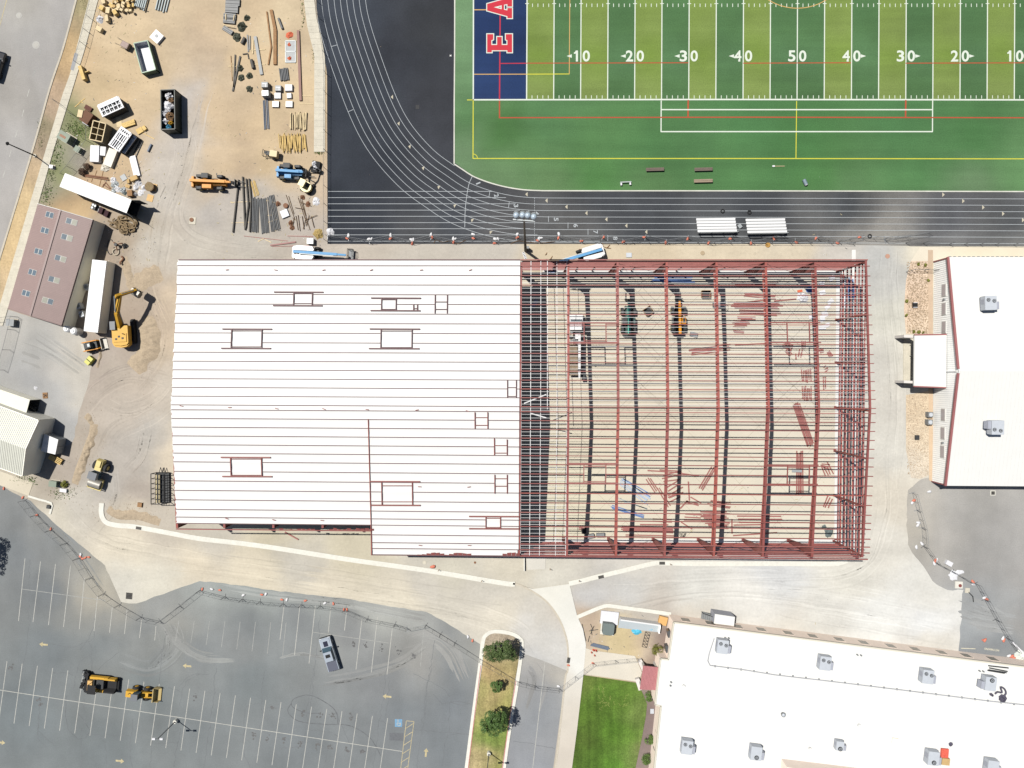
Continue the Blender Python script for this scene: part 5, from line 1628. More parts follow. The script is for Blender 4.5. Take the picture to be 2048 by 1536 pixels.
# grey and white building on the right
rb = thing('metal_building', 'wide white roofed grey metal building with red trim right of the new frame', 'building', (*at(1980,740).xy, 0))
hz = [(4.25,4.2,7.0)]
pN, pR, pS = at(1896.5,514,4.25), at(1917.5,742,7.0), at(1891.5,971.5,4.15)
farx = 60.0
def fx(p): return Vector((p.x + farx, p.y - farx * .004, p.z))
part('wall', wall_ring(MB(),[pN + Vector((.15,0,-.1)), pR + Vector((.15,0,-.15)), pS + Vector((.15,0,-.1)), fx(pS), fx(pR), fx(pN)][::1]), M_LGREY, rb, world=True)
r2 = part('roof', slope(slope(MB(),[pN, fx(pN), fx(pR), pR], .12),[pR, fx(pR), fx(pS), pS], .12), M_WROOF, rb, world=True)
part('roof_rib', ribs(ribs(MB(), pN, fx(pN), fx(pR), pR, 100,.05,.018), pR, fx(pR), fx(pS), pS, 100,.05,.018), M_WRIB, r2, world=True, kind='stuff')
gap = .5
kN, kS = pR.lerp(pN, .018), pR.lerp(pS, .018)
part('rake_trim', MB().beam(pN + Vector((-.05,0,-.02)), kN + Vector((-.05,0,-.02)), .32,.3), M_TRIM, rb, world=True)
part('rake_trim', MB().beam(pS + Vector((-.05,0,-.02)), kS + Vector((-.05,0,-.02)), .32,.3), M_TRIM, rb, world=True)
part('eave_snow_guard', ribs(MB(), pN + Vector((.4,0,.0)), fx(pN), fx(pN) + Vector((0,-.01,0)), pN + Vector((.4,-.01,0)), 1), M_GREY, rb, world=True)
mb = MB()
for i in range(40):
 a = pN.lerp(fx(pN), i / 80)
 mb.box(a + Vector((0.3,.06,-.05)),(.42,.12,.12))
part('gutter_bracket', mb, M_GREY, rb, world=True, kind='stuff')
mb = MB()
WX = pR.x + .15 - .02
for i in range(110):
 f = (i + .5) / 110
 y = pN.y + (pS.y - pN.y) * f
 zt = pN.z + (pR.z - pN.z) * min(1,(pN.y - y) / (pN.y - pR.y)) if y > pR.y else pS.z + (pR.z - pS.z) * (y - pS.y) / (pR.y - pS.y)
 x0 = pN.x + (pS.x - pN.x) * f + .15
 xr = pN.lerp(pR, (pN.y - y) / (pN.y - pR.y)).x if y > pR.y else pS.lerp(pR, (y - pS.y) / (pR.y - pS.y)).x
 mb.box((xr + .13, y, zt / 2 - .1),(.06,.07, zt - .35))
part('siding_rib', mb, M_GRIB, rb, world=True, kind='stuff')
def wall_x(y):
 return (pN.lerp(pR, (pN.y - y) / (pN.y - pR.y)).x if y > pR.y else pS.lerp(pR, (y - pS.y) / (pR.y - pS.y)).x) + .12
for x, y in ((1886.4,580),(1885.9,617.5),(1885.4,654.5),(1883.3,829.5),(1882.7,866.5),(1882.1,903.5)):
 p = at(x, y, 3.0)
 xw = wall_x(p.y)
 w = part('window', MB().box((xw - .03, p.y, 3.0),(.16,1.98,1.1)), M_WFRAME, rb, world=True)
 part('pane', MB().box((xw - .10, p.y, 3.0),(.06,1.74,.86)), mat('pale_window_glass', (206,198,200), .2, var=.06, spec=.6), w, world=True)
for x, y in ((1887,598.5),(1883.5,885.5)):
 p = at(x, y, 3.1)
 part('wall_lamp', MB().box((wall_x(p.y) - .12, p.y, 3.1),(.3,.3,.28)), M_GREY, rb, world=True)
part('corner_trim', MB().beam((pN.x + .1, pN.y - .1,0),(pN.x + .1, pN.y - .1,4.1), .2,.2).beam((pS.x + .1, pS.y + .1,0),(pS.x + .1, pS.y + .1,4.0), .2,.2), M_TRIM, rb, world=True)
part('downspout', MB().beam((pR.x - .02, pR.y, 0),(pR.x - .02, pR.y, 6.6), .14,.14), M_LGREY, rb, world=True)
for x, y, l in ((1858.5,829, 'grey condenser at the wall foot of the grey metal building, the upper of two'),(1857.5,844, 'grey condenser at the wall foot of the grey metal building, the lower of two')):
 p = at(x, y, .5)
 t = thing('condenser', l, 'air conditioner', (p.x, p.y, 0), 0, 'condensers below the high windows')
 part('cabinet', MB().box((0,0,.5),(.8,.85,1.0)), M_GREY, t)
 part('fan_grille', MB().tube((0,0,1.0),(0,0,1.03), .32,14), M_HVAC, t)
# its entrance porch
po = thing('entrance_porch', 'flat white entrance porch with red edging on the front of the grey building', 'porch', (*at(1850,722).xy, 0))
q = [at(1829,671,3.7), at(1893,670,3.7), at(1892,774,3.7), at(1828,771.5,3.7)]
part('roof', slope(MB(), q, .3), M_WROOF, po, world=True)
part('edge_trim', MB().beam(q[0] + Vector((0,.1,-.1)), q[1] + Vector((0,.1,-.1)), .2,.34), M_TRIM, po, world=True)
part('edge_trim', MB().beam(q[3] + Vector((0,-.1,-.1)), q[2] + Vector((0,-.1,-.1)), .2,.34), M_TRIM, po, world=True)
for ya, yb in ((669.5,675),(761,766)):
 a = [at(1808, ya, 3.0), at(1832, ya + 1,3.0), at(1832, yb + 1,3.0), at(1808, yb, 3.0)]
 mb = MB().add([Vector((p.x, p.y, 0)) for p in a] + a,[(0,1,2,3),(7,6,5,4)] + [(i, i + 4,(i + 1) % 4 + 4,(i + 1) % 4) for i in range(4)])
 part('wing_wall', mb, mat('white_render', (244,238,232), .8, var=.03), po, world=True)
a = [at(1842,675), at(1862,675), at(1862,767), at(1842,767)]
part('front_wall', MB().prism([(p.x, p.y) for p in a], 0,3.38), M_GREY, po, world=True)
for k in range(2):
 p = at(1840.5,712 + k * 16)
 part('door', MB().box((p.x, p.y, 1.1),(.1,1.1,2.2)), M_GLASS, po, world=True)
part('step_slab', MB().prism([at(x, y).xy for x, y in ((1806,668),(1844,668),(1844,772),(1806,772))], 0,.12), M_PAVE, po, world=True)
part('handrail', MB().tube((*at(1818,690).xy, 1.0),(*at(1818,712).xy, 1.0), .04,6).tube((*at(1818,690).xy, .1),(*at(1818,690).xy, 1.0), .04,6).tube((*at(1818,712).xy, .1),(*at(1818,712).xy, 1.0), .04,6), M_GALV, po, world=True)
part('handrail', MB().tube((*at(1820,717).xy, 1.0),(*at(1820,757).xy, 1.0), .05,6).tube((*at(1820,717).xy, .1),(*at(1820,717).xy, 1.0), .04,6).tube((*at(1820,757).xy, .1),(*at(1820,757).xy, 1.0), .04,6), M_DARK, po, world=True)

# roof units
def rooftop_unit(label, x, y, z, rz, L=2.3, W=1.7, H=1.15, fans=2, flip=1, group=None):
 p = at(x, y, z + H)
 t = thing('rooftop_unit', label, 'air conditioner', (p.x, p.y, z), rz, group)
 part('curb', MB().box((0,0,.12),(W * .95, L * .95,.26)), M_HVACD, t)
 part('cabinet', MB().box((0,0,.25 + H / 2),(W, L, H)), M_HVAC, t)
 part('intake_hood', MB().taper((flip * (W / 2 + .3), -L * .18,.25 + H * .45),(.6, L * .55, H * .8),(.8,1),(-flip * .06,0)), M_HVACD, t)
 part('access_panel', MB().box((-flip * (W / 2 + .012), L * .1,.25 + H * .5),(.03, L * .35, H * .7)), M_HVACD, t)
 for k in range(fans):
  fx_, fy = ((-.22 + .5 * k) * W, L * (.22 - .08 * k)) if fans == 2 else (.05 * W, -L * .28 * flip)
  f = part('fan', MB().tube((fx_, fy, .25 + H),(fx_, fy, .33 + H), .29 if fans == 2 else .36,18), M_DARK, t)
  mb = MB()
  for j in range(4):
   a = j * PI / 4 + .3
   mb.beam((fx_ - .27 * math.cos(a), fy - .27 * math.sin(a), .35 + H),(fx_ + .27 * math.cos(a), fy + .27 * math.sin(a), .35 + H), .05,.02)
  mb.tube((fx_, fy, .34 + H),(fx_, fy, .36 + H), .1,8)
  part('fan_guard', mb, M_HVAC, f)
 return t
rooftop_unit('grey rooftop unit nearer the top on the right metal building, two fans', 1980,606,5.6,0.02,2.2,1.8, group='roof units on the grey metal building')
rooftop_unit('grey rooftop unit nearer the bottom on the right metal building, two fans', 1994,855,5.9, PI, 2.2,1.9, group='roof units on the grey metal building')

# big flat roofed school block at the lower right
sb = thing('school_block', 'large flat white roofed beige block with rows of windows at the lower right', 'building', (*at(1650,1420).xy, 0))
ZB = 4.0
ol = [(1347.5,1245),(2300,1366),(2300,1700),(1288,1700),(1309,1536),(1322,1412),(1310.5,1410),(1321,1318),(1337,1319.5)]
W8 = [at(x, y, ZB) for x, y in ol]
c8 = at(1650,1450, ZB)
part('wall', MB().prism([(p.x, p.y) for p in W8], 0, ZB - .25), M_BEIGE, sb, world=True)
ins8 = [p + Vector((0,0,0)) for p in W8]
part('roof', MB().prism([(p.x, p.y) for p in W8], ZB - .24, ZB - .05), mat('white_roof_membrane', (255,255,252), .6, var=.02, scale=.3), sb, world=True)
mb = MB()
for a, b in zip(W8, W8[1:] + W8[:1]):
 mb.beam((a.x, a.y, ZB - .1),(b.x, b.y, ZB - .1), .22,.34)
part('parapet', mb, mat('cream_parapet', (238,232,214), .7, var=.03), sb, world=True)
nA, nB = W8[0], W8[1]
nd = (nB - nA).normalized()
no = Vector((-nd.y, nd.x, 0))
for x, y in [(1371,1240.3),(1420,1246.5),(1475,1254),(1522,1260),(1576,1266.5),(1625,1273),(1678,1280),(1727,1286.5),(1781,1293.5),(1830,1299.5),(1883,1306.3),(1932,1312.5),(1985,1319)]:
 p = at(x, y, 1.9)
 s = (p - nA).dot(nd)
 b_ = Vector((nA.x, nA.y, 1.9)) + nd * s
 w = part('window', MB().box(b_ - no * .05,(1.5,.14,1.7), math.atan2(nd.y, nd.x)), M_BEIGE, sb, world=True)
 part('pane', MB().box(b_ + no * .0,(1.36,.07,1.56), math.atan2(nd.y, nd.x)), mat('grey_window_glass', (.16,.145,.12), .25, var=.06, spec=.5, raw=True), w, world=True)
for x, y in ((1339,1266),(1335,1296)):
 p = at(x, y, 2.2)
 part('window', MB().box((at(1341.5,1266, ZB).x - .0 - (y - 1266) * .011, p.y, 2.2),(.5,1.1,1.3), .13), M_GLASS, sb, world=True)
for x, y in ((1313,1468),(1309,1502)):
 p = at(x, y, 2.2)
 part('window', MB().box((at(x + 1.5, y, 2.2).x, p.y, 2.2),(.4,1.1,1.3), .1), M_GLASS, sb, world=True)
q = [at(1563,1517.5, ZB), at(1790,1545, ZB), at(1790,1640, ZB), at(1550,1640, ZB)]
part('raised_block', MB().prism([(p.x, p.y) for p in q], ZB - .1, ZB + 2.6), M_BEIGE, sb, world=True)
units = [(1445,1293,2,1, 'near its top left corner'),(1650,1326,2,1, 'in the upper row, second from the left'),(1855,1353,2,1, 'in the upper row, third from the left'),(1980,1367,1,-1, 'right of the upper row beside the dark cover'),(1374,1494,2,1, 'in the lower row, leftmost'),(1512,1506,1,1, 'in the lower row, second from the left'),(1679,1491,1,1, 'smallest, in the lower row'),(1866,1516,1,1, 'beside the orange net'),(1985,1534,1,1, 'cut by the bottom edge of the photo')]
for x, y, f, fl, d in units:
 small = x == 1679
 rooftop_unit('grey rooftop unit on the school block, ' + d, x, y, ZB, R(-7), 1.5 if small else 2.2,1.2 if small else 1.75,.8 if small else 1.1, f, fl, 'roof units on the school block')
pc = [(1428,1277),(1418,1308),(1415.5,1322),(1420,1331),(1480,1338.5),(1550,1350),(1650,1361.5),(1810,1381),(1980,1402.5),(2060,1411)]
part('roof_conduit', MB().path([at(x, y, ZB + .15) for x, y in pc], .07,6), mat('conduit_grey', (196,198,204), .5), sb, world=True)
mb = MB()
for i in range(24):
 x = 1430 + i * 26
 y = 1332.5 + (x - 1430) * .1265
 mb.box(at(x, y, ZB + .04),(.2,.28,.16))
part('conduit_block', mb, M_GREY, sb, world=True, kind='stuff')
for x, y, r_, h in ((1450,1275,.12,.35),(1457,1275.6,.12,.35),(1341.5,1363.5,.12,.35),(1340.3,1370.5,.12,.35),(1714,1309,.12,.35),(1721.3,1310,.12,.35),(1958,1341,.12,.35),(1965.5,1342,.12,.35),(1367,1371,.2,.3),(1717.5,1450,.25,.3),(1619,1496,.2,.35)):
 p = at(x, y, ZB)
 part('roof_vent', MB().tube((p.x, p.y, ZB - .1),(p.x, p.y, ZB + h), r_, 10), M_GREY if r_ < .15 else M_WRIB, sb, world=True)
p = at(1565.5,1428, ZB)
v_ = part('exhaust_fan', MB().tube((p.x, p.y, ZB - .1),(p.x, p.y, ZB + .4), .3,16,.36), M_GREY, sb, world=True)
part('cap', MB().tube((p.x, p.y, ZB + .42),(p.x, p.y, ZB + .55), .26,16,.1), M_HVAC, v_, world=True)
part('roof_hatch', MB().box(at(1790,1481.5, ZB + .1),(.95,.85,.3), R(-6)), M_BEIGE, sb, world=True)
for k, (a, b) in enumerate((((1977,1331.5),(2017,1336)),((1979,1336),(2015,1343)),((1978,1340),(2013,1345.5)),((1976,1341),(2009,1346.5)))):
 solo('steel_bar', MB().beam(at(*a, ZB + .12 + k * .06), at(*b, ZB + .12 + k * .06), .16,.14), M_DARK, 'dark steel bar at the stack near the school roof edge, ' + ('outermost', 'second from the edge', 'third from the edge', 'innermost')[k], 'steel bar', 'dark bars stacked on the school roof')

# entrance canopy with the red roof
cn = thing('entrance_canopy', 'dull red ribbed canopy over the school entrance by the lawn', 'canopy', (*at(1298,1355).xy, 0))
q = [at(1286.5,1331.5,3.0), at(1318.5,1335,3.0), at(1313,1380.3,3.0), at(1279.7,1379,3.0)]
cr = part('roof', slope(MB(), q, .15), mat('dull_red_roof', (206,140,142), .5, var=.04), cn, world=True)
part('roof_rib', ribs(MB(), q[0], q[1], q[2], q[3], 12,.05,.05), mat('dull_red_rib', (192,122,126), .5), cr, world=True, kind='stuff')
for x, y in ((1289,1336),(1284,1375),(1314,1338),(1309,1376)):
 p = at(x, y, 2.8)
 part('post', MB().box((p.x, p.y, 1.4),(.3,.3,2.8)), M_WFRAME, cn, world=True)
for a, b in (((1278,1317),(1287,1338)),((1273,1354),(1280,1376))):
 p, q2 = at(*a), at(*b)
 solo('low_wall', MB().beam((p.x, p.y, .4),(q2.x, q2.y, .4), .7,.8), mat('white_render', (244,238,232)), 'low white wall at the %s side of the red canopy' % ('upper' if a[1] < 1330 else 'lower'), 'wall')
solo('grey_pad', MB().box((*at(1304,1422).xy, .06),(.6,.8,.14)), M_HVAC, 'pale grey box lid in the planting bed below the red canopy', 'lid')
# vestibule and stair on the north side of the school block
vb = thing('vestibule', 'small white roofed vestibule on the north wall of the school block', 'porch', (*at(1447,1238).xy, 0))
q = [at(1430,1228,2.7), at(1470,1234,2.7), at(1468,1252,2.7), at(1428,1247,2.7)]
part('roof', slope(MB(), q, .12), M_WROOF, vb, world=True)
part('wall', MB().prism([(p.x, p.y) for p in q], 0,2.56), M_HVACD, vb, world=True)
st = thing('ramp_stair', 'grey concrete steps with railings beside the white vestibule', 'steps', (*at(1412,1236).xy, 0))
for k in range(5):
 p = at(1404 + k * 3.6,1233 + k * .8)
 part('step', MB().box((p.x, p.y, .09 + k * .085),(.3,1.7,.18 + k * .17), R(-7)), M_GREY, st, world=True)
for dy in (-9,9):
 part('handrail', MB().tube((*at(1403,1232 + dy).xy, 1.0),(*at(1421,1236 + dy).xy, 1.8), .04,6).tube((*at(1403,1232 + dy).xy, 0),(*at(1403,1232 + dy).xy, 1.0), .04,6).tube((*at(1421,1236 + dy).xy, 0),(*at(1421,1236 + dy).xy, 1.8), .04,6), M_DARK, st, world=True)

# ------------------------------------------------------------------ machines and vehicles
M_YEL = mat('machine_yellow', (236,182,58), .5, var=.08, scale=2, spec=.25, stain=(190,150,90), stain_amt=.3)
M_YEL2 = mat('pale_machine_yellow', (236,214,130), .45, var=.08, scale=2, spec=.5)
M_ORG = mat('machine_orange', (240,158,14), .5, var=.06, scale=2, spec=.25)
M_BLUE = mat('lift_blue', (84,164,222), .5, var=.06, scale=2, spec=.3)
M_TEAL = mat('machine_green', (30,74,70), .45, var=.08, scale=2, spec=.5)
M_TEALB = mat('bright_teal', (90,205,180), .45, var=.06, spec=.5)
M_RUST = mat('rusty_steel', (150,108,82), .8,.1, var=.2, scale=3)
M_CABG = mat('cab_glass', (70,92,104), .1, var=.1, spec=.9)
M_CABR = mat('grey_cab_roof', (126,130,136), .5, var=.06)
M_BUCK = mat('worn_bucket', (176,172,164), .5,.3, var=.15, scale=4)
M_TYRE = mat('tyre_rubber', (62,62,62), .85, var=.18, scale=4)
M_RIM = mat('wheel_rim', (190,180,120), .5,.2, var=.1)

def wheel(t, x, y, z, r, w, rim=None, n=18):
 wv = part('wheel', MB().wheel((x, y, z), r, w, (0,1,0), n), M_TYRE, t)
 s = 1 if y > 0 else -1
 part('rim', MB().tube((x, y + s * w * .42, z),(x, y + s * (w * .5 + .03), z), r * .52,12), rim or M_RIM, wv)
 mb = MB()
 for i in range(n):
  a = 2 * PI * i / n
  for sd in (-1,1):
   mb.box((x + math.cos(a) * r, y + sd * w * .22, z + math.sin(a) * r),(.05, w * .42,.11), M=Matrix.Rotation(-a, 3, 'Y') @ Matrix.Rotation(sd * .35,3, 'X'))
 part('tread', mb, M_TYRE, wv, kind='stuff')
 return wv

def telehandler(label, px, py, rz, m_main, m_boom, side=-1, L=6.0, reach=0.0, hood_m=None):
 p = at(px, py, 1.2)
 t = thing('telehandler', label, 'telehandler', (p.x, p.y, 0), rz)
 part('chassis', MB().taper((0,0,.85),(L * .86,1.15,.6),(1,.8)), m_main, t)
 part('rear_counterweight', MB().taper((-L * .44,0,1.0),(.5,1.9,.7),(.7,.9)), m_main, t)
 for sx in (-1,1):
  part('axle', MB().box((sx * L * .27,0,.6),(.3,1.9,.26)), M_DARK, t)
  for sy in (-1,1):
   wheel(t, sx * L * .27, sy * 1.0,.62,.62,.44)
  for sy in (-1,1):
   part('mudguard', MB().profile([(sx * L * .27 - .55,1.2),(sx * L * .27 - .35,1.36),(sx * L * .27 + .35,1.36),(sx * L * .27 + .55,1.2),(sx * L * .27 + .35,1.32),(sx * L * .27 - .35,1.32)], sy * 1.0 - .2, sy * 1.0 + .2), M_DARK, t)
 b = part('boom', MB().beam((-L * .46,0,1.95),(L * .36 + reach, 0,1.62), .42,.46), m_boom, t)
 part('inner_boom', MB().beam((L * .3 + reach, 0,1.63),(L * .50 + reach, 0,1.5), .32,.34), m_boom, b)
 part('boom_head', MB().profile([(L * .48 + reach, 1.7),(L * .57 + reach, 1.4),(L * .56 + reach, .5),(L * .51 + reach, .5),(L * .50 + reach, 1.3)], -.2,.2), M_DARK, b)
 part('hydraulic_ram', MB().tube((-L * .15,0,1.1),(L * .2,0,1.5), .09,8), M_GALV, b)
 h = part('engine_hood', MB().taper((-.05 * L, side * .78,1.25),(L * .26,.72,.7),(.92,.85)), hood_m or m_boom, t)
 part('hood_vent', MB().box((-.05 * L, side * .78,1.61),(L * .14,.4,.03)), M_DARK if hood_m is None else m_main, h)
 c = part('cab', MB().taper((-.05 * L, -side * .78,1.75),(1.35,.82,1.35),(.78,.9)), M_CABG, t)
 part('cab_roof', MB().box((-.05 * L, -side * .78,2.44),(1.1,.78,.08)), M_DARK, c)
 mb = MB()
 for x in (-.6,.6):
  for y in (-.38,.38):
   mb.beam((-.05 * L + x, -side * .78 + y, 1.1),(-.05 * L + x * .8,-side * .78 + y * .9,2.42), .08,.08)
 part('cab_frame', mb, M_DARK, c)
 f = part('fork_carriage', MB().box((L * .585 + reach, 0,.75),(.1,1.2,.7)).box((L * .585 + reach, 0,1.2),(.1,1.3,.1)), M_DARK, t)
 for sy in (-1,1):
  part('fork', MB().taper((L * .585 + reach + .65, sy * .38,.42),(1.2,.12,.06),(1,1)), M_DARK, f)
 return t
telehandler('orange telehandler parked on the dirt yard beside the black pipes', 419,364, R(-2), M_ORG, M_ORG, -1,6.4,.5, M_ORG)
telehandler('blue telehandler beside the mini excavator at the yard fence', 580,344, R(-3), M_BLUE, M_BLUE, -1,4.6,0, M_BLUE)
telehandler('dark green telehandler with a teal boom under the bare frame', 1257,640, R(90), M_TEAL, M_TEALB, -1,5.4,.3, M_TEAL)
telehandler('bright yellow telehandler under the bare frame', 1358,638, R(90), M_DARK, M_ORG, -1,5.4,.2, M_ORG)

def boom_lift(label, px, py, rz, L=3.4, boom=7.5):
 p = at(px, py, 1.0)
 t = thing('boom_lift', label, 'boom lift', (p.x, p.y, 0), rz)
 part('chassis', MB().taper((.6,0,.75),(3.6,1.5,.45),(.95,.8)), M_DARK, t)
 for sx in (-1,1):
  for sy in (-1,1):
   wheel(t, .6 + sx * 1.35, sy * 1.0,.5,.5,.38, M_WHITE)
 for sy in (-1,1):
  pts = [(-1.7, sy * .35),(1.6, sy * .35),(1.7, sy * .6),(1.4, sy * 1.12),(-1.2, sy * 1.15),(-1.75, sy * .85)]
  part('turret_cover', MB().prism(pts, .95,1.85), M_WHITE, t)
 part('counterweight', MB().prism([(-1.95,-.8),(-1.6,-1.1),(-1.6,1.1),(-1.95,.8)], .9,1.7), M_WHITE, t)
 b = part('boom', MB().beam((-1.6,0,2.15),(boom * .78,0,1.75), .42,.42), M_BLUE, t)
 part('inner_boom', MB().beam((boom * .74,0,1.77),(boom * .98,0,1.6), .3,.3), M_BLUE, b)
 part('hose_track', MB().beam((-.6,-.3,2.2),(boom * .7,-.3,1.85), .12,.14), M_GALV, b)
 mb = MB()
 x0 = boom * 1.0
 for z in (.5,1.0,1.5):
  for a, c in (((x0,-1.1),(x0 + .85,-1.1)),((x0 + .85,-1.1),(x0 + .85,1.1)),((x0 + .85,1.1),(x0,1.1)),((x0,1.1),(x0,-1.1))):
   mb.tube((*a, z),(*c, z), .035,5)
 for a in ((x0,-1.1),(x0 + .85,-1.1),(x0 + .85,1.1),(x0,1.1),(x0,0),(x0 + .85,0)):
  mb.tube((*a, .4),(*a, 1.5), .035,5)
 k = part('basket', mb, M_DARK, t)
 part('basket_floor', MB().box((x0 + .42,0,.42),(.85,2.2,.06)), M_GREY, k)
 return t
boom_lift('blue and white boom lift lying along the north eave of the white roof', 610,506.5, R(-3.5), boom=7.2)
boom_lift('blue and white boom lift half hidden at the north eave of the bare frame', 1184,506.5, R(196), boom=7.5)

# big excavator
ex = thing('excavator', 'large yellow excavator with its arm raised beside the long container', 'excavator', (*at(255,664).xy, 0), R(93))
def at_l(px, py, z):
 m = (Matrix.Translation(ex.location) @ Matrix.Rotation(ex.rotation_euler.z, 4, 'Z')).inverted()
 return m @ at(px, py, z)
for s in (-1,1):
 pts = [(-2.1,.45),(-1.9,.1),(-1.6,0),(1.6,0),(1.9,.1),(2.1,.45),(1.9,.85),(1.6,.95),(-1.6,.95),(-1.9,.85)]
 k = part('track', MB().profile(pts, s * 1.35 - .3, s * 1.35 + .3), M_BLACK, ex)
 mb = MB()
 for i in range(16):
  mb.box((-1.6 + i * .213, s * 1.35,.97),(.06,.62,.06))
 part('track_pad', mb, M_DARK, k, kind='stuff')
part('turntable', MB().box((0,0,.8),(1.6,2.2,.5)).tube((0,0,1.0),(0,0,1.25), .75,18), M_DARK, ex)
part('house', MB().prism([(-2.3,-1.1),(-1.95,-1.35),(.9,-1.35),(.9,1.35),(-1.95,1.35),(-2.3,1.1),(-2.45,0)], 1.25,2.35), M_YEL, ex)
part('counterweight', MB().prism([(-2.62,-.9),(-2.3,-1.3),(-1.7,-1.36),(-1.7,1.36),(-2.3,1.3),(-2.62,.9),(-2.75,0)], 1.2,2.15), M_YEL, ex)
hd = part('engine_cover', MB().box((-1.1,0,2.4),(1.4,2.2,.14)), M_YEL, ex)
for a, b in ((-1.3,.6),(-.9,.1),(-1.2,-.5)):
 part('vent', MB().box((a, b, 2.49),(.3,.34,.04)), M_DARK, hd)
part('exhaust', MB().tube((-.5,-.7,2.4),(-.5,-.7,2.9), .08,8), M_DARK, ex)
cb = part('cab', MB().taper((1.0,.95,1.95),(1.6,.95,1.5),(.8,.9)), M_CABG, ex)
part('cab_roof', MB().box((.95,.95,2.74),(1.4,.9,.08)), M_CABR, cb)
kn = at_l(240,590,5.2)
tip = at_l(272,580,3.0)
bt = at_l(275,597,1.2)
root = Vector((.7,0,2.1))
bm_ = MB()
mid = root.lerp(kn, .45) + Vector((0,0,.9))
bm_.beam(root, mid, .5,.75, h1=.85).beam(mid, kn, .48,.8, h1=.45)
bo = part('boom', bm_, M_YEL, ex)
part('boom_ram', MB().tube(root + Vector((.3,.34,-.5)), mid + Vector((0,.34,-.1)), .1,8).tube(root + Vector((.3,-.34,-.5)), mid + Vector((0,-.34,-.1)), .1,8), M_GALV, bo)
back = kn + (kn - tip).normalized() * .8
sk = part('stick', MB().beam(back, tip, .38,.7, h1=.4), M_YEL, ex)
part('stick_ram', MB().tube(mid + Vector((0,0,.5)), back + Vector((0,0,.3)), .09,8), M_GALV, bo)
part('bucket_ram', MB().tube(kn.lerp(tip, .2) + Vector((0,0,.5)), kn.lerp(tip, .9) + Vector((0,0,.35)), .08,8), M_GALV, sk)
dv = (bt - tip)
sd = Vector((-dv.y, dv.x, 0)).normalized() * .75
bk = MB()
bw = [(0,0,0),(.55,0,.1),(1.0,0,-.5),(.9,0,-1.0),(.35,0,-1.15),(-.1,0,-.7)]
fwd = Vector((dv.x, dv.y, 0)).normalized()
ring = [tip + fwd * a[0] * 1.1 + Vector((0,0, a[2] * 1.0)) for a in bw]
n = len(ring)
vs_ = [p - sd for p in ring] + [p + sd for p in ring]
bk.add(vs_,[tuple(range(n - 1,-1,-1)), tuple(range(n, 2 * n))] + [(i, i + 1, i + 1 + n, i + n) for i in range(n - 1)])
b9 = part('bucket', bk, M_BUCK, ex)
mb = MB()
for i in range(5):
 c = ring[5] + sd * (-.9 + i * .45)
 mb.taper(c + Vector((0,0,-.1)),(.12,.12,.3),(.3,.3))
part('bucket_tooth', mb, M_DARK, b9, kind='stuff')

# mini excavator
me_ = thing('mini_excavator', 'small yellow excavator with a black arm at the yard fence', 'excavator', (*at(614,374,.6).xy, 0), R(62))
for s in (-1,1):
 part('track', MB().profile([(-1.0,.25),(-.85,0),(.85,0),(1.0,.25),(.85,.5),(-.85,.5)], s * .75 - .18, s * .75 + .18), M_BLACK, me_)
part('house', MB().prism([(.9 * math.cos(a) - .1,.98 * math.sin(a)) for a in [i * PI / 8 for i in range(16)]], .6,1.25), M_YEL2, me_)
part('seat_well', MB().box((.25,-.15,1.28),(.7,.55,.06)), M_DARK, me_)
cp = part('canopy', MB().box((.1,.45,2.3),(1.2,1.0,.08)), M_YEL2, me_)
mb = MB()
for a, b in ((-.4,.0),(-.4,.9),(.6,.0),(.6,.9)):
 mb.tube((a, b, 1.2),(a, b, 2.28), .035,6)
part('canopy_post', mb, M_DARK, cp)
part('boom', MB().beam((.8,-.2,1.0),(2.0,.2,2.4), .18,.26).beam((2.0,.2,2.4),(3.1,.3,2.2), .17,.24), M_BLACK, me_)
part('stick', MB().beam((3.1,.3,2.3),(3.4,-.6,.8), .16,.22), M_BLACK, me_)
part('bucket', MB().profile([(3.2,.9),(3.6,.8),(3.7,.4),(3.3,.2),(3.0,.5)], -.85,-.35), M_DARK, me_)
part('blade', MB().box((1.35,0,.3),(.1,1.5,.4)), M_DARK, me_)

# skid steer loader
ss = thing('skid_steer', 'black and orange skid steer loader with its bucket towards the excavator', 'loader', (*at(183,691.5,.9).xy, 0), R(13))
part('chassis', MB().taper((-.2,0,.65),(2.6,1.15,.8),(.95,.9)), M_DARK, ss)
for sx in (-1,1):
 for sy in (-1,1):
  wheel(ss, sx * .62 - .15, sy * .75,.42,.42,.32, M_ORG, 14)
cb = part('cab', MB().taper((-.1,0,1.45),(1.25,.95,.95),(.85,.9)), M_CABG, ss)
part('cab_roof', MB().box((-.1,0,1.95),(1.1,.9,.07)), M_DARK, cb)
part('cab_hatch', MB().box((.15,0,2.0),(.4,.5,.03)), M_GALV, cb)
part('engine_cover', MB().box((-1.25,0,1.15),(.5,1.2,.35)), M_BUCK, ss)
for s in (-1,1):
 part('lift_arm', MB().beam((-1.2, s * .72,1.45),(1.1, s * .72,1.0), .16,.22).beam((1.1, s * .72,1.0),(1.5, s * .6,.5), .15,.2), M_ORG, ss)
part('bucket', MB().profile([(1.45,.75),(1.5,.12),(2.3,.05),(2.3,.1),(1.6,.2),(1.55,.75)], -.95,.95).box((1.85,-.94,.35),(.75,.04,.5)).box((1.85,.94,.35),(.75,.04,.5)), M_BUCK, ss)

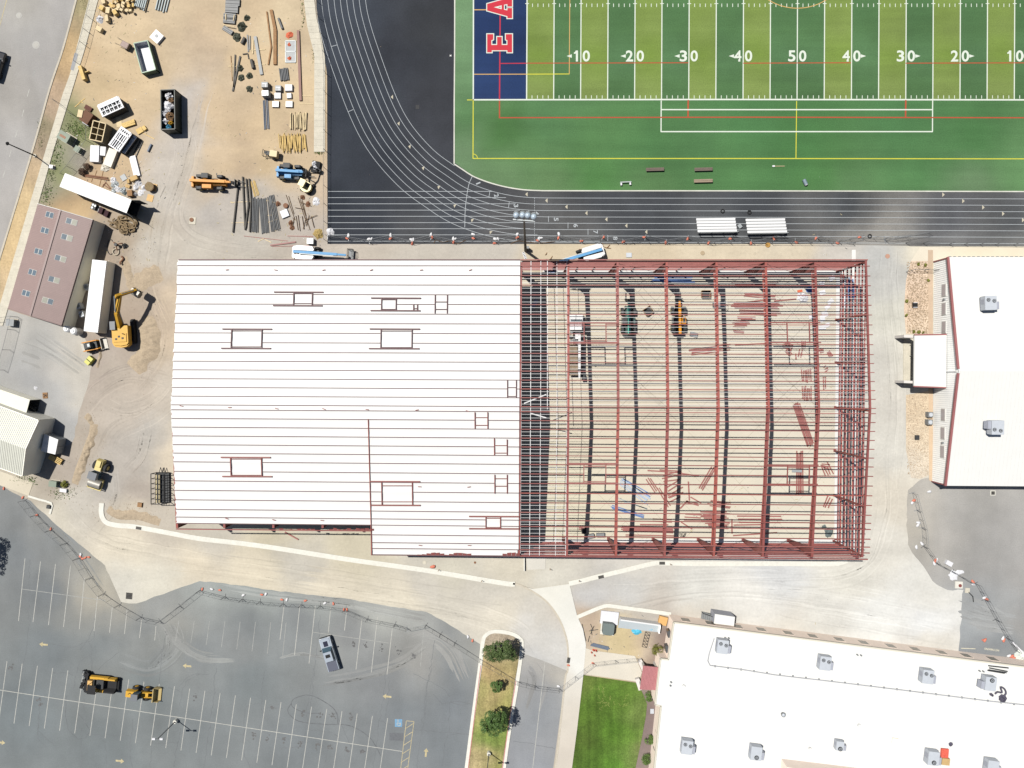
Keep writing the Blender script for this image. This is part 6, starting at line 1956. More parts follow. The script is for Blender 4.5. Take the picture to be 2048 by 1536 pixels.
# road roller
rr_ = thing('road_roller', 'yellow road roller with a smooth steel drum on the dirt road', 'roller', (*at(196,948,1.0).xy, 0), R(-108))
part('rear_body', MB().taper((-1.6,0,1.25),(2.0,1.3,.8),(.9,.85)), M_YEL2, rr_)
part('hood', MB().taper((-1.9,0,1.75),(1.3,.95,.3),(.8,.8)), M_YEL2, rr_)
for s in (-1,1):
 wheel(rr_, -1.35, s * .95,.72,.72,.5, M_YEL2,20)
cb = part('cab', MB().taper((.15,0,1.85),(1.2,1.4,1.5),(.85,.9)), M_CABG, rr_)
part('cab_roof', MB().box((.1,0,2.64),(1.25,1.45,.1)), M_CABR, cb)
part('articulation', MB().box((.75,0,.8),(.8,.6,.4)), M_DARK, rr_)
dr = part('drum', MB().tube((1.75,-1.05,.75),(1.75,1.05,.75), .75,28), M_BUCK, rr_)
part('drum_frame', MB().box((1.75,1.15,.8),(1.9,.1,.3)).box((1.75,-1.15,.8),(1.9,.1,.3)).box((.85,0,.8),(.15,2.3,.3)).box((2.65,0,.8),(.12,2.3,.26)), M_YEL2, rr_)

# wheel loader in the lot
wl = thing('wheel_loader', 'small yellow wheel loader with a raised pale bucket on the parking lot', 'loader', (*at(283,1388,1.0).xy, 0), R(-6))
part('rear_body', MB().taper((-1.6,0,1.2),(1.8,1.2,.8),(.9,.85)), M_YEL, wl)
part('front_frame', MB().box((.5,0,.9),(1.4,.8,.5)), M_YEL, wl)
for sx in (-1.15,.75):
 for sy in (-1,1):
  wheel(wl, sx, sy * .85,.58,.58,.42, M_YEL)
cb = part('cab', MB().taper((-.45,0,1.9),(1.1,1.05,1.2),(.85,.9)), M_CABG, wl)
part('cab_roof', MB().box((-.45,0,2.54),(1.15,1.1,.08)), M_CABR, cb)
part('exhaust', MB().tube((-1.7,.25,1.5),(-1.7,.25,2.1), .06,8), M_DARK, wl)
for s in (-1,1):
 part('lift_arm', MB().beam((.3, s * .4,1.3),(2.0, s * .4,.9), .14,.26), M_YEL, wl)
part('bucket', MB().profile([(1.95,1.25),(1.9,.35),(2.1,.12),(3.0,.1),(3.0,.2),(2.2,.3),(2.1,1.25)], -1.15,1.15).box((2.45,1.15,.6),(.9,.05,.8)).box((2.45,-1.15,.6),(.9,.05,.8)), mat('tan_bucket', (208,186,128), .5,.1, var=.1), wl)

# tracked paving machine
pv = thing('paving_machine', 'yellow and black paving machine with a dark hopper on the parking lot', 'paver', (*at(198,1368,.9).xy, 0), R(-5))
for s in (-1,1):
 part('track', MB().profile([(-1.9,.3),(-1.7,0),(1.5,0),(1.7,.3),(1.5,.65),(-1.7,.65)], s * 1.05 - .22, s * 1.05 + .22), M_BLACK, pv)
 part('side_frame', MB().taper((.1, s * 1.1,1.0),(3.2,.5,.55),(.96,.8)), M_YEL, pv)
 part('hopper_wing', MB().taper((2.0, s * .85,1.0),(1.9,.75,.9),(1,.3),(0, s * .25)), M_YEL if s > 0 else M_BLACK, pv)
part('hopper_floor', MB().box((2.0,0,.7),(1.9,1.5,.12)), M_BLACK, pv)
part('front_roller', MB().tube((3.1,-1.1,.4),(3.1,1.1,.4), .2,12), M_BLACK, pv)
part('engine_deck', MB().box((.5,.2,1.35),(1.2,1.5,.35)), M_DARK, pv)
cp = part('canopy', MB().box((-.35,-.35,2.45),(1.4,1.5,.1)), M_BLACK, pv)
mb = MB()
for a, b in ((-1,-1),(.3,-1),(-1,.35),(.3,.35)):
 mb.tube((a, b, 1.3),(a, b, 2.4), .05,6)
part('canopy_post', mb, M_DARK, cp)
part('operator_deck', MB().box((-1.35,-.25,1.1),(.8,1.7,.5)), mat('orange_tan', (236,190,120), .5), pv)
mb = MB()
for i in range(26):
 x, y = RND.uniform(-3.2,-2.0), RND.uniform(-1.7,1.7)
 mb.box((x, y, RND.uniform(.25,.95)),(RND.uniform(.15,.6), RND.uniform(.15,.6), RND.uniform(.15,.4)), RND.uniform(0,3))
mb.tube((-2.5,-1.8,.35),(-2.5,1.8,.35), .28,12).box((-2.1,0,.6),(.3,3.4,.7))
part('screed', mb, M_BLACK, pv)
for k in range(5):
 part('auger_flight', MB().tube((-2.95,-1.5 + k * .75,.5),(-2.95,-1.2 + k * .75,.5), .22,8), M_GREY, pv)

# pickup truck
pk = thing('pickup_truck', 'silver pickup truck with a dark bed cover standing alone on the lot', 'pickup truck', (*at(659,1308,.8).xy, 0), R(107))
M_SILV = mat('silver_paint', (200,210,222), .3,.25, var=.03, spec=.6)
body = [(2.85,.55),(2.9,.85),(2.75,1.05),(1.2,1.15),(-2.8,1.12),(-2.88,.9),(-2.85,.5)]
part('body', MB().profile(body, -.96,.96).taper((2.0,0,1.10),(1.6,1.7,.12),(.86,.9)), M_SILV, pk)
gl = part('windscreen', MB().add([(1.35,-.86,1.12),(1.35,.86,1.12),(.72,.68,1.78),(.72,-.68,1.78)],[(0,1,2,3)]), M_CABG, pk)
part('cab', MB().add([(1.32,-.86,1.1),(1.32,.86,1.1),(-1.15,.9,1.1),(-1.15,-.9,1.1),(.7,-.68,1.8),(.7,.68,1.8),(-.95,.7,1.8),(-.95,-.7,1.8)],[(4,5,6,7),(1,2,6,5),(3,0,4,7),(2,3,7,6)]), M_SILV, pk)
for s in (-1,1):
 part('side_window', MB().add([(1.0, s * .893,1.2),(-.9, s * .90,1.2),(-.8, s * .735,1.7),(.62, s * .735,1.7)],[(0,1,2,3) if s > 0 else (3,2,1,0)]), M_CABG, pk)
 part('mirror', MB().box((1.0, s * 1.12,1.2),(.14,.3,.2)), M_BLACK, pk)
 part('headlight', MB().box((2.84, s * .72,.85),(.1,.36,.18)), M_WHITE, pk)
 for x in (1.85,-1.75):
  w = part('wheel', MB().wheel((x, s * .86,.4), .4,.28,(0,1,0), 18), M_TYRE, pk)
  part('rim', MB().tube((x, s * .98,.4),(x, s * 1.02,.4), .25,12), M_GALV, w)
part('sunroof', MB().box((.0,0,1.80),(.55,.8,.025)), M_BLACK, pk)
part('hood_scoop', MB().box((1.9,0,1.165),(.9,.75,.03)), mat('dark_navy_vinyl', (40,42,66), .4), pk)
part('bed_cover', MB().box((-1.98,0,1.14),(1.62,1.66,.07)), mat('bed_cover_vinyl', (98,102,118), .6, var=.04), pk)
part('bumper', MB().box((2.92,0,.6),(.12,1.8,.25)), M_BLACK, pk)
part('bumper', MB().box((-2.93,0,.6),(.12,1.8,.22)), M_GALV, pk)

# dark car on the street, cut by the left edge
cr_ = thing('parked_car', 'black sport utility car on the street, cut by the left edge of the photo', 'car', (*at(-7,131,.8).xy, 0), R(73))
M_CARB = mat('black_paint', (26,26,32), .2,.1, var=.02, spec=.7)
part('body', MB().profile([(2.4,.45),(2.45,.85),(2.2,1.0),(1.3,1.1),(-2.35,1.1),(-2.45,.8),(-2.4,.45)], -.95,.95), M_CARB, cr_)
part('cabin', MB().taper((-.45,0,1.42),(3.3,1.75,.64),(.72,.8),(-.15,0)), M_CABG, cr_)
part('roof', MB().box((-.6,0,1.75),(2.3,1.38,.05)), M_CARB, cr_)
for s in (-1,1):
 part('mirror', MB().box((.95, s * 1.08,1.15),(.18,.24,.18)), M_CARB, cr_)
 for x in (1.5,-1.5):
  part('wheel', MB().wheel((x, s * .84,.37), .37,.26,(0,1,0), 16), M_TYRE, cr_)

# boom truck parked inside the frame
bt_ = thing('boom_truck', 'white flatbed boom truck parked under the strapped bay of the frame', 'truck', (*at(1152,692,1.2).xy, 0), R(90))
M_CW = mat('truck_white', (250,250,250), .35, var=.03, spec=.5)
part('frame', MB().box((0,0,.85),(9.6,.9,.3)), M_DARK, bt_)
c = part('cab', MB().profile([(5.3,.7),(5.3,1.5),(4.3,1.75),(3.9,2.5),(2.6,2.6),(2.6,.7)], -1.1,1.1), M_CW, bt_)
part('windscreen', MB().add([(4.36,-.95,1.78),(4.36,.95,1.78),(3.98,.9,2.46),(3.98,-.9,2.46)],[(0,1,2,3)]), M_CABG, c)
for s in (-1,1):
 part('mirror', MB().box((3.9, s * 1.3,1.9),(.1,.25,.4)), M_DARK, c)
 for x in (4.4,-2.4,-3.6):
  wheel(bt_, x, s * .95,.52,.52,.4, M_GALV, 16)
 part('outrigger', MB().box((1.6, s * 1.1,.7),(.3,.9,.25)).box((1.6, s * 1.5,.4),(.25,.12,.7)), M_GALV, bt_)
part('bed', MB().box((-2.3,0,1.15),(5.2,2.3,.16)), mat('worn_wood_deck', (158,140,118), .9, var=.2, scale=3, fine=.15, fscale=8), bt_)
part('crane_base', MB().tube((1.6,-.2,1.0),(1.6,-.2,2.4), .45,14).box((1.6,-.2,2.2),(1.0,.9,.5)), M_CW, bt_)
b = part('boom', MB().beam((1.9,-.45,2.75),(-4.6,-.45,2.6), .4,.45).beam((-4.4,-.45,2.6),(-5.3,-.45,2.55), .3,.34), M_CW, bt_)
for x in (-.4,-2.2,-3.9):
 part('boom_band', MB().box((x, -.45,2.66),(.12,.44,.5)), M_DARK, b)
mb = MB()
for i in range(14):
 mb.box((RND.uniform(.2,2.4), RND.uniform(-.9,.9), RND.uniform(1.3,2.2)),(RND.uniform(.15,.5), RND.uniform(.15,.5), RND.uniform(.15,.5)), RND.uniform(0,3))
part('hydraulics', mb, M_GREY, bt_, kind='stuff')
part('hook_block', MB().box((-5.2,-1.2,1.2),(.9,.5,.5)), M_DARK, bt_)

# scissor lift
sl = thing('scissor_lift', 'small pale scissor lift behind the third bare frame', 'scissor lift', (*at(1438,609,.8).xy, 0), R(0))
part('base', MB().box((0,0,.45),(1.8,.8,.5)), M_DARK, sl)
part('platform', MB().box((0,0,1.05),(1.9,.85,.1)), M_GALV, sl)
mb = MB()
for a, b in (((-.95,-.42),(.95,-.42)),((.95,-.42),(.95,.42)),((.95,.42),(-.95,.42)),((-.95,.42),(-.95,-.42))):
 mb.tube((*a, 2.0),(*b, 2.0), .03,5).tube((*a, 1.1),(*a, 2.0), .03,5)
part('guard_rail', mb, M_WHITE, sl)
for x in (-.7,.7):
 for y in (-.4,.4):
  part('wheel', MB().wheel((x, y, .18), .18,.12), M_TYRE, sl)
# towable compressor
tc = thing('towed_compressor', 'beige towed compressor with a black drawbar frame left of the timber poles', 'compressor', (*at(549,309,.8).xy, 0), R(-8))
part('cabinet', MB().taper((0,0,1.0),(1.35,1.15,.9),(.92,.9)), mat('beige_enclosure', (226,204,150), .5, var=.05), tc)
for s in (-1,1):
 part('wheel', MB().wheel((-.1, s * .7,.35), .35,.2), M_TYRE, tc)
fr = part('drawbar', MB().tube((-.6,-.45,.5),(-1.9,-.5,.5), .05,6).tube((-.6,.45,.5),(-1.9,.5,.5), .05,6).tube((-1.9,-.5,.5),(-1.9,.5,.5), .05,6).tube((-1.9,.5,.5),(-1.9,.5,1.2), .04,6).tube((-1.9,-.5,.5),(-1.9,-.5,1.2), .04,6).tube((-1.9,-.5,1.2),(-1.9,.5,1.2), .04,6), M_BLACK, tc)
part('engine', MB().box((-1.1,.05,.75),(.7,.6,.5)).tube((-1.5,.1,.6),(-1.5,.1,1.0), .2,10), M_DARK, tc)

# flat rack with a welded cage
rk = thing('cage_rack', 'black welded steel cage rack with boards inside beside the white roof', 'rack', (*at(322,976,.9).xy, 0), R(90))
mb = MB()
L_, W_, H_ = 5.1,2.25,2.0
for z in (.3, H_):
 for a, b in (((-L_ / 2,-W_ / 2),(L_ / 2,-W_ / 2)),((L_ / 2,-W_ / 2),(L_ / 2, W_ / 2)),((L_ / 2, W_ / 2),(-L_ / 2, W_ / 2)),((-L_ / 2, W_ / 2),(-L_ / 2,-W_ / 2))):
  mb.beam((*a, z),(*b, z), .1,.1)
part('cage_frame', mb, M_BLACK, rk)
for i in range(7):
 x = -L_ / 2 + L_ * i / 6
 for s in (-1,1):
  part('upright', MB().box((x, s * W_ / 2,1.15),(.08,.08,1.75)), M_BLACK, rk)
 part('cross_bar', MB().box((x, 0, H_ + .02),(.07, W_, .07)), M_BLACK, rk)
for y in (.35,-.1):
 part('top_bar', MB().box((0, y, H_ + .03),(L_, .06,.06)), M_BLACK, rk)
part('deck', MB().box((0,0,.25),(L_, W_, .1)), M_DARK, rk)
for y, w in ((.12,.3),(.62,.26)):
 part('board', MB().box((0, y, 1.3),(L_ * .96, w, .12)), mat('pale_board', (226,210,168), .8, var=.08), rk)
for s in (-.35,.25):
 part('coupling', MB().beam((L_ / 2, s - .25,.5),(L_ / 2 + .9, s, .5), .07,.07).beam((L_ / 2, s + .25,.5),(L_ / 2 + .9, s, .5), .07,.07), M_BLACK, rk)

# ------------------------------------------------------------------ steel, pipe and timber lying about
M_PIPEG = mat('dark_grey_pipe', (112,114,116), .5,.1, var=.12, scale=2)
M_PIPEB = mat('blue_grey_pipe', (120,132,150), .5,.1, var=.1, scale=2)
M_PIPEL = mat('pale_grey_pipe', (196,206,206), .45,.1, var=.06, scale=2)
M_PIPED = mat('weathered_dark_pipe', (98,94,88), .7, var=.2, scale=2)
M_WOOD = mat('raw_timber', (240,206,134), .8, var=.14, scale=2, fine=.1, fscale=8)
M_WOODP = mat('pale_timber', (244,222,178), .8, var=.12, scale=2, fine=.1, fscale=8)
M_WOODB = mat('brown_timber', (172,132,92), .85, var=.16, scale=2, fine=.1, fscale=8)
M_PLY = mat('plywood', (236,196,136), .8, var=.06, scale=2)
M_PLAST = mat('white_plastic', (246,246,250), .5, var=.05, scale=2)
M_ORNG = mat('orange_fabric', (234,120,84), .8, var=.15, scale=4)
M_BLUEP = mat('blue_channel', (104,140,200), .5, var=.12, scale=2)
M_BLUEL = mat('pale_blue_channel', (186,206,232), .5, var=.08, scale=2)
M_TARP = mat('grey_tarpaulin', (110,122,122), .7, var=.15, scale=3)
M_CARDB = mat('cardboard', (218,184,128), .9, var=.1, scale=2)
M_PINKST = mat('primed_steel_bar', (176,112,106), .6, var=.12, scale=1.5)

def bars(name, label, cat, group, lines, w, h, m, z0=.06, tube=False, dz=.0):
 for k, l in enumerate(lines):
  z = z0 + dz * k
  a, b = at(l[0], l[1], z), at(l[2], l[3], z)
  mb = MB()
  if tube:
   a.z = b.z = z + w
   mb.tube(a, b, w, 10)
  else:
   a.z = b.z = z + h / 2
   mb.beam(a, b, w, h)
  solo(name, mb, m, label, cat, group if len(lines) > 1 else None)

def spread_lines(x0, y0, x1, y1, n, wid, j=0.0, jl=0.0):
 d = Vector((x1 - x0, y1 - y0))
 L = d.length
 d.normalize()
 s = Vector((-d.y, d.x))
 out = []
 for i in range(n):
  o = (i / max(1, n - 1) - .5) * wid
  a = Vector((x0, y0)) + s * (o + RND.uniform(-j, j)) + d * RND.uniform(-jl, jl)
  b = Vector((x1, y1)) + s * (o + RND.uniform(-j, j)) + d * RND.uniform(-jl, jl)
  out.append((a.x, a.y, b.x, b.y))
 return out
SB = [((1243,1057,1348,1061), 6,9,1,4, 'red steel bar in the long stack by the south end of the second bare frame'),
  ((1251,1071.5,1348,1073.5), 2,3.5,.3,1, 'red steel bar in the pair below the long stack at the south end'),
  ((1280,1049,1336,1049.5), 1,0,0,0, 'single red steel bar just above the long stack at the south end'),
  ((1306,1040,1344,1042), 2,5,.5,2, 'short red steel bar above the long stack, near the third bare frame'),
  ((1326,957,1358,951), 3,14,1.5,3, 'short red steel piece at the top of the fan under the third bare frame'),
  ((1336,985,1362,972), 4,22,2,4, 'short red steel piece in the middle of the fan under the third bare frame'),
  ((1339,998,1358,990), 2,10,1,3, 'short red steel piece at the foot of the fan under the third bare frame'),
  ((1296,957,1312,982), 3,8,.6,3, 'red steel bar slanting left of the fan, near the blue channels'),
  ((1316,975,1338,1012), 2,4,.6,2, 'long red steel bar slanting down beside the fan'),
  ((1295,941,1330,943), 1,0,0,0, 'red steel bar lying flat above the fan, left end of its row'),
  ((1320,941,1363,944), 2,3,.3,2, 'red steel bar lying flat above the fan, in the middle of its row'),
  ((1358,946,1397,952), 1,0,0,0, 'red steel bar lying flat above the fan, right end of its row'),
  ((1401,979,1427,935), 3,8,.5,3, 'red steel bar in the slanting trio left of the fourth bare frame'),
  ((1376.5,963,1378.5,1001), 1,0,0,0, 'upright lying red steel bar right of the fan'),
  ((1381,994,1402,1006), 1,0,0,0, 'red steel bar slanting right, below the fan'),
  ((1360,1017,1375,1001), 1,0,0,0, 'red steel bar slanting left, below the fan'),
  ((1372,1003,1397,1009), 2,3,.4,2, 'red steel bar lying almost level below the fan'),
  ((1370,1034,1400,1035), 3,12,.8,4, 'red steel bar left of the heap at the fourth bare frame'),
  ((1362,1044,1384,1058), 1,0,0,0, 'thin red steel bar slanting down toward the wire coil'),
  ((1418,1006,1460,1011), 4,11,1.2,5, 'red steel bar in the upper heap at the fourth bare frame'),
  ((1407,1034,1456,1036), 9,22,2,7, 'red steel bar in the big lower heap at the fourth bare frame'),
  ((1414,1052,1455,1053), 3,7,1.2,5, 'red steel bar below the big heap at the fourth bare frame'),
  ((1474,1032,1562,1032.5), 1,0,0,0, 'long red steel bar right of the big heap, uppermost of four'),
  ((1476,1038,1564,1038.5), 1,0,0,0, 'long red steel bar right of the big heap, second of four'),
  ((1478,1044.6,1561,1045), 1,0,0,0, 'long red steel bar right of the big heap, third of four'),
  ((1467,1050,1530,1049), 1,0,0,0, 'red steel bar right of the big heap, lowest of four'),
  ((1466,1071,1554,1065), 1,0,0,0, 'long red steel bar near the south wall between the fourth and fifth frames'),
  ((1463.5,1038,1463.8,1067), 1,0,0,0, 'red steel bar lying north to south right of the big heap'),
  ((1592,808,1621,890), 6,13,.5,3, 'long red steel bar in the slanting wedge left of the sixth bare frame'),
  ((1599,904,1599.5,988), 5,12,.5,3, 'long red steel bar in the upright lying stack left of the sixth bare frame'),
  ((1613,774,1614,800), 6,17,.6,3, 'red steel bar in the small bundle above the slanting wedge'),
  ((1612,738,1613,763), 6,18,.6,3, 'red steel bar in the second small bundle above the slanting wedge'),
  ((1467,610,1560,611.5), 6,10,1,6, 'red steel bar in the wedge between the fourth and fifth bare frames'),
  ((1468,608,1528,600), 1,0,0,0, 'red steel bar laid across the wedge between the fourth and fifth frames'),
  ((1486,589,1548,594), 3,6,1,5, 'red steel bar above the wedge between the fourth and fifth frames'),
  ((1548,602,1592,598), 1,0,0,0, 'red steel bar pointing at the crumpled white sheet'),
  ((1478,624,1556,627), 4,8,1,6, 'red steel bar below the wedge between the fourth and fifth frames'),
  ((1478,637,1507,637), 3,5,.8,4, 'short red steel bar in the small pile below the wedge'),
  ((1468,645,1496,648), 4,8,.8,4, 'short red steel bar in the second small pile below the wedge'),
  ((1467,652,1488,652.5), 2,3,.5,2, 'short red steel bar in the lowest small pile below the wedge'),
  ((1468,663,1488,664), 2,2.5,.3,2, 'short red steel bar on its own under the small piles'),
  ((1467,569,1553,569), 3,6,.8,6, 'red steel bar near the north wall between the fourth and fifth frames'),
  ((1382,704,1458,694), 5,9,1.2,4, 'long red steel bar in the spread bundle right of the yellow telehandler'),
  ((1470,690,1530,687), 1,0,0,0, 'long red steel bar right of the spread bundle'),
  ((1567,688,1584,697), 5,12,.5,2, 'short red steel piece in the slanting row under the roof opening'),
  ((1572,700,1582,711), 3,6,.4,1, 'short red steel piece below the slanting row'),
  ((1591,707,1592,719), 1,0,0,0, 'short red steel piece lying north to south under the roof opening'),
  ((1602,697,1599,713), 2,5,.5,2, 'short red steel piece left of the sixth frame, below the roof opening'),
  ((1607,682,1606,696), 3,6,.6,1, 'short red steel piece left of the sixth frame, inside the roof opening'),
  ((1637,703,1646,701), 3,6,1,3, 'short red steel piece right of the sixth frame, upper group'),
  ((1656,703,1662,713), 3,6,.5,1, 'short red steel piece in the red bundle near the white strip'),
  ((1648,740,1656,734), 3,9,1.5,3, 'short red steel piece right of the sixth frame, lower group'),
  ((1648,752,1649,778), 2,4,.5,2, 'red steel piece right of the sixth frame, north of the orange dust'),
  ((1641,930,1660,935), 3,8,2,3, 'short red steel piece right of the sixth frame, near the south end'),
  ((1650,930,1658,950), 4,16,2,4, 'thin red steel piece strewn near the south end of the white strip'),
  ((1652,1014,1660,996), 3,12,2,3, 'thin red steel piece strewn at the south right corner'),
  ((1158,1055,1172,1057), 3,6,.5,1, 'short red steel piece beside the dark box under the strapped bay')]
for l, n, wid, j, jl, lab in SB:
 w = .17 if n > 1 else .2
 bars('steel_bar', lab, 'steel bar', 'red steel bars on the building floor', spread_lines(*l, n, wid, j, jl), w, .12, M_PINKST, .07, dz=.012)
bars('steel_channel', 'blue channel in the fanned bundle below the second bare frame', 'steel channel', 'blue channels on the floor', spread_lines(1240,960,1297,1001,5,14,1.5,3), .16,.1, M_BLUEL, .07, dz=.015)
bars('steel_channel', 'deeper blue channel at the edge of the fanned bundle', 'steel channel', 'blue channels on the floor',[(1243,959,1300,993),(1246,957,1302,989)], .16,.1, M_BLUEP, .07)
bars('steel_channel', 'blue channel slanting below the fanned bundle', 'steel channel', 'blue channels on the floor', spread_lines(1222,1013,1289,1034,3,5,.8,3), .16,.1, M_BLUEP, .07, dz=.015)
bars('steel_channel', 'grey channel between the two blue bundles', 'steel channel', 'grey channels on the floor',[(1230,994,1294,1018),(1248,1004,1294,1017)], .16,.1, M_PIPEL, .07)
bars('steel_channel', 'blue channel in the long bundle by the north wall', 'steel channel', 'blue channels by the north wall', spread_lines(1304,558,1386,560,5,10,.8,5), .2,.12, M_BLUEP, .07, dz=.012)
bars('steel_channel', 'blue channel in the bundle along the white strip at the north east corner', 'steel channel', 'blue channels at the corner', spread_lines(1700,558,1703,598,4,10,.8,3), .18,.1, M_BLUEP, .12, dz=.012)

def crumple(name, label, cat, x, y, r, h, m, seed, group=None, n=14, squash=1.0, rz=0.0):
 """a lump of crumpled sheet or cloth"""
 rr = random.Random(seed)
 p = at(x, y)
 vs = [Vector((0,0, h * rr.uniform(.7,1)))]
 rings = 3
 for k in range(1, rings + 1):
  for i in range(n):
   a = 2 * PI * i / n
   q = r * (k / rings) * rr.uniform(.72,1.12)
   z = h * (1 - (k / rings) ** 2) * rr.uniform(.4,1.25) + (.0 if k == rings else .02)
   vs.append(Vector((q * math.cos(a), q * math.sin(a) * squash, max(0.0, z))))
 fs = [(0,1 + i, 1 + (i + 1) % n) for i in range(n)]
 for k in range(rings - 1):
  for i in range(n):
   a, b = 1 + k * n + i, 1 + k * n + (i + 1) % n
   fs.append((a, a + n, b + n, b))
 M_ = Matrix.Rotation(rz, 3, 'Z')
 mb = MB().add([M_ @ v + Vector((p.x, p.y, .005)) for v in vs], fs)
 return solo(name, mb, m, label, cat, group)

def boxat(name, label, cat, x, y, lx, ly, h, rz, m, z0=0.0, group=None):
 """a plain slab, sheet or closed box; footprint given in photo pixels"""
 p = at(x, y, z0 + h)
 return solo(name, MB().taper((0,0, h / 2),(lx * .0842, ly * .0842, h),(.985,.985)), m, label, cat, group, loc=(0,0,0)) if False else _boxat(name, label, cat, p, lx, ly, h, rz, m, z0, group)
def _boxat(name, label, cat, p, lx, ly, h, rz, m, z0, group):
 me = MB().taper((0,0, h / 2),(lx * .0842, ly * .0842, h),(.985,.985)).mesh(name)
 me.materials.append(m)
 o = bpy.data.objects.new(name, me)
 COL.objects.link(o)
 o.location = (p.x, p.y, z0 + .003)
 o.rotation_euler = (0,0, R(rz))
 return setp(o, label, cat, group)
def crate(name, label, cat, x, y, lx, ly, h, rz, m, inner=None, group=None, slat=3):
 """open-topped box with single boards"""
 p = at(x, y, h)
 t = thing(name, label, cat, (p.x, p.y, 0), R(rz), group)
 X, Y = lx * .0842, ly * .0842
 part('base', MB().box((0,0,.05),(X - .1, Y - .1,.08)), inner or m, t)
 for i in range(slat):
  z = .1 + (h - .1) * (i + .5) / slat
  hh = (h - .1) / slat * .9
  for s in (-1,1):
   part('board', MB().box((0, s * Y / 2, z),(X, .05, hh)), m, t)
   part('board', MB().box((s * X / 2,0, z),(.05, Y - .06, hh)), m, t)
 return t
# loose white sheets at the corner
for k, (x, y, lx, ly, rz, d) in enumerate([(1661,603,13,8,40, 'near the top of the scattered column'),(1655,614,11,7,35, 'second in the scattered column'),(1664,556,12,10,20, 'topmost, by the north wall'),(1643,567,12,8,-10, 'left of the corner, upper'),(1645,585,12,9,15, 'left of the corner, lower'),(1650,628,12,12,25, 'in the middle of the scattered column'),(1645,637,10,12,10, 'left in the middle of the scattered column'),(1655,650,10,8,30, 'right at the foot of the scattered column'),(1645,655,14,8,5, 'lowest in the scattered column'),(1622,634,8,7,10, 'beside the blue piece at the sixth frame'),(1690,568,12,14,4, 'on the footing at the corner'),(1692,602,9,28,2, 'long, on the footing at the corner')]):
 boxat('loose_sheet', 'white sheet at the frame right end, ' + d, 'sheet', x, y, lx, ly, .05, rz, M_PLAST, .07 + k * .006, 'white sheets at the right end')
crumple('crumpled_sheet', 'crumpled white plastic sheet left of the sixth bare frame', 'plastic sheet', 1604,595,1.05,.5, M_PLAST, 3)
crumple('blue_cover', 'blue cover lump beside the crumpled white sheet', 'cover', 1618,580,.7,.3, mat('blue_cover', (70,120,200), .6, var=.1), 5)
boxat('blue_piece', 'small blue sheet at the sixth bare frame', 'sheet', 1626,635,8,6,.08,5, MATS['blue_cover'], .07)
boxat('orange_sheet', 'small orange sheet above the crumpled white sheet', 'sheet', 1600,582,10,5,.05,10, M_ORNG, .07)
crumple('dark_tarp', 'dark grey tarpaulin heap at the south right corner of the floor', 'tarpaulin', 1657,1065,.85,.3, M_TARP, 8, squash=1.2)
crumple('dark_tarp', 'small dark tarpaulin above the heap at the south right corner', 'tarpaulin', 1648,1053,.55,.2, M_TARP, 9, squash=.7)
crate('wooden_crate', 'tilted open wooden crate between the two telehandlers', 'crate', 1297,622,16,15,.7,35, M_WOODB, M_DARK)
crate('wooden_crate', 'open wooden crate near the third bare frame and the north wall', 'crate', 1413,588,17,14,.8,0, M_WOODB, M_DARK)
boxat('grey_box', 'flat grey box beside the rear of the yellow telehandler', 'box', 1388,669,15,9,.35,-14, M_GREY, .06)
boxat('tool_chest', 'grey tool chest at the south end of the strapped bay, the right one', 'tool box', 1201,1071,16,8,.6,2, M_GREY, .06)
boxat('tool_chest', 'tilted grey tool chest beside the black hose at the south end', 'tool box', 1181,1073,15,8,.6,14, M_GREY, .06)
boxat('dark_box', 'dark box beside the short red pieces at the south end', 'box', 1168,1063,9,9,.9,5, M_BLACK, .06)
pts = [at(1362 + 5 * math.cos(t * .9) + .25 * t, 1070 + 4 * math.sin(t * 1.1), .12 + .01 * t) for t in range(24)]
solo('wire_coil', MB().path(pts, .03,5), M_DARK, 'tangled dark wire coil at the south end beside the third frame', 'wire coil')
boxat('pale_sheet', 'pale translucent sheet in the shade under the roof edge', 'sheet', 1068,608,9,20,.04,-42, mat('pale_blue_sheet', (200,206,226), .4, raw=False), .08)
boxat('white_board', 'white panel laid across the upright lying bar stack', 'panel', 1594,942,20,5,.05,-2, M_GALV, .3)
boxat('blue_machine_box', 'blue grey machine box in the shade by the north wall of the strapped bay', 'machine', 1102,541,16,11,1.1,-8, mat('blue_grey_box', (130,150,190), .5), .06)
crumple('rag_heap', 'small white and grey heap by the folded wheel near the first frame', 'rags', 1191,731,.3,.2, M_TARP, 31)
# sawdust
for x, y in ((1655,770),(1648,868)):
 crumple('sawdust', 'orange dust pile on the floor near the white strip, %s' % ('upper' if y < 800 else 'lower'), 'dust pile', x, y, .75,.02, mat('sawdust', (232,200,140), .95, var=.1, scale=3), int(x))

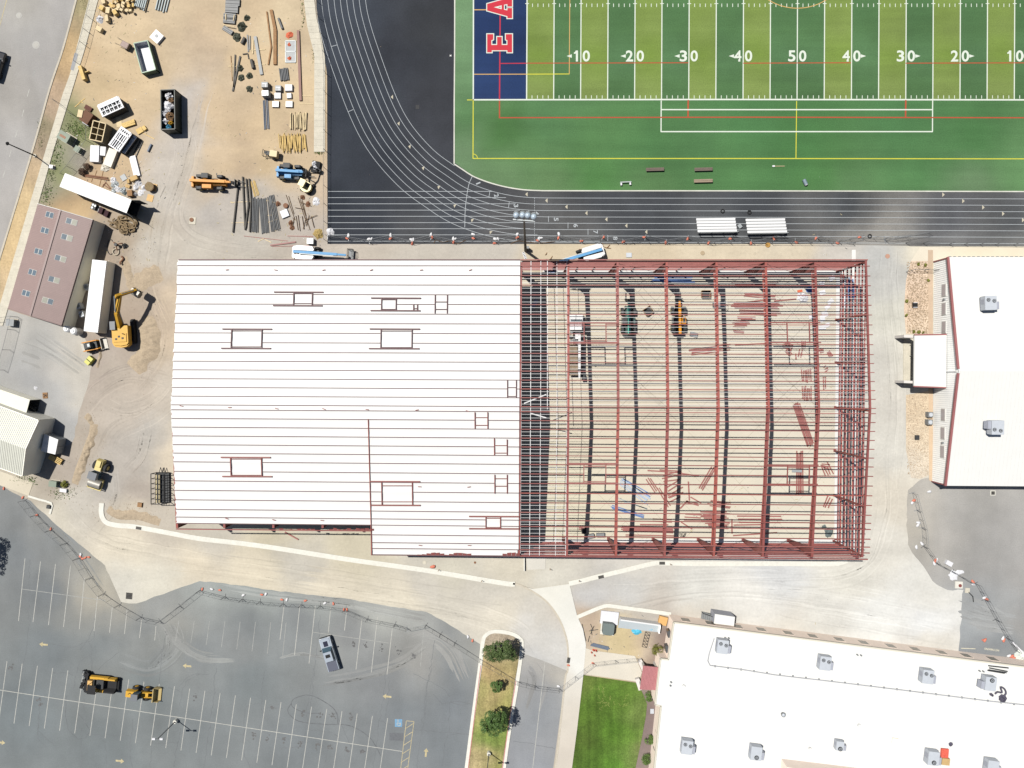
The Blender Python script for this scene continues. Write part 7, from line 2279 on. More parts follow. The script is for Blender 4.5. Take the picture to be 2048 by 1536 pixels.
# pipes in the yard
bars('pipe', 'dark grey pipe in the dense stack of six right of the long single pipes', 'pipe', 'dark pipes in the yard', spread_lines(512,396,510,466,5,11,.5,2), .09,0, M_PIPEG, 0, True, dz=.004)
bars('pipe', 'dark grey pipe in the wide stack in the middle of the yard pipes', 'pipe', 'dark pipes in the yard', spread_lines(525,397,531,466,7,13,.3,1.5), .085,0, M_PIPEG, 0, True, dz=.004)
bars('pipe', 'dark grey pipe in the thin slanting pair of the yard pipes', 'pipe', 'dark pipes in the yard', spread_lines(538,394,546,463,3,6,.6,1), .08,0, M_PIPEG, 0, True)
bars('pipe', 'dark grey pipe at the right of the yard pipes, leaning most', 'pipe', 'dark pipes in the yard', spread_lines(543,390,556,459,4,9,.4,1), .09,0, M_PIPEG, 0, True, dz=.004)
for (a, b, c, d), lab in (((478,360,466.5,465), 'leftmost of the long single pipes by the orange telehandler'),((486,354,491,460), 'second of the long single pipes, straight and brown'),((493,358,497.5,410), 'third of the long single pipes, upper half of a broken line'),((497.5,408,492,456), 'third of the long single pipes, lower half of a broken line'),((499,358,503,400), 'fourth of the long single pipes, upper half of a broken line'),((503,400,500,464), 'fourth of the long single pipes, lower half of a broken line')):
 bars('pipe', lab, 'pipe', None,[(a, b, c, d)], .15,0, M_PIPED, 0.05, True)
bars('timber_batten', 'yellow batten in the small stack above the dark pipes', 'timber', 'yellow battens', spread_lines(505,361,514,391,5,9,.8,2), .1,.08, M_WOOD, .02)
bars('bearer', 'thin timber bearer laid under the yard pipes', 'timber', 'bearers under the yard pipes',[(461,405,512,402.5),(463,446,510,444),(530,400,560,408),(535,431,548,430),(536,445,556,438),(478,373,505,371)], .09,.05, M_WOODP, 0)
bars('pipe', 'blue grey pipe in the upright lying bundle below the wrapped pallets', 'pipe', 'blue grey pipes', spread_lines(531,200,534,259,4,9,.3,1.2), .08,0, M_PIPEB, 0, True, dz=.004)
bars('pipe', 'pale grey pipe in the left bundle at the top edge beside the lumber', 'pipe', 'pale pipes at the top edge', spread_lines(288,-14,279,18,6,19,.3,3), .13,0, M_PIPEL, .25, True)
bars('pipe', 'pale grey pipe in the right bundle at the top edge, nearer the white tub', 'pipe', 'pale pipes at the top edge, right', spread_lines(331,-14,322,25,5,21,.4,3), .13,0, M_PIPEL, 0, True)
bars('bearer', 'dark strap bar across the left bundle of pale pipes', 'bar', None,[(273,13.5,292,18.5)], .12,.08, M_DARK, .52)
bars('long_plank', 'brown weathered beam lying left of the orange nets', 'beam', None,[(543,21,551,60)], .5,.3, M_WOODB, 0)
bars('long_plank', 'brown weathered beam in the bent line left of the orange nets, lower half', 'beam', None,[(551,60,551,130)], .55,.3, M_WOODB, 0)
bars('long_plank', 'thin brown pole beside the bent beam, upper', 'pole', None,[(534,24,543,95)], .22,.2, M_WOODB, 0)
bars('long_plank', 'thin brown pole beside the bent beam, lower', 'pole', None,[(543,95,537,130)], .22,.2, M_WOODB, 0)
bars('steel_column', 'long red brown steel column beside the fence pavement', 'steel column', None,[(597,62,602,202)], .42,.3, mat('red_brown_column', (150,108,96), .6, var=.1), 0)
bars('bearer', 'thin timber bearer under the foot of the red brown column', 'timber', 'bearers under the column',[(604,191,626,193),(598,207,626,208)], .1,.06, M_WOODP, 0)
bars('trough', 'long galvanised trough tapering down toward the wrapped pallets', 'trough', None,[(511,74,524,150)], .5,.25, mat('dull_trough', (152,156,158), .5, var=.1, scale=2), 0)
bars('bearer', 'timber bearer under the galvanised trough', 'timber', 'bearers under the trough',[(500,101,531,99),(510,129,531,129)], .12,.08, M_WOODP, 0)
bars('post', 'dark grey post left of the galvanised trough', 'post', 'dark posts by the trough',[(495,70,497,104),(500,72,500,100)], .2,.14, M_PIPEG, 0)
bars('post', 'pale timber post left of the galvanised trough', 'post', None,[(507,80,506,108)], .16,.14, M_WOODP, 0)
bars('pole', 'long dark pole leaning right in the pair of the yard middle', 'pole', None,[(481,113,466,183)], .26,.2, M_PIPED, 0)
bars('pole', 'dark hooked pole left of the long leaning pole', 'pole', None,[(471,110,468,175)], .2,.2, M_PIPED, 0)
bars('pole', 'thin brown pole leftmost of the pair in the yard middle', 'pole', None,[(462,112,465,162)], .1,.1, M_WOODB, 0)
bars('bearer', 'short timber bearer under the leaning poles', 'timber', 'bearers under the poles',[(457,133,474,133),(464,126,465,155)], .12,.08, M_WOODP, 0)
bars('bent_pipe', 'short dark elbow pipe above the leaning poles', 'pipe', 'elbow pipe halves',[(486,109,496,107.5),(496,108,498,118)], .1,0, M_PIPED, 0, True)
bars('roll', 'dark rolled mat right of the leaning poles', 'roll', None,[(504,121,508,138)], .28,0, M_PIPED, 0, True)
bars('roll', 'dark rolled mat at the foot of the dark sheet stack', 'roll', None,[(491,77,485,89)], .28,0, M_PIPED, 0, True)
bars('pipe', 'dark grey pipe right of the bent beams', 'pipe', None,[(558,38,566,59)], .2,0, M_PIPEG, 0, True)
bars('pipe', 'short grey blue pipe left of the black waste skip', 'pipe', None,[(304,289,297,304)], .18,0, M_PIPEB, 0, True)
for k, (x, y, d) in enumerate(((481,137, 'by the leaning poles'),(483,156, 'below the leaning poles'),(499,152, 'right of the leaning poles'),(499,178, 'lowest, above the wrapped pallets'),(494,36, 'right of the dark sheets'))):
 crumple('fitting_heap', 'small heap of dark pipe fittings ' + d, 'pipe fittings', x, y, .62,.45, mat('dark_fittings', (84,88,72), .6, var=.3, scale=5), 40 + k)
crumple('fitting_heap', 'larger heap of dark pipe fittings beside the dark sheet stack', 'pipe fittings', 484,53,.95,.7, MATS['dark_fittings'], 46)
crumple('fitting_heap', 'dark covered heap below the dark sheet stack', 'pipe fittings', 474,75,.8,.5, MATS['dark_fittings'], 47)
# dark grey wall sheets in overlapping stacks
for k, (x, y, lx, ly, rz) in enumerate([(465,4,29,14,-4),(463,18,26,14,-4),(459,32,25,11,-6),(458,41,24,10,-6),(455,60,22,9,-33)]):
 t_ = boxat('dark_sheet', 'dark grey sheet in the stack at the top edge, %s' % ('topmost', 'second', 'third', 'fourth', 'lowest and skewed')[k], 'sheet', x, y, lx, ly, .35, rz, M_PIPEG, 0, 'dark sheets stacked at the top edge')
 for i in range(2):
  part('seam', MB().box((0,(i - .5) * ly * .0842 * .45,.36),(lx * .0842 * .97,.07,.03)), M_DARK, t_)
bars('bearer', 'pale batten lying on the dark sheets', 'timber', 'battens on the dark sheets',[(452,28,452,40),(469,30,467,42),(447,50,469,54)], .12,.1, M_WOODP, .4)
# wrapped pallets
for k, (x, y, lx, ly, h, m, d) in enumerate([(529,169,14,12,1.1, M_GREY, 'grey, upper left'),(530,186,15,12,1.3, M_GALV, 'pale, lower left'),(556,176,13,12,.7, M_GREY, 'grey, middle column top'),(577,175,16,14,.5, M_PLAST, 'white, right column top'),(555,191,14,13,.4, M_PLAST, 'white, middle column centre'),(578,191,10,11,.4, M_PLAST, 'small white, right column centre'),(551,208,14,13,.4, M_GALV, 'pale, middle column bottom'),(578,208,15,13,.4, M_GALV, 'pale, right column bottom')]):
 p = at(x, y, h)
 t = thing('wrapped_pallet', 'wrapped pallet in the group of eight, ' + d, 'pallet', (p.x, p.y, 0), R(RND.uniform(-3,3)), 'wrapped pallets')
 part('pallet_base', MB().box((0,0,.07),(lx * .0842, ly * .0842,.14)), M_WOODB, t)
 part('load', MB().taper((0,0,.14 + (h - .14) / 2),(lx * .0842 * .96, ly * .0842 * .96, h - .14),(.92,.9)), m, t)
 part('wrap_fold', MB().box((0,.1, h + .01),(lx * .08 * .7,.12,.05)).box((.2,-.2, h + .01),(.1, ly * .08 * .5,.04)), M_PLAST, t)
# orange nets on a grey frame
bx = boxat('steel_mat', 'grey steel mat with bright corners under the orange nets', 'steel mat', 581,103,22,44,.12,0, M_GREY)
for y in (-1.8,0,1.8):
 part('edge_bar', MB().box((0, y, .14),(1.8,.08,.06)), M_GALV, bx)
part('edge_bar', MB().box((.85,0,.14),(.08,3.6,.06)), M_GALV, bx)
part('edge_bar', MB().box((-.85,0,.14),(.08,3.6,.06)), M_GALV, bx)
for k, (x, y, r_, d) in enumerate(((579,70,.65, 'above the grey steel mat'),(579,90,.48, 'on the upper half of the grey steel mat'),(580,117,.5, 'on the lower half of the grey steel mat'))):
 crumple('orange_net', 'orange net heap ' + d, 'net', x, y, r_, .3, M_ORNG, 60 + k)
# rack of short dark tubes
bars('tube', 'dark tube in the small rack above the wrapped pallets', 'tube', 'dark tubes', spread_lines(567,137,570,162,6,15,.4,2), .12,0, M_PIPEG, .05, True)
# yellow poles in two piles
for (x0, x1, y0, y1, n, m, d) in ((581,614,226,258,26, M_WOODP, 'upper'),(558,612,268,302,40, M_WOOD, 'lower')):
 for i in range(n):
  x = x0 + (x1 - x0) * (i + .5) / n + RND.uniform(-2,2)
  a = (x + RND.uniform(-1.5,1.5), y0 + RND.uniform(-3,5))
  b = (x + RND.uniform(-3,3) + (2 if d == 'lower' else 0), y1 + RND.uniform(-6,4))
  z = RND.uniform(.08,.35)
  solo('timber_pole', MB().tube(at(*a, z), at(*b, z + RND.uniform(-.06,.06)), .075,6), m, 'pale timber pole in the %s pile beside the fence pavement' % d, 'timber pole', 'timber poles in the %s pile' % d)
# lumber blocks at the top edge
for k in range(54):
 x, y = RND.uniform(222,268), RND.uniform(-4,27)
 if y > 22 + 0.0 * x or x + y < 226:
  continue
 s = RND.uniform(3,6)
 boxat('timber_block', 'short timber block in the loose heap at the top edge', 'timber block', x, y, s, s * RND.uniform(.7,1.8), RND.uniform(.2,.7), RND.uniform(0,90), RND.choice((M_WOODP, M_WOOD, M_WOODP, M_CARDB)), RND.uniform(0,.35), 'timber blocks in the heap')
for k, (x, y, lx, ly, rz, d) in enumerate([(206,2,7,10,12, 'topmost, cut by the edge'),(202,15,9,9,-30, 'left of the heap, second'),(215,20,8,12,-8, 'left of the heap, tall'),(229,24,8,9,30, 'at the lower left of the heap'),(213,36,6,12,8, 'standing apart, slim'),(222,10,10,7,-40, 'at the upper left of the heap')]):
 boxat('timber_crate', 'pale timber box beside the lumber heap, ' + d, 'timber box', x, y, lx, ly, .8, rz, M_WOOD if k % 2 else M_WOODP)
crumple('white_bundle', 'pale bundle of sacks left of the lumber boxes', 'sacks', 200,39,.7,.5, M_PLAST, 71)
boxat('timber_crate', 'pale yellow crate alone below the sacks', 'crate', 197,57,12,9,.8,-28, M_WOODP)
p = at(313,73,.5)
t = thing('tank_lid', 'square white concrete lid with a grey round hatch', 'lid', (p.x, p.y, 0), R(-41))
part('slab', MB().box((0,0,.25),(1.72,1.72,.5)), M_WHITE, t)
part('hatch', MB().tube((-.05,.1,.5),(-.05,.1,.55), .3,16), M_GREY, t)
# skips
def skip(label, top, z, m, inner, floor_z=.25, rim=None, name='waste_skip'):
 q = [at(x, y, z) for x, y in top]
 c = sum(q, Vector()) / 4
 t = thing(name, label, 'skip', (c.x, c.y, 0))
 mb, mi, mr = MB(), MB(), MB()
 for i in range(4):
  a, b = q[i], q[(i + 1) % 4]
  mb.beam((a.x, a.y, z / 2 + .05),(b.x, b.y, z / 2 + .05), .07, z - .1)
  ia, ib = a + (c - a).normalized() * .09, b + (c - b).normalized() * .09
  mi.beam((ia.x, ia.y, z / 2 + .08),(ib.x, ib.y, z / 2 + .08), .05, z - .14)
  mr.beam((a.x, a.y, z + .02),(b.x, b.y, z + .02), .13,.08)
  n = max(2, int((b - a).length / .9))
  for k in range(n + 1):
   p = a.lerp(b, k / n)
   mb.box((p.x, p.y, z / 2),(.12,.12, z - .1))
 part('side', mb, m, t, world=True)
 part('lining', mi, inner, t, world=True)
 part('rim', mr, rim or m, t, world=True)
 part('floor', slope(MB(),[Vector((p.x, p.y, floor_z)) for p in q], .1), inner, t, world=True)
 return t
tub = skip('empty skip with a white inside and green rim',[(267.5,86.5),(295,81),(311.5,139),(284,146)], 1.35, mat('dull_green_steel', (110,130,112), .6, var=.1), mat('white_liner', (236,238,242), .5, var=.06, scale=3), .2, mat('pale_green_rim', (170,200,168), .5))
crumple('dirt_clod', 'dark dirt left at the foot of the empty white skip', 'dirt', 306,135,.3,.1, M_DARK, 91)
sk2 = skip('black waste skip full of rubbish near the middle of the yard',[(321.5,180),(349,179),(350,258),(322.5,259)], 2.4, mat('black_green_steel', (34,46,38), .5, var=.15), M_BLACK, .25)
M_TRASHB = mat('brown_rubbish', (150,118,84), .9, var=.3, scale=4)
for k, (x, y, r_, h, m, lab) in enumerate([(340,194,.7,.6, M_PLAST, 'upper white rubbish bag in the black skip'),(339,213,1.0,.7, M_PLAST, 'large white rubbish bag in the middle of the black skip'),(332.5,228,.7,.6, M_PLAST, 'left white rubbish bag in the black skip'),(344,203,.6,.5, M_TRASHB, 'brown rubbish under the upper bag in the black skip'),(341,234,.8,.6, M_TRASHB, 'brown rubbish at the lower end of the black skip'),(333,244,.6,.5, M_PLAST, 'lower left white rubbish bag in the black skip'),(344,248,.45,.5, M_YEL, 'yellow rubbish at the lower end of the black skip'),(339,255,.45,.4, mat('blue_rubbish', (70,150,190), .7), 'blue rubbish at the lower edge of the black skip')]):
 o = crumple('rubbish_bag' if m is M_PLAST else 'rubbish', lab, 'rubbish', x, y, r_, h, m, 100 + k, 'rubbish in the black skip')
 p = at(x, y, 1.4)
 o.location = (p.x, p.y, 1.7)
# dumper cart
dc = thing('hand_cart', 'small dusty steel cart with two handles beside the empty white skip', 'cart', (*at(251,91,.6).xy, 0), R(152))
M_DUST = mat('dusty_steel', (170,150,138), .8, var=.1)
part('tray', MB().taper((-.1,0,.75),(1.2,.95,.6),(1.1,1.08)), M_DUST, dc)
part('tray_hollow', MB().box((-.1,0,1.06),(1.1,.8,.02)), mat('dusty_inside', (196,174,166), .9), dc)
for s in (-1,1):
 part('handle', MB().tube((.4, s * .42,.8),(1.5, s * .5,1.0), .04,6), M_DARK, dc)
 part('wheel', MB().wheel((-.3, s * .55,.25), .25,.15), M_TYRE, dc)
# window frame racks and form boxes
def panel_rack(label, corners, z, m, rows, side_white=True, name='form_panel'):
 """a stack of white ribbed forms: top frame, cross ribs and dark pockets between"""
 q = [at(x, y, z) for x, y in corners]
 c = sum(q, Vector()) / 4
 t = thing(name, label, 'form rack', (c.x, c.y, 0))
 ux, uy = q[1] - q[0], q[3] - q[0]
 def P(u, v, zz_): return Vector((*(q[0] + ux * u + uy * v).xy, zz_))
 part('core', MB().add([P(0,0,.1), P(1,0,.1), P(1,1,.1), P(0,1,.1), P(0,0, z - .35), P(1,0, z - .35), P(1,1, z - .35), P(0,1, z - .35)],[(3,2,1,0),(4,5,6,7),(0,1,5,4),(1,2,6,5),(2,3,7,6),(3,0,4,7)]), M_DARK, t, world=True)
 for v in (0.03,.22,.97):
  part('long_rail', MB().beam(P(0, v, z - .08), P(1, v, z - .08), .34 if v < .3 else .2,.16), m, t, world=True)
 for i in range(rows + 1):
  part('cross_rib', MB().beam(P(i / rows, 0, z - .16), P(i / rows, 1, z - .16), .14 if 0 < i < rows else .3,.14), m, t, world=True)
 part('mid_rail', MB().beam(P(0,.58, z - .1), P(1,.58, z - .1), .12,.12), m, t, world=True)
 mb = MB()
 for i in range(rows):
  for v0 in (.3,.68):
   if RND.random() < .8:
    mb.beam(P((i + RND.uniform(.2,.8)) / rows, v0, z - .3), P((i + RND.uniform(.2,.8)) / rows, v0 + .22, z - .24), .09,.09)
 part('loose_clamp', mb, M_GALV, t, world=True, kind='stuff')
 part('skid', MB().beam(P(.1,0,.06), P(.1,1,.06), .12,.12).beam(P(.9,0,.06), P(.9,1,.06), .12,.12), M_WOODB, t, world=True)
 return t
panel_rack('white concrete form rack standing apart, nearer the black skip',[(195,211),(235,193),(245,211),(206,233)], 1.9, M_PLAST, 5)
panel_rack('white concrete form rack beside the six hole timber box, upper half',[(243,253),(262,266),(235,303),(217,290)], 2.2, M_PLAST, 5)
panel_rack('flat white form rack beside the dark tray, right of the other forms',[(263,268),(271,273),(248,306),(239,301)], 1.3, M_PLAST, 5)
ld = thing('steel_ladder_frame', 'dark ladder shaped steel frame on the ground right of the white forms', 'frame', (*at(275,298).xy, 0))
mb = MB()
a, b, c, d = at(286,282,.1), at(272,313,.1), at(282,278,.1), at(266,310,.1)
part('rail', MB().beam(a, b, .1,.1).beam(c, d, .1,.1), M_DARK, ld, world=True)
for i in range(6):
 part('rung', MB().beam(a.lerp(b, (i + .3) / 6), c.lerp(d, (i + .3) / 6), .08,.08), M_DARK, ld, world=True)
hx = [at(x, y, 1.9) for x, y in ((187,241),(212,247.5),(204,284),(179,278.5))]
hb = thing('six_hole_box', 'tall timber box divided into six square holes', 'timber box', (*(sum(hx, Vector()) / 4).xy, 0))
mb = MB()
for i in range(4):
 a, b = hx[i], hx[(i + 1) % 4]
 mb.beam((a.x, a.y, .95),(b.x, b.y, .95), .09,1.9)
part('side', mb, mat('grey_board', (172,160,132), .85, var=.1, scale=3), hb, world=True)
mb = MB()
for i in range(4):
 mb.beam(hx[i] + Vector((0,0,.03)), hx[(i + 1) % 4] + Vector((0,0,.03)), .16,.08)
part('top_frame', mb, M_WOODP, hb, world=True)
def HP(u, v, z): return Vector((*(hx[0] + (hx[1] - hx[0]) * u + (hx[3] - hx[0]) * v).xy, z))
part('divider', MB().beam(HP(.5,0,1.0), HP(.5,1,1.0), .09,1.9), M_WOODP, hb, world=True)
for v in (.34,.67):
 part('divider', MB().beam(HP(0, v, 1.01), HP(1, v, 1.01), .09,1.9), M_WOODP, hb, world=True)
part('floor', slope(MB(),[HP(0,0,.1), HP(1,0,.1), HP(1,1,.1), HP(0,1,.1)], .08), M_WOODB, hb, world=True)
boxat('brown_board_stack', 'tall brown timber panel stack with a white end by the yard fence', 'panels', 172,234,20,24,1.2,-35, mat('brown_panel', (120,82,58), .8, var=.15), 0)
boxat('pale_sack_stack', 'stack of pale sacks at the upper end of the brown panels', 'sacks', 160,227,10,15,1.3,-12, M_WOODP, 0)
boxat('brown_box', 'flat dark brown box above the brown panels', 'box', 176,216,15,9,.3,-30, mat('dark_brown_box', (110,66,52), .8), 0)
bars('plank', 'loose yellow plank above the dark brown box', 'plank', 'loose planks above the brown box',[(158,206,170,197),(162,203,166,206),(150,214,162,204)], .12,.05, M_WOOD, 0)
bars('pipe', 'short white pipe beside the six hole box', 'pipe', None,[(168,245,180,252)], .22,0, M_PLAST, 0, True)
bars('timber_beam', 'timber beam in the small stack right of the form racks', 'timber beam', 'timber beams by the form racks',[(245,250,270,241),(246,253,271,244),(247,256,272,248)], .28,.3, M_WOOD, .1)
boxat('pallet_wood', 'light timber pallet right of the form racks', 'pallet', 279,261,13,11,.25,30, M_WOOD)
boxat('pallet_wood', 'small timber pallet end right of the form racks', 'pallet', 288,256,7,9,.4,35, M_WOOD)
boxat('ply_sheet', 'pale plywood strip between the two form racks', 'plywood', 238,244,11,20,.04,5, M_WOODP)
bars('plank', 'thin plank pointing right from the timber pallet', 'plank', None,[(285,266,309,278)], .1,.05, M_WOOD, 0)
boxat('foam_stack', 'large white foam board stack below the form racks, leftmost', 'foam boards', 189,307,18,33,.8,-3, M_PLAST)
boxat('foam_stack', 'small white foam board stack in the middle below the form racks', 'foam boards', 205,302,12,18,.6,-6, M_PLAST)
boxat('wrapped_boards', 'cream wrapped board stack slanting down below the form racks', 'boards', 220,315,18,36,.7,-22, mat('cream_wrap', (236,230,214), .5, var=.05))
crumple('torn_wrap', 'torn plastic wrap at the foot of the cream board stack', 'plastic wrap', 211,336,.85,.35, MATS['cream_wrap'], 120)
boxat('white_board', 'long white tapering panel right of the form racks', 'panel', 269,332,13,42,.35,14, M_PLAST)
# rubbish heap beside the trailer
for k, (x, y, lx, ly, h, rz, m, lab) in enumerate([(267,356,15,9,.7,22, M_CARDB, 'open cardboard box at the top of the rubbish heap by the trailer'),(256,362,5,8,.5,5, M_CARDB, 'upright cardboard piece in the rubbish heap'),(255,372,9,6,.4,-20, M_CARDB, 'flat cardboard piece in the rubbish heap'),(259,386,10,12,.8,5, M_WOODB, 'timber box in the rubbish heap nearest the trailer'),(303,374,22,15,.08,-12, M_PLY, 'plywood sheet under the brown bin'),(300,396,13,14,.06,-16, M_PLY, 'plywood sheet alone below the brown bin'),(247,355,11,12,.12,30, M_GREY, 'grey slatted grate left of the rubbish heap')]):
 boxat('plywood_sheet' if m is M_PLY else 'cardboard_box' if m is M_CARDB else 'rubbish_box' if m is M_WOODB else 'slatted_grate', lab, 'plywood' if m is M_PLY else 'box' if m is not M_GREY else 'grate', x, y, lx, ly, h, rz, m)
for k, (x, y, r_, h, m) in enumerate([(275,365,.6,.4, M_PLAST),(272,375,.6,.35, M_PLAST),(288,376,.5,.35, M_PLAST),(281,385,.6,.2, M_PLAST),(271,389,.4,.5, M_PLAST),(279,367,.5,.3, M_PLAST),(227,360,.6,.3, M_PLAST),(230,370,.7,.25, M_GALV),(234,378,.6,.25, M_PLAST),(228,381,.5,.2, M_GALV),(246,381,.6,.3, M_GALV),(250,386,.4,.25, M_TARP)]):
 crumple('rubbish_sack', 'white crumpled rubbish in the heap between the trailer and the brown bin' if x > 240 else 'pale crumpled rubbish left of the heap by the trailer', 'rubbish', x, y, r_, h, m, 130 + k, 'crumpled rubbish by the trailer' if x > 240 else 'crumpled rubbish left of the heap')
bb = thing('brown_bin', 'round brown bin filled with scraps on the plywood', 'bin', (*at(298,373,.9).xy, 0))
part('body', MB().tube((0,0,0),(0,0,.85), .62,18,.78), mat('brown_bin', (124,92,56), .7, var=.1), bb)
part('scraps', MB().tube((0,0,.8),(0,0,.88), .7,18), mat('bin_scraps', (150,130,96), .9, var=.5, scale=7), bb)
bars('steel_angle', 'rusty steel channel in the pair above the trailer', 'steel channel', 'rusty channels above the trailer',[(166,349,216,356),(168,352,218,360)], .2,.15, M_RUST, .05)
bars('bearer', 'thin timber prop under the rusty channels', 'timber', 'props by the rusty channels',[(194,341,189,355),(207,341,199,372),(185,357,183,364)], .08,.06, M_WOODB, 0)
bars('steel_angle', 'rusty steel angle in the open triangle by the trailer', 'steel angle', 'rusty angles by the trailer',[(205,374,211,366),(211,364,222,378),(207,369,220,378)], .14,.1, M_RUST, 0)
# engine bits behind the trailer
eg = thing('engine_stand', 'small grey engine block with pulleys below the trailer', 'engine', (*at(187,413,.5).xy, 0), R(-20))
part('block', MB().box((0,0,.3),(.8,1.0,.5)), M_DARK, eg)
for a, b in ((-.1,.25),(-.1,-.25),(.3,.2)):
 part('pulley', MB().tube((a, b, .55),(a, b, .65), .18,12), M_GALV, eg)
for x, y, d in ((201,421, 'nearer the engine block'),(212,427, 'nearer the heaped hoses')):
 boxat('dark_mat', 'dark rubber block on the dirt below the trailer, ' + d, 'rubber block', x, y, 8,13,.5,-22, mat('dark_rubber', (70,44,50), .9, var=.1))
boxat('grey_board', 'flat grey board between engine block and rubber blocks', 'board', 195,417,12,12,.05,-20, M_GREY)
# heap of hoses
M_HOSE = mat('tan_hose', (152,130,98), .85, var=.15, scale=2)
for k in range(16):
 cx, cy = RND.uniform(232,264), RND.uniform(430,460)
 rx, ry = RND.uniform(6,20), RND.uniform(5,12)
 a0 = RND.uniform(0,6)
 P = [at(cx + rx * math.cos(a0 + t * .55) + RND.uniform(-1,1), cy + ry * math.sin(a0 + t * .62) + RND.uniform(-1,1), .12 + k * .025) for t in range(RND.randint(7,12))]
 solo('hose', MB().path(smooth_line(P, 3), .12,6), M_HOSE, 'tan hose in the tangled heap behind the trailer doors', 'hose', 'hoses in the tangled heap')
P = [at(221 + 7 * math.cos(t * .45), 500 + 15 * math.sin(t * .45) - 6,.08) for t in range(13)]
solo('hose', MB().path(P, .06,6), M_DARK, 'dark hose loop at the foot of the workshop wall', 'hose')
p = at(234,490,.5)
t = thing('grapple', 'dark rusty grapple beside the workshop yard, above the pipe ring', 'grapple', (*p.xy, 0), .4)
for k in range(3):
 part('claw', MB().path([(0,0,.7),(.5 * math.cos(k * 2.1), .5 * math.sin(k * 2.1), .6),(.85 * math.cos(k * 2.1), .85 * math.sin(k * 2.1), .3),(.7 * math.cos(k * 2.1), .7 * math.sin(k * 2.1), .05)], .1,6), M_RUST, t)
part('head', MB().tube((0,0,.5),(0,0,1.0), .25,10), M_DARK, t)
p = at(251,490,.5)
crumple('scrap_part', 'dark steel scrap part right of the rusty grapple', 'scrap', 251,492,.55,.5, M_DARK, 170)
mb = MB()
P = [at(232.5,504,.0) + Vector((.52 * math.cos(i * PI / 10), .52 * math.sin(i * PI / 10), .12)) for i in range(21)]
solo('pipe_ring', MB().path(P, .12,7), mat('pale_concrete_ring', (206,194,172), .9), 'pale concrete ring on the dirt below the grapple', 'ring')
mb = MB()
P = [at(244 + 3 * math.sin(i * .8) - 1 + i * .3 - (i > 5) * (i - 5) * 1.5,513 + i * 1.9,.12 + .05 * i) for i in range(9)]
solo('rusty_claw', MB().path(P, .16,6), M_RUST, 'rusty curved excavator ripper lying below the concrete ring', 'ripper')
# yellow attachment box and small things in the west yard
t = boxat('yellow_box', 'yellow machine attachment box split by a dark slot in the west yard', 'attachment', 177,721,11,17,.8,-40, mat('lime_yellow', (226,222,110), .5, var=.06))
part('slot', MB().box((0,0,.81),(.9,.12,.04)), M_BLACK, t)
t = boxat('house_sign', 'small wooden board painted 24 on the service yard', 'sign', 90,791,10,12,.1,3, M_WOODB)
o_ = glyph('24', 90,791,7,7,.05, M_BLACK, .12, None, .03, 'painted_number')
o_.parent = t
o_.location = (0,0,.115)
del o_['kind']
crumple('white_rag', 'white rag on the service yard left of the painted board', 'rag', 71,776,.35,.15, M_PLAST, 181)
boxat('pallet', 'bright orange edged pallet below the storage boxes', 'pallet', 104,916,14,10,.5,-28, M_WOOD)
p = at(116,922,.6)
t = thing('pallet_stack', 'stack of slatted timber pallets below the storage boxes', 'pallets', (p.x, p.y, 0), R(-30))
for k in range(3):
 for i in range(4):
  part('slat', MB().box((0,-.4 + i * .27,.1 + k * .2),(1.1,.16,.05)), M_WOOD, t)
 part('runner', MB().box((-.4,0,.04 + k * .2),(.12,1.0,.1)).box((.4,0,.04 + k * .2),(.12,1.0,.1)), M_WOODB, t)
def cabinet(label, x, y, lx, ly, h, rz, m):
 p = at(x, y, h)
 t = thing('utility_cabinet', label, 'utility box', (p.x, p.y, 0), R(rz))
 X, Y = lx * .0842, ly * .0842
 part('pad', MB().box((0,0,.05),(X + .3, Y + .3,.1)), M_KERB, t)
 part('body', MB().box((0,0, h / 2),(X, Y, h - .06)), m, t)
 part('lid', MB().box((0,0, h),(X + .06, Y + .06,.07)), m, t)
 part('door_seam', MB().box((X / 2 + .01,0, h / 2),(.02,.05, h * .8)).box((X / 2 + .02,.15, h * .55),(.03,.06,.15)), M_DARK, t)
 return t
M_GRN = mat('utility_green', (146,158,140), .6, var=.08)
t = cabinet('grey green transformer box with a rusty lid patch beside the street pavement', 127,273,23,17,1.6,-31, M_GRN)
part('rust_patch', MB().box((-.1,-.05,1.645),(1.1,.4,.012)), mat('rust_patch', (176,134,110), .8, var=.15, scale=4), t)
cabinet('small grey green utility box below the transformer box', 154,298,11,11,.9,-31, M_GRN)
cabinet('small dark green utility box by the corner walk', 105,968,15,11,.9,-6, M_GRN)
cabinet('grey utility box at the left edge of the service yard', 20,645,15,13,.9,-5, M_GREY)
cabinet('small white topped utility box at the foot of the street lamp shadow', 102,333,7,6,.5,-10, M_PLAST)
boxat('notice_board', 'fallen white and dark sign board near the yard corner', 'sign', 126,981,14,7,.35,-8, M_PLAST)
boxat('wire_basket', 'small dark wire basket below the yard kerb', 'basket', 96,1014,7,7,.4,-10, M_DARK)
boxat('brown_plank', 'short red brown timber on the dug ground by the cage rack', 'timber', 279,1010,9,9,.3,-8, M_WOODB)
t = boxat('square_pad', 'pale square pad with a round brown cover on the yard', 'manhole pad', 385,441.5,13,14,.08,-4, M_PAVE)
part('cover', MB().tube((-.15,.15,.08),(-.15,.15,.16), .36,16), M_RUST, t)
t = boxat('square_pad', 'grey square block with a lid right of the yard pipes', 'block', 569,427,15,15,.35,22, M_HVAC)
part('lid', MB().tube((0,0,.35),(0,0,.38), .28,14), M_GALV, t)
p = at(571,411,.3)
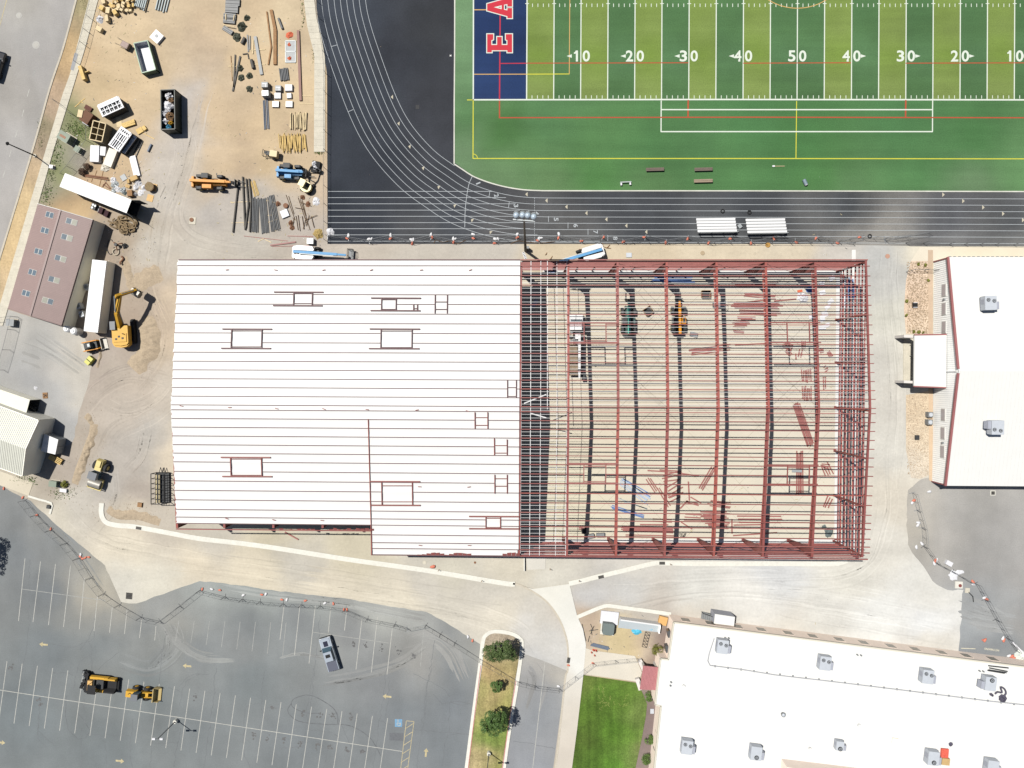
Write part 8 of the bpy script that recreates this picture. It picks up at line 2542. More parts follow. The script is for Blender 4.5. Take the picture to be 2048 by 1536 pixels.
solo('brown_drum', MB().tube((p.x, p.y, 0),(p.x, p.y, .3), .42,16).tube((p.x, p.y, .3),(p.x, p.y, .33), .36,16), M_RUST, 'round brown lid right of the yard pipes', 'lid')
for x, y, d in ((632,403, 'inside the fence corner, above the others'),(661,464, 'on the track just outside the fence corner')):
 crumple('white_bag', 'large white bag ' + d, 'bag', x, y, .72,.35, M_PLAST, int(x))
crumple('straw_bale', 'tan coil of straw at the fence corner', 'straw', 637,468,.95,.5, mat('straw', (196,170,110), .95, var=.25, scale=5), 210)
boxat('white_frame_box', 'small white framed box by the fence corner', 'box', 620,482,13,11,.9,-2, M_GALV)
M_REB = mat('rusty_rebar', (128,104,80), .8, var=.2, scale=3)
for k, (x0, y0, x1, y1) in enumerate([(572,390,590,440),(577,392,588,428),(596,395,614,450),(600,398,620,460),(604,400,612,432),(592,432,596,460),(596,430,600,462),(588,434,584,460),(604,432,608,458),(612,434,606,458),(618,430,612,452),(622,432,628,455),(590,415,606,418),(600,404,622,412),(610,440,634,430)]):
 solo('rebar', MB().tube(at(x0, y0,.08 + k * .01), at(x1, y1,.08 + k * .01), .05,5), M_REB, 'thin rusty bar in the scattered scrap left of the fence corner', 'rebar', 'scattered rebar')
for k, (x, y) in enumerate(((605,395),(582,446),(584,455),(556,408),(616,408))):
 crumple('scrap_heap', 'small rusty scrap lump among the scattered rebar', 'scrap', x, y, .5,.35, M_RUST, 230 + k, 'scrap lumps among the rebar')
bars('steel_tube', 'long thin red steel tube on the dirt, left one', 'steel tube', None,[(488,472,576,482)], .08,.08, M_PINKST, 0)
bars('steel_tube', 'long thin red steel tube on the dirt, upper right one', 'steel tube', None,[(575,472,626,473)], .1,.08, M_PINKST, 0)
bars('steel_tube', 'red steel angle lying slanted above the boom lift', 'steel angle', None,[(541,491,592,484)], .24,.16, M_REDD, 0)
bars('steel_tube', 'long thin red steel tube just above the boom lift', 'steel tube', None,[(545,493,626,491)], .08,.08, M_PINKST, 0)
bars('plank', 'short pale plank near the red steel angle', 'plank', 'short planks by the red angle',[(516,483,528,477),(530,479,543,485)], .12,.05, M_WOODP, 0)
bars('steel_tube', 'red steel angle sticking out from the south eave of the white roof', 'steel angle', None,[(570,1064,597,1079)], .2,.15, M_PINKST, .05)
t = boxat('formwork', 'yellow timber form leaning on the street pavement', 'formwork', 163,145,7,29,.9,18, M_WOOD)
part('brace', MB().box((.6,.1,.3),(.9,.14,.5)), M_WOOD, t)
lb = boxat('black_trailer_box', 'small black trailer with white bags beside the fence', 'trailer', 631,333,16,22,.6,-12, M_BLACK)
for k, (x, y, d) in enumerate(((630,329, 'upper'),(632,338, 'lower'))):
 o = crumple('sand_bag', '%s white sack on the small black trailer' % d, 'sack', x, y, .42,.35, M_PLAST, 240 + k)
 o.location.z = .6
# things near the north eave and courtyard
boxat('white_hatch', 'square pale pad on the sand north of the bare frame', 'pad', 1258,510,11,9,.15,0, M_HVAC)
p = at(1405,506)
solo('round_cover', MB().tube((p.x, p.y, 0),(p.x, p.y, .1), .36,12), mat('tan_cover', (196,176,146), .9), 'round tan cover on the sand north of the bare frame', 'cover')
p = at(1775,512.5)
solo('round_cover', MB().tube((p.x, p.y, 0),(p.x, p.y, .04), .38,16), mat('rusty_cover', (206,160,136), .8), 'round rusty cover on the road near the grey building', 'cover')
p = at(1535.5,490)
solo('round_cover', MB().tube((p.x, p.y, 0),(p.x, p.y, .12), .42,14), mat('ochre_cover', (196,152,80), .8), 'round ochre lid on the fence line north of the frame', 'cover')
t = boxat('striped_plate', 'small white plate with dark slots at the foot of the light mast', 'plate', 1049,511,5,15,.05,22, M_PLAST)
for i in range(5):
 part('slot', MB().box((0,-.5 + i * .25,.055),(.3,.1,.02)), M_BLACK, t)
t = boxat('chair', 'small dark chair on the sand beside the second boom lift', 'chair', 1162,501,9,6,.5,0, M_RUST)
boxat('grey_slab', 'tall white slab on the courtyard left of the grey walled pad', 'slab', 1219,1236,36,26,.3,-6, M_PLAST)
tf = thing('transformer', 'grey green transformer with cut corners on a white pad in the courtyard', 'transformer', (*at(1217,1259,1.4).xy, 0), R(-6))
part('pad', MB().box((0,-.1,.1),(2.3,2.5,.2)), M_PAVE2, tf)
part('body', MB().prism([(-.75,-.95),(.65,-.95),(.95,-.55),(.95,.75),(.7,.95),(-.95,.95),(-.95,-.7)], .2,1.4), mat('transformer_green', (124,136,134), .5, var=.04), tf)
part('fin', MB().box((0,-1.0,.8),(1.0,.1,.9)), M_DARK, tf)
en = thing('walled_pad', 'long pale blue grey pad behind a low white wall in the courtyard', 'enclosure', (*at(1278,1250).xy, 0))
part('floor', MB().prism([at(x, y).xy for x, y in ((1239,1236),(1318,1247),(1316,1264),(1236,1255))], 0,.1), mat('blue_grey_concrete', (196,206,212), .8, var=.04), en, world=True)
a, b = at(1239,1233.5), at(1318,1244.5)
part('back_wall', MB().beam((a.x, a.y, .8),(b.x, b.y, .8), .22,1.6), M_WHITE, en, world=True)
a, b = at(1318,1246), at(1315.5,1262)
part('side_wall', MB().beam((a.x, a.y, .6),(b.x, b.y, .6), .18,1.2), M_LGREY, en, world=True)
crumple('blue_tarp', 'bright blue tarpaulin at the edge of the walled pad', 'tarpaulin', 1273,1263,1.0,.2, mat('bright_blue_tarp', (96,206,240), .5, var=.06), 260, squash=.55)
crumple('blue_tarp', 'small bright blue tarpaulin piece right of the larger one', 'tarpaulin', 1302,1259,.6,.1, MATS['bright_blue_tarp'], 261, squash=.6)
boxat('orange_board', 'orange plywood board in the corner of the courtyard', 'board', 1326,1242,17,17,.5,-14, mat('orange_board', (238,188,120), .8, var=.05))
sf = thing('scaffold_section', 'grey scaffold section lying on the courtyard dirt', 'scaffold', (*at(1292,1279).xy, 0), R(77))
part('rail', MB().tube((-1.3,-.4,.1),(1.3,-.4,.1), .04,6).tube((-1.3,.4,.1),(1.3,.4,.1), .04,6), M_DARK, sf)
for i in range(6):
 part('rung', MB().tube((-1.3 + i * .52,-.4,.1),(-1.3 + i * .52,.4,.1), .035,6), M_DARK, sf)
for i in range(5):
 part('brace', MB().tube((-1.3 + i * .52,-.4,.12),(-.78 + i * .52,.4,.12), .03,6), M_DARK, sf)
bars('steel_rod', 'grey rail lying on the courtyard dirt near the curved pavement', 'rail', 'grey rails by the curved pavement',[(1182,1288,1219,1297),(1185,1286.5,1217,1294),(1181,1290,1216,1299)], .2,.16, M_PIPEB, .02)
for k, (x0, y0, x1, y1) in enumerate([(1181,1248,1186,1260),(1178,1262,1196,1259),(1182,1258,1184,1270),(1188,1252,1181,1268),(1164,1248,1172,1282),(1179,1272,1176,1284)]):
 solo('stick', MB().tube(at(x0, y0,.06 + k * .01), at(x1, y1,.1), .05,5), M_DARK, 'dark stick among the scrap left of the transformer', 'stick', 'dark sticks left of the transformer')
for k, (x, y) in enumerate(((1183,1304),(1187,1300),(1192,1301),(1189,1310))):
 solo('traffic_cone', MB().box((*at(x, y).xy, .03),(.38,.38,.05)).tube((*at(x, y).xy, .05),(*at(x, y).xy, .72), .15,10,.03), mat('cone_orange', (236,110,84), .6), 'orange traffic cone in the cluster at the end of the curved pavement', 'traffic cone', 'traffic cones at the pavement end')
# roof clutter on the school block
def on_roof(o, px, py):
 p = at(px, py, ZB)
 o.location = (p.x, p.y, ZB - .05)
on_roof(crumple('dark_cover', 'dark cover lump beside the rightmost upper roof unit', 'cover', 2004,1398,.75,.4, mat('dark_roof_cover', (92,88,106), .8, var=.15), 270), 2006,1397)
on_roof(crumple('dark_cover', 'small dark cover piece left of the dark lump on the school roof', 'cover', 1983,1391,.5,.2, MATS['dark_roof_cover'], 271, squash=.5, rz=-.6), 1983,1390)
pts = [at(x, y, ZB + .1) for x, y in ((1990,1388),(1995,1384),(2004,1385),(2001,1374),(2009,1378),(2012,1386),(2008,1392))]
solo('dark_hose', MB().path(smooth_line(pts, 3), .14,6), MATS['dark_roof_cover'], 'dark hose looped above the dark cover on the school roof', 'hose')
on_roof(crumple('dark_cover', 'small dark triangular cover above the orange net on the school roof', 'cover', 1902,1489,.4,.15, MATS['dark_roof_cover'], 272, n=7), 1902,1489)
t = boxat('orange_net', 'orange safety net bundle on the school roof beside a roof unit', 'net', 1890,1508,14,19,.3,-4, mat('safety_net', (244,110,90), .8, var=.35, scale=6), ZB - .05)
t = boxat('cardboard_box', 'brown cardboard box below the orange net on the school roof', 'box', 1892,1524,15,13,.5,-6, M_CARDB, ZB - .05)
# east lot oddments
boxat('white_crate', 'white crate with dark side on the east lot', 'crate', 1899,1127,13,9,.5,-28, M_PLAST)
t = boxat('square_pad', 'white square pad with an oval red cover on the east lot edge', 'pad', 1918,1170,15,14,.12,-2, M_PAVE2)
part('cover', MB().tube((.2,-.1,.12),(.2,-.1,.15), .28,14), M_REDD, t)
boxat('square_pad', 'small pale square pad below the red cover pad', 'pad', 1935,1181,9,10,.1,-5, M_PAVE)
t = boxat('drain_frame', 'square white drain frame with a dark grate in the shade edge of the grey building', 'drain grate', 1986,986,10,10,.04,0, M_PAVE2)
part('grate', MB().box((0,0,.05),(.58,.58,.03)), M_GUTTER, t)
solo('black_pipe', MB().path([at(1937,1184,.1), at(1946,1193,.3), at(1947,1204,.1)], .06,6), M_BLACK, 'bent black pipe beside the small pale pad', 'pipe')
crumple('white_rubble', 'white spilt plaster on the east lot beside the fence', 'plaster', 1907,1150,.9,.05, M_PLAST, 280)
crumple('white_rubble', 'small white spilt plaster right of the larger one', 'plaster', 1920,1144,.7,.05, M_PLAST, 281, squash=.6)
t = boxat('dark_vent', 'dark square vent box on the stone bed, upper', 'vent', 1831,610,9,10,.35,0, M_BLACK)
part('frame', MB().box((0,.38,.36),(.7,.08,.04)).box((0,-.38,.36),(.7,.08,.04)), M_PLAST, t)
t = boxat('dark_vent', 'dark square vent box on the stone bed, lower', 'vent', 1835,875,8,9,.3,0, M_DARK)
# benches and kit on the turf
def bench(label, x, y, L, m, rz=0.0, group=None):
 p = at(x, y, .45)
 t = thing('bench', label, 'bench', (p.x, p.y, 0), rz, group)
 for s in (-1,1):
  part('seat_plank', MB().box((0, s * .14,.46),(L, .25,.05)), m, t)
  part('leg', MB().box((s * L * .4,0,.22),(.1,.5,.44)), M_DARK, t)
 return t
M_BEN = mat('weathered_bench', (122,108,98), .8, var=.15, scale=3)
bench('brown bench on the turf left of the other two', 1310,338.5,3.0, M_BEN, .02, 'benches on the turf')
bench('brown bench on the turf, upper of the right pair', 1407,338.3,3.0, M_BEN, .02, 'benches on the turf')
bench('pale brown bench on the turf, lower of the right pair', 1406.5,361.5,3.1, mat('pale_bench', (168,150,128), .8, var=.1, scale=3), .02, 'benches on the turf')
t = thing('field_stand', 'small white stand with two feet on the turf edge', 'stand', (*at(1251.5,364,.4).xy, 0), .05)
part('bar', MB().box((0,0,.42),(1.85,.16,.1)), M_GALV, t)
for s in (-1,1):
 part('foot', MB().box((s * .75,-.22,.2),(.26,.55,.4)), M_PLAST, t)
t = thing('rolled_marker', 'thin pale marker pole lying on the turf', 'pole', (*at(1557,332.5).xy, 0))
part('pole', MB().tube((-1.0,0,.06),(1.0,0,.06), .05,6), M_WOODP, t)
part('head', MB().box((-.85,0,.08),(.4,.26,.14)), M_PLAST, t)
p = at(1610,364,.3)
t = thing('fallen_bin', 'grey barrel lying on its side on the turf', 'barrel', (p.x, p.y, 0), R(-65))
part('body', MB().tube((-.45,0,.3),(.45,0,.3), .3,16), mat('barrel_grey', (140,160,172), .5), t)
part('lid', MB().tube((.45,0,.3),(.6,0,.3), .31,16,.2), M_PLAST, t)
for x, y, d in ((1445,422.5, 'left of the other two'),(1498.5,425, 'above the right bleacher'),(1739,472.5, 'on the dusty end of the track')):
 p = at(x, y)
 solo('tyre', MB().path([(p.x + .27 * math.cos(i * PI / 8), p.y + .27 * math.sin(i * PI / 8), .09) for i in range(17)], .1,7), M_BLACK, 'black tyre lying on the track, ' + d, 'tyre')
# bleachers
def bleacher(label, x0, x1, y0, y1):
 c = at((x0 + x1) / 2,(y0 + y1) / 2)
 t = thing('bleacher', label, 'bleachers', (c.x, c.y, 0), R(.6), 'white bleachers on the track')
 L = (x1 - x0) * .0842 * .99
 W = (y1 - y0) * .0842
 for i in range(5):
  y = W / 2 - .22 - i * (W / 5)
  z = .42 + i * .22
  part('seat', MB().box((0, y, z),(L, .37,.05)), M_WHITE, t)
  if i:
   part('foot_board', MB().box((.05, y + .36, z - .22),(L * .98,.24,.04)), M_GREY, t)
 for s in range(4):
  x = -L / 2 + .3 + s * (L - .6) / 3
  part('support', MB().beam((x, W / 2,.1),(x, -W / 2,1.2), .07,.07, up=(1,0,0)).tube((x, -W / 2,0),(x, -W / 2,1.9), .035,6).tube((x, W / 2,0),(x, W / 2,.4), .035,6), M_GALV, t)
 part('back_rail', MB().tube((-L / 2,-W / 2 - .05,1.9),(L / 2,-W / 2 - .05,1.9), .04,6).tube((-L / 2,-W / 2 - .05,1.65),(L / 2,-W / 2 - .05,1.65), .03,6), M_GALV, t)
 part('hitch', MB().tube((L / 2,-W / 2 + .3,.4),(L / 2 + .6,-W / 2 + .3,.4), .05,6), M_GALV, t)
bleacher('white five row bleacher, the left of the two on the track', 1391.5,1469,437,468)
bleacher('white five row bleacher, the right of the two on the track', 1490,1568,438,470)
t = boxat('folding_frame', 'small pale folding frame between the two bleachers', 'frame', 1480,452,7,8,.3,35, M_GALV)

# white tent sheet at the right edge by the school wall
crumple('white_canvas', 'white canvas heap with a pale green edge at the right edge by the school wall', 'canvas', 2040,1312,1.1,.6, mat('white_canvas', (240,246,238), .7, var=.05), 300)
bars('white_pole', 'thick white pole leaning to the canvas heap at the right edge', 'pole', None,[(2024,1284,2046,1306)], .26,.2, M_PLAST, .1)

# ------------------------------------------------------------------ fences, lamps, trees
M_FPIPE = mat('fence_pipe', (168,172,176), .5,.3, var=.05)
M_FPIPED = mat('weathered_fence_pipe', (126,128,130), .6,.2, var=.1)
mesh_mat('chain_link', (180,182,184), .16,.03)
M_SANDB = mat('orange_sandbag', (236,142,118), .85, var=.12, scale=4)
M_SANDW = mat('white_sandbag', (244,244,246), .85, var=.06, scale=4)

def fence_run(label, pts, h=1.8, step=3.0, m=M_FPIPED, rails=(1.0,), name='chain_link_fence', lean=None):
 """posts, rails and woven mesh along photo points"""
 P = [at(x, y) for x, y in pts]
 c = sum(P, Vector()) / len(P)
 t = thing(name, label, 'fence', (c.x, c.y, 0))
 for a, b in zip(P, P[1:]):
  L = (b - a).length
  n = max(1, round(L / step))
  for i in range(n):
   q = a.lerp(b, i / n)
   part('post', MB().tube((q.x, q.y, 0),(q.x, q.y, h + .04), .035,6), m, t, world=True)
  mb = MB()
  for r_ in rails:
   mb.tube((a.x, a.y, h * r_),(b.x, b.y, h * r_), .025,5, caps=False)
  part('rail', mb, m, t, world=True)
  part('mesh', MB().quad((a.x, a.y, .05),(b.x, b.y, .05),(b.x, b.y, h),(a.x, a.y, h)), MATS['chain_link'], t, world=True)
 q = P[-1]
 part('post', MB().tube((q.x, q.y, 0),(q.x, q.y, h + .04), .035,6), m, t, world=True)
 return t
fence_run('chain link fence between the dirt yard and the running track',[(635,-30),(636,5),(640,38),(645,72),(651,110),(654,150),(653,304),(653,482)], 1.9,3.0)
fence_run('chain link fence along the south edge of the track, left of the yellow lid',[(1200,485.5),(1330,486),(1460,486.5),(1530,487)], 1.2,3.0)
fence_run('chain link fence along the south edge of the track, right of the yellow lid',[(1542,487),(1620,487.5),(1705,488)], 1.2,3.0)
fence_run('chain link fence along the far right of the track',[(1898,488),(1990,489),(2100,490)], 1.5,3.0)
fence_run('folded gate panels of the track fence at the right end',[(1811,486),(1846,486.5),(1898,488)], 1.8,3.0, M_FPIPED, (1.0,.5,.05))
fence_run('short fence closing the stone bed beside the grey building',[(1812,544),(1822,541),(1848,541),(1868,542)], 1.6,1.6, M_FPIPED, (1.0,.5))
fence_run('chain link fence round the utility boxes beside the pavement',[(118,206),(150,232),(185,262),(184,287),(146,338),(133,352)], 1.8,2.8)
fence_run('chain link fence from the pavement kerb to the yard, by the white box',[(197,-10),(185,40),(172,92),(160,130)], 1.8,3.0)
fence_run('chain link fence at the left edge of the service yard',[(-6,640),(36,634),(30,660),(20,700),(8,740)], 1.8,3.0)

def panel(a, b, m=M_FPIPE, h=1.8, label='', group=None, feet=True):
 """one temporary fence panel: pipe frame, mesh, two feet"""
 A, B = at(*a), at(*b)
 d = B - A
 L = d.length
 t = thing('fence_panel', label, 'fence panel', (A.x, A.y, 0), math.atan2(d.y, d.x), group)
 part('frame', MB().tube((.05,0,.12),(L - .05,0,.12), .018,5).tube((.05,0, h),(L - .05,0, h), .022,5).tube((.05,0,.1),(.05,0, h), .025,5).tube((L - .05,0,.1),(L - .05,0, h), .025,5).tube((L / 2,0,.1),(L / 2,0, h), .02,5), m, t)
 part('mesh', MB().quad((.05,0,.12),(L - .05,0,.12),(L - .05,0, h),(.05,0, h)), MATS['chain_link'], t)
 if feet:
  part('foot', MB().box((.05,0,.03),(.08,1.0,.05)), m, t)
 return t
def sandbag(x, y, m, label, group, rz=0.0, s=1.0):
 p = at(x, y)
 n = 10
 vs, fs = [],[]
 for j, (rx, ry, z) in enumerate(((.2,.1,0),(.3,.17,.04),(.31,.18,.1),(.2,.1,.17))):
  for i in range(n):
   a = 2 * PI * i / n
   k = 1 + .12 * math.sin(3 * a + x)
   vs.append((rx * s * k * math.cos(a), ry * s * k * math.sin(a), z * s))
 for j in range(3):
  for i in range(n):
   fs.append((j * n + i, j * n + (i + 1) % n, (j + 1) * n + (i + 1) % n, (j + 1) * n + i))
 fs += [tuple(range(3 * n, 4 * n)), tuple(range(n - 1,-1,-1))]
 me = MB().add(vs, fs, True).mesh('sandbag')
 me.materials.append(m)
 o = bpy.data.objects.new('sandbag', me)
 COL.objects.link(o)
 o.location = (p.x, p.y, .005)
 o.rotation_euler = (0,0, rz)
 return setp(o, label, 'sandbag', group)
ZIG = [(655,473),(697,477),(738,484),(781,475),(822,485),(862,474),(906,484),(947,474),(990,484),(1033,474),(1077,482),(1119,475),(1162,483),(1204,475),(1246,484),(1290,475),(1333,484),(1375,476),(1418,486),(1462,476),(1503,485),(1547,476),(1590,482),(1634,477),(1676,484),(1720,474)]
for a, b in zip(ZIG, ZIG[1:]):
 panel(a, b, label='temporary mesh panel in the zigzag fence along the track', group='zigzag fence panels')
for k, (x, y) in enumerate(ZIG[1:]):
 orange = not (k in (1,))
 if orange:
  sandbag(x + RND.uniform(-3,3), y + 1 + RND.uniform(-2,2), M_SANDB, 'orange sandbag at a foot of the zigzag fence along the track', 'orange sandbags on the zigzag fence', RND.uniform(0,3), 1.1)
 if k < 11:
  sandbag(x + RND.uniform(-2,2), y - 5 + RND.uniform(-1.5,1.5), M_SANDW, 'white sandbag at a foot of the zigzag fence, left half of the track', 'white sandbags on the zigzag fence', RND.uniform(0,3), 1.3)
  if k % 2:
   sandbag(x + 6 + RND.uniform(-2,2), y - 6, M_SANDW, 'white sandbag at a foot of the zigzag fence, left half of the track', 'white sandbags on the zigzag fence', RND.uniform(0,3), 1.0)
panel((1724,476),(1768,479), label='temporary mesh panel standing square across the dusty track end', group=None)
panel((1768,478),(1810,474), label='temporary mesh panel swung up over the track at the right end', group=None)
panel((1770,482),(1858,466), label='long temporary panel leaning over the track at the far right end', group=None)
def run_panels(pts, label, group, m=M_FPIPED, step=3.5):
 W = [at(x, y) for x, y in pts]
 for a, b in zip(pts, pts[1:]):
  A, B = Vector(a), Vector(b)
  L = (at(*a) - at(*b)).length
  n = max(1, round(L / step))
  for i in range(n):
   panel(tuple(A.lerp(B, i / n)), tuple(A.lerp(B, (i + 1) / n)), m, label=label, group=group)
run_panels([(50,1000),(74,1030),(103,1060),(133,1086),(158,1116),(182,1155),(208,1187),(240,1209),(283,1234),(320,1242)], 'dark mesh panel in the fence line left of the sharp bend on the lot', 'lot fence panels, left run')
run_panels([(320,1242),(360,1212),(400,1180)], 'dark mesh panel in the short rising fence run from the sharp bend', 'lot fence panels, rising run')
run_panels([(400,1180),(450,1193),(520,1203),(566,1207),(640,1211),(690,1218),(735,1237),(790,1248),(814,1255)], 'dark mesh panel in the fence run along the top edge of the lot', 'lot fence panels, top run')
run_panels([(814,1257),(852,1249)], 'bright mesh panel at the kink of the lot fence above the pickup', None, M_FPIPE, 4)
run_panels([(852,1250),(910,1285),(960,1317),(1003,1342),(1036,1362)], 'dark mesh panel in the falling fence run toward the planted strip', 'lot fence panels, falling run')
run_panels([(1036,1362),(1070,1371),(1118,1377)], 'dark mesh panel across the driveway beside the planted strip', 'fence panels across the driveway')
run_panels([(1118,1377),(1150,1352),(1185,1325)], 'pale mesh panel rising across the curved pavement', 'fence panels across the pavement', M_FPIPE)
run_panels([(1185,1325),(1230,1320),(1275,1316)], 'pale mesh panel along the entry walk above the lawn', 'fence panels along the entry walk', M_FPIPE)
run_panels([(1824,985),(1833,1020),(1843,1055),(1846,1092)], 'pale mesh panel in the upper fence run on the east lot', 'east lot fence panels, upper run', M_FPIPE)
run_panels([(1846,1092),(1870,1125),(1904,1143),(1940,1164)], 'dark mesh panel in the middle fence run on the east lot', 'east lot fence panels, middle run')
run_panels([(1950,1166),(1968,1198),(1990,1238),(2012,1275),(2030,1300)], 'dark mesh panel in the lower fence run on the east lot', 'east lot fence panels, lower run')
LOTB = [(8,977),(46,995),(74,1030),(102,1058),(161,1113),(166,1117),(171,1115),(178,1114),(405,1178),(440,1180),(524,1189),(564,1199),(611,1201),(667,1207),(688,1219),(694,1219),(945,1281),(1137,1330),(1186,1326)]
for x, y in LOTB:
 sandbag(x, y, M_SANDB, 'orange sandbag on the fence along the parking lot', 'orange sandbags on the lot fence', RND.uniform(0,3), 1.0)
for x, y in ((162,1109),(574,1199),(650,1206),(424,1178),(487,1190),(532,1188),(1117,1372),(936,1273)):
 sandbag(x, y, M_SANDW, 'white sandbag on the fence along the parking lot', 'white sandbags on the lot fence', RND.uniform(0,3), 1.1)
for x, y, m in ((1827,1001, M_SANDB),(1824,1005, M_SANDW),(1836,1045, M_SANDW),(1835,1050, M_SANDW),(1843,1087, M_SANDW),(1832,1094, M_SANDW),(1870,1121, M_SANDB),(1868,1127, M_SANDW),(1873,1120, M_SANDW),(1945,1163, M_SANDB),(1946,1168, M_SANDW),(1968,1195, M_SANDW),(1972,1198, M_SANDB),(1969,1280, M_SANDB),(2005,1276, M_SANDW),(2007,1280, M_SANDB),(2023,1312, M_SANDB),(2017,1311, M_SANDW),(2026,1316, M_SANDB),(1858,983, M_SANDW)):
 sandbag(x, y, m, ('orange' if m is M_SANDB else 'white') + ' sandbag on the fence round the east lot', ('orange' if m is M_SANDB else 'white') + ' sandbags on the east lot fence', RND.uniform(0,3), 1.3)
for x, y, m, d in ((866,1133, M_SANDB, 'beside the kerb under the white roof'),):
 sandbag(x, y, m, 'orange sandbag lying ' + d, None, .2,1.6)
for k, (x, y, d) in enumerate(((878,1139, 'left of the first manhole'),(964,1160, 'near the bend'),(1158,1160, 'near the steel frame'),(1340,1127, 'against the frame wall'),(1100,1137, 'beside the loading ramp'))):
 p = at(x, y)
 solo('survey_stake', MB().tube((p.x, p.y, 0),(p.x, p.y, .9), .04,5).box((p.x, p.y, .9),(.22,.05,.14)), M_WOODB, 'short timber survey stake by the kerb ' + d, 'stake')
for x, y, r_, m, d in ((849,1125,.32, M_PAVE, 'pale round cover on the dirt below the white roof'),(950,1125,.2, M_RUST, 'small dark round cover on the dirt below the white roof')):
 p = at(x, y)
 solo('round_cover', MB().tube((p.x, p.y, 0),(p.x, p.y, .05), r_, 14), m, d, 'cover')
t = boxat('catch_basin', 'square dark drain grate on the dirt at the lot bend', 'drain grate', 258,1192,13,13,.05,-5, M_GUTTER)
for i in range(4):
 part('slot', MB().box((0,-.36 + i * .24,.055),(.85,.1,.02)), M_BLACK, t)
solo('hose', MB().path([at(x, y, .06) for x, y in smooth_line([(868,486),(872,480),(885,484),(900,482),(915,487),(932,480)], 4)], .06,5), mat('brown_hose', (120,96,72), .8), 'brown hose winding along the foot of the zigzag fence', 'hose')
solo('hose', MB().path([at(x, y, .06) for x, y in smooth_line([(1021,488),(1035,482),(1055,484),(1080,486),(1110,483)], 4)], .06,5), MATS['brown_hose'], 'brown hose under the zigzag fence at the light mast', 'hose')
for k, (x0, y0, x1, y1) in enumerate(((1204,492,1222,497),(1205,486,1206,493),(1212,496,1220,489),(1098,520,1105,512),(1090,510,1094,505))):
 solo('branch', MB().path([at(x0, y0,.05), at((x0 + x1) / 2,(y0 + y1) / 2 + 1,.2), at(x1, y1,.05)], .05,5), M_WOODB, 'loose brown branch on the sand north of the bare frame', 'branch', 'loose branches on the sand')

# lamps
def lot_lamp(label, x, y, h=6.3):
 p = at(x, y)
 t = thing('lamp_post', label, 'lamp post', (p.x, p.y, 0))
 part('footing', MB().tube((0,0,0),(0,0,.75), .32,14), M_PAVE2, t)
 part('pole', MB().tube((0,0,.7),(0,0, h), .085,8,.06), M_FPIPED, t)
 a = MB().beam((-.75,0, h),(.75,0, h), .08,.08)
 part('cross_arm', a, M_FPIPED, t)
 for s in (-1,1):
  hd = part('lamp_head', MB().taper((s * .62,0, h + .08),(.6,.34,.14),(.85,.8)), M_PLAST, t)
  part('lens', MB().box((s * .62,0, h),(.42,.24,.02)), M_HVAC, hd)
 return t
lot_lamp('two headed lamp post on the parking lot right of the wheel loader', 353.5,1440)
lot_lamp('two headed lamp post on the planted strip near the bottom edge', 978,1504)
p = at(71,312)
t = thing('street_lamp', 'dark single headed street lamp on the verge by the transformer box', 'lamp post', (p.x, p.y, 0))
part('footing', MB().tube((0,0,0),(0,0,.25), .3,12), M_PAVE, t)
part('pole', MB().tube((0,0,.2),(0,0,6.6), .11,10,.08), M_BLACK, t)
part('lamp_head', MB().tube((0,0,6.55),(0,0,6.75), .3,14,.16), M_BLACK, t)
part('finial', MB().tube((0,0,6.75),(0,0,7.0), .08,8,.02), M_BLACK, t)
p = at(1051,501.5)
t = thing('stadium_light', 'tall stadium light mast with four round floodlights by the track', 'light mast', (p.x, p.y, 0))
HM = 23.5
top = at(1048,438.5, HM)
off = top - Vector((p.x, p.y, 0))
part('mast', MB().tube((0,0,0),(off.x, off.y, HM), .24,12,.12), mat('mast_timber', (146,136,118), .8, var=.08, scale=1), t)
part('cross_arm', MB().beam((off.x - 1.5, off.y, HM - .1),(off.x + 1.5, off.y - .25, HM - .1), .16,.16), M_GALV, t)
for k, (x, y) in enumerate(((1032.5,430.5),(1045,430.2),(1055.5,431),(1067.5,433.5))):
 c = at(x, y, HM + .3) - Vector((p.x, p.y, 0))
 f = part('floodlight', MB().ball(c, .42,14,8,.9), mat('floodlight_shell', (206,222,236), .35,.15, var=.03), t)
 part('rim', MB().tube(c + Vector((0,.22,-.22)), c + Vector((0,.32,-.3)), .42,16), M_GALV, f)
 part('bracket', MB().beam((c.x, off.y - .08, HM),(c.x, c.y, c.z - .2), .1,.1), M_GALV, f)
part('base_box', MB().box((.35,.3,.8),(.5,.4,1.6)), M_GREY, t)

# trees and shrubs
def leaf_mat(name, rgb, var=.35):
 m = mat(name, rgb, .6, var=var, scale=1.6, fine=.25, fscale=11, spec=.2)
 return m
LEAF_D = leaf_mat('dark_leaves', (92,112,62))
LEAF_M = leaf_mat('mid_leaves', (92,122,62))
LEAF_O = leaf_mat('olive_leaves', (132,134,56))
LEAF_G = leaf_mat('shrub_leaves', (104,134,62))
LEAF_R = leaf_mat('brown_leaves', (98,74,56))
BARK = mat('bark', (112,94,78), .9, var=.2, scale=4)

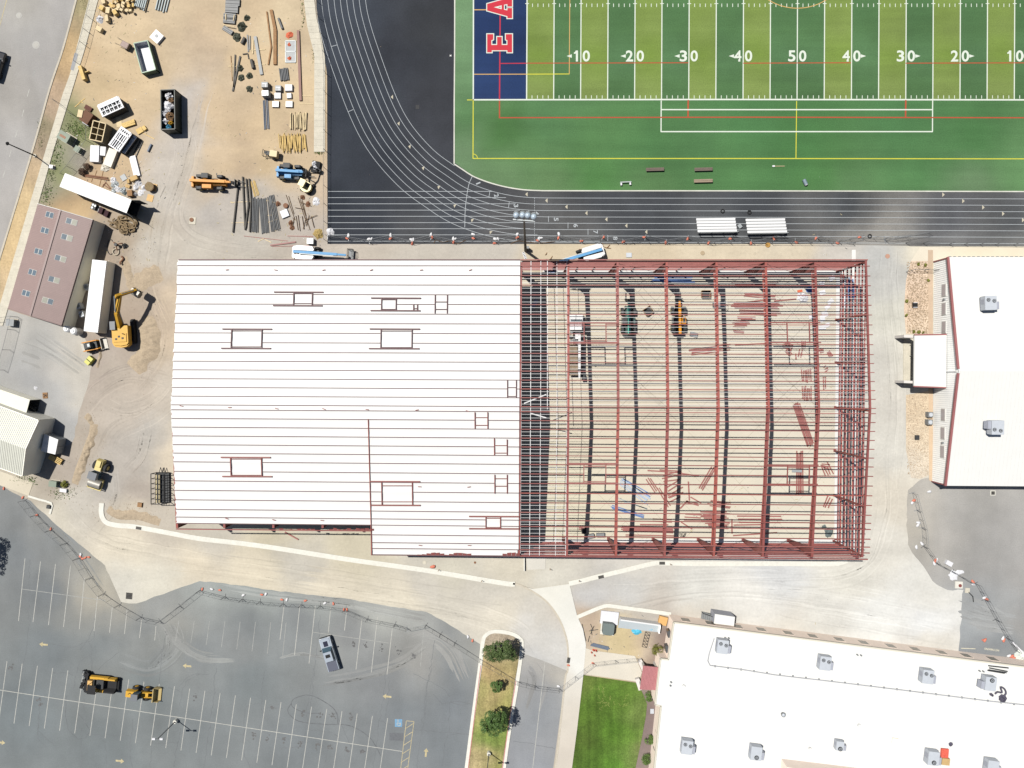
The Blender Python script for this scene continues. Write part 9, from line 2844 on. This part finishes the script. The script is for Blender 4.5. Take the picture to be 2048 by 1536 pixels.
def crown_mesh(blobs, n, size, seed, droop=.35):
 """leaf clumps spread through the volume of several lobes"""
 rr = random.Random(seed)
 mb = MB()
 tot = sum(b[3] ** 3 for b in blobs)
 for b in blobs:
  k = int(n * b[3] ** 3 / tot) + 20
  for _ in range(k):
   while True:
    v = Vector((rr.uniform(-1,1), rr.uniform(-1,1), rr.uniform(-1,1)))
    if .12 < v.length_squared < 1:
     break
   if rr.random() < .7:
    v = v.normalized() * rr.uniform(.72,1.08)
   c = Vector(b[:3]) + Vector((v.x * b[3], v.y * b[3], v.z * b[3] * .8))
   if mnoise.noise(c * 1.5 + Vector((seed, 0,0))) < -.08:
    continue
   nrm = (v * .7 + Vector((rr.gauss(0,.5), rr.gauss(0,.5), rr.uniform(.2,1.2)))).normalized()
   t = nrm.cross(Vector((rr.gauss(0,1), rr.gauss(0,1), rr.gauss(0,1)))).normalized()
   u = nrm.cross(t)
   s = size * rr.uniform(.5,1.2)
   mb.add([c + t * s, c + u * s * .55, c - t * s, c - u * s * .55],[(0,1,2,3)])
 return mb
def tree(name, label, cat, x, y, zc, blobs, n, size, m, seed, trunk=.14, group=None):
 p = at(x, y, zc)
 t = thing(name, label, cat, (p.x, p.y, 0), 0, group)
 part('crown', crown_mesh(blobs, n, size, seed), m, t)
 if trunk:
  mb = MB().tube((0,0,0),(.05,-.03, zc * .75), trunk, 8, trunk * .6)
  for b in blobs:
   mb.tube((.03,0, zc * .5),(b[0] * .8, b[1] * .8, b[2]), trunk * .45,6, trunk * .15)
  part('trunk', mb, BARK, t)
 return t
tree('tree', 'wide dark tree with an uneven crown at the rounded top of the planted strip', 'tree', 999,1303,3.8,[(-1.6,-.3,3.6,1.25),(-.4,.5,4.3,1.3),(.9,.2,4.2,1.35),(-.3,-.9,3.4,1.1),(1.9,-.5,3.4,1.0),(-1.2,-1.3,3.0,.8),(1.2,1.0,4.0,.9),(2.3,-1.3,2.9,.7)], 7500,.13, LEAF_D, 11)
tree('tree', 'small round tree in the middle of the planted strip', 'tree', 993.5,1372.5,2.2,[(-.45,.1,2.3,.7),(.35,.35,2.4,.65),(.2,-.4,2.0,.7),(-.3,-.7,1.9,.5)], 2400,.11, LEAF_M, 12,.08)
tree('tree', 'full dark green tree on the green patch of the planted strip', 'tree', 988,1447,5.0,[(.2,.4,5.3,1.5),(-1.2,-.5,4.6,1.25),(1.0,-.2,4.9,1.3),(0,-1.2,4.4,1.3),(-.5,.9,4.8,1.1),(1.2,.9,4.6,.9),(-1.5,-1.3,4.0,.8)], 8000,.13, LEAF_M, 13)
tree('tree', 'tree mostly left of the photo whose leafy shade reaches the lot', 'tree', -86,1098,5.5,[(0,0,6,1.8),(1.2,.8,5.6,1.4),(.8,-1.6,5.2,1.5),(-.6,-2.6,5.0,1.2),(1.6,-3.8,4.4,.9)], 5000,.16, LEAF_D, 14)
def shrub(name, label, x, y, r_, h, m, seed, group=None):
 p = at(x, y, h * .6)
 t = thing(name, label, 'shrub', (p.x, p.y, 0), 0, group)
 part('foliage', crown_mesh([(0,0, h * .55, r_ * .85),(r_ * .3, r_ * .2, h * .6, r_ * .6),(-r_ * .3,-.2 * r_, h * .55, r_ * .6),(0,-.35 * r_, h * .5, r_ * .6)], 1500,.08, seed), m, t)
 part('stem', MB().tube((0,0,0),(0,0, h * .6), .06,6), BARK, t)
 return t
shrub('shrub', 'round green shrub touching the lower edge of the red canopy', 1300,1393.5,1.05,1.5, LEAF_G, 21, 'round shrubs along the school wall')
shrub('shrub', 'round green shrub along the school wall, second from the bottom', 1299,1480,.95,1.5, LEAF_G, 22, 'round shrubs along the school wall')
shrub('shrub', 'round green shrub along the school wall, at the bottom edge', 1293.5,1519,1.1,1.5, LEAF_G, 23, 'round shrubs along the school wall')
shrub('shrub', 'olive round shrub in the courtyard corner of the school block', 1315.5,1300,1.15,1.6, LEAF_O, 24)
shrub('shrub', 'round brown shrub by the yard fence, the upper of two', 172.5,333,.68,1.0, LEAF_R, 25, 'brown shrubs by the yard fence')
shrub('shrub', 'round brown shrub by the yard fence, the lower of two', 163.5,343,.68,1.0, LEAF_R, 26, 'brown shrubs by the yard fence')
shrub('shrub', 'small olive weed clump beside the corner walk utility box', 129,968,.7,.5, LEAF_O, 27)
for k, (x, y) in enumerate(((1814,602),(1812,630),(1838,664),(1848,666),(1827,663),(1858,560),(1838,528),(1850,530))):
 shrub('low_plant', 'small grey green plant on the stone bed', x, y, .3,.3, LEAF_O, 30 + k, 'small plants on the stone bed')
# tufts of grass and weeds
mb = MB()
for cx, cy, sx, sy, n in ((155,262,14,12,420),(115,305,7,16,200),(170,10,5,14,160),(84,258,4,12,120),(82,285,3,8,100),(606,30,2,20,70),(627,100,1,14,40),(640,306,5,2,60),(102,345,5,20,150),(95,390,6,10,120),(48,958,10,4,80),(125,985,12,6,120),(65,960,6,4,60)):
 for _ in range(n):
  p = at(RND.gauss(cx, sx), RND.gauss(cy, sy))
  a = RND.uniform(0,6.28)
  s = RND.uniform(.05,.14)
  h = RND.uniform(.06,.2)
  mb.add([(p.x - s * math.cos(a), p.y - s * math.sin(a), 0),(p.x + s * math.cos(a), p.y + s * math.sin(a), 0),(p.x + RND.gauss(0,.1), p.y + RND.gauss(0,.1), h)],[(0,1,2)])
flat('grass_tufts', mb, LEAF_G, 'stuff')
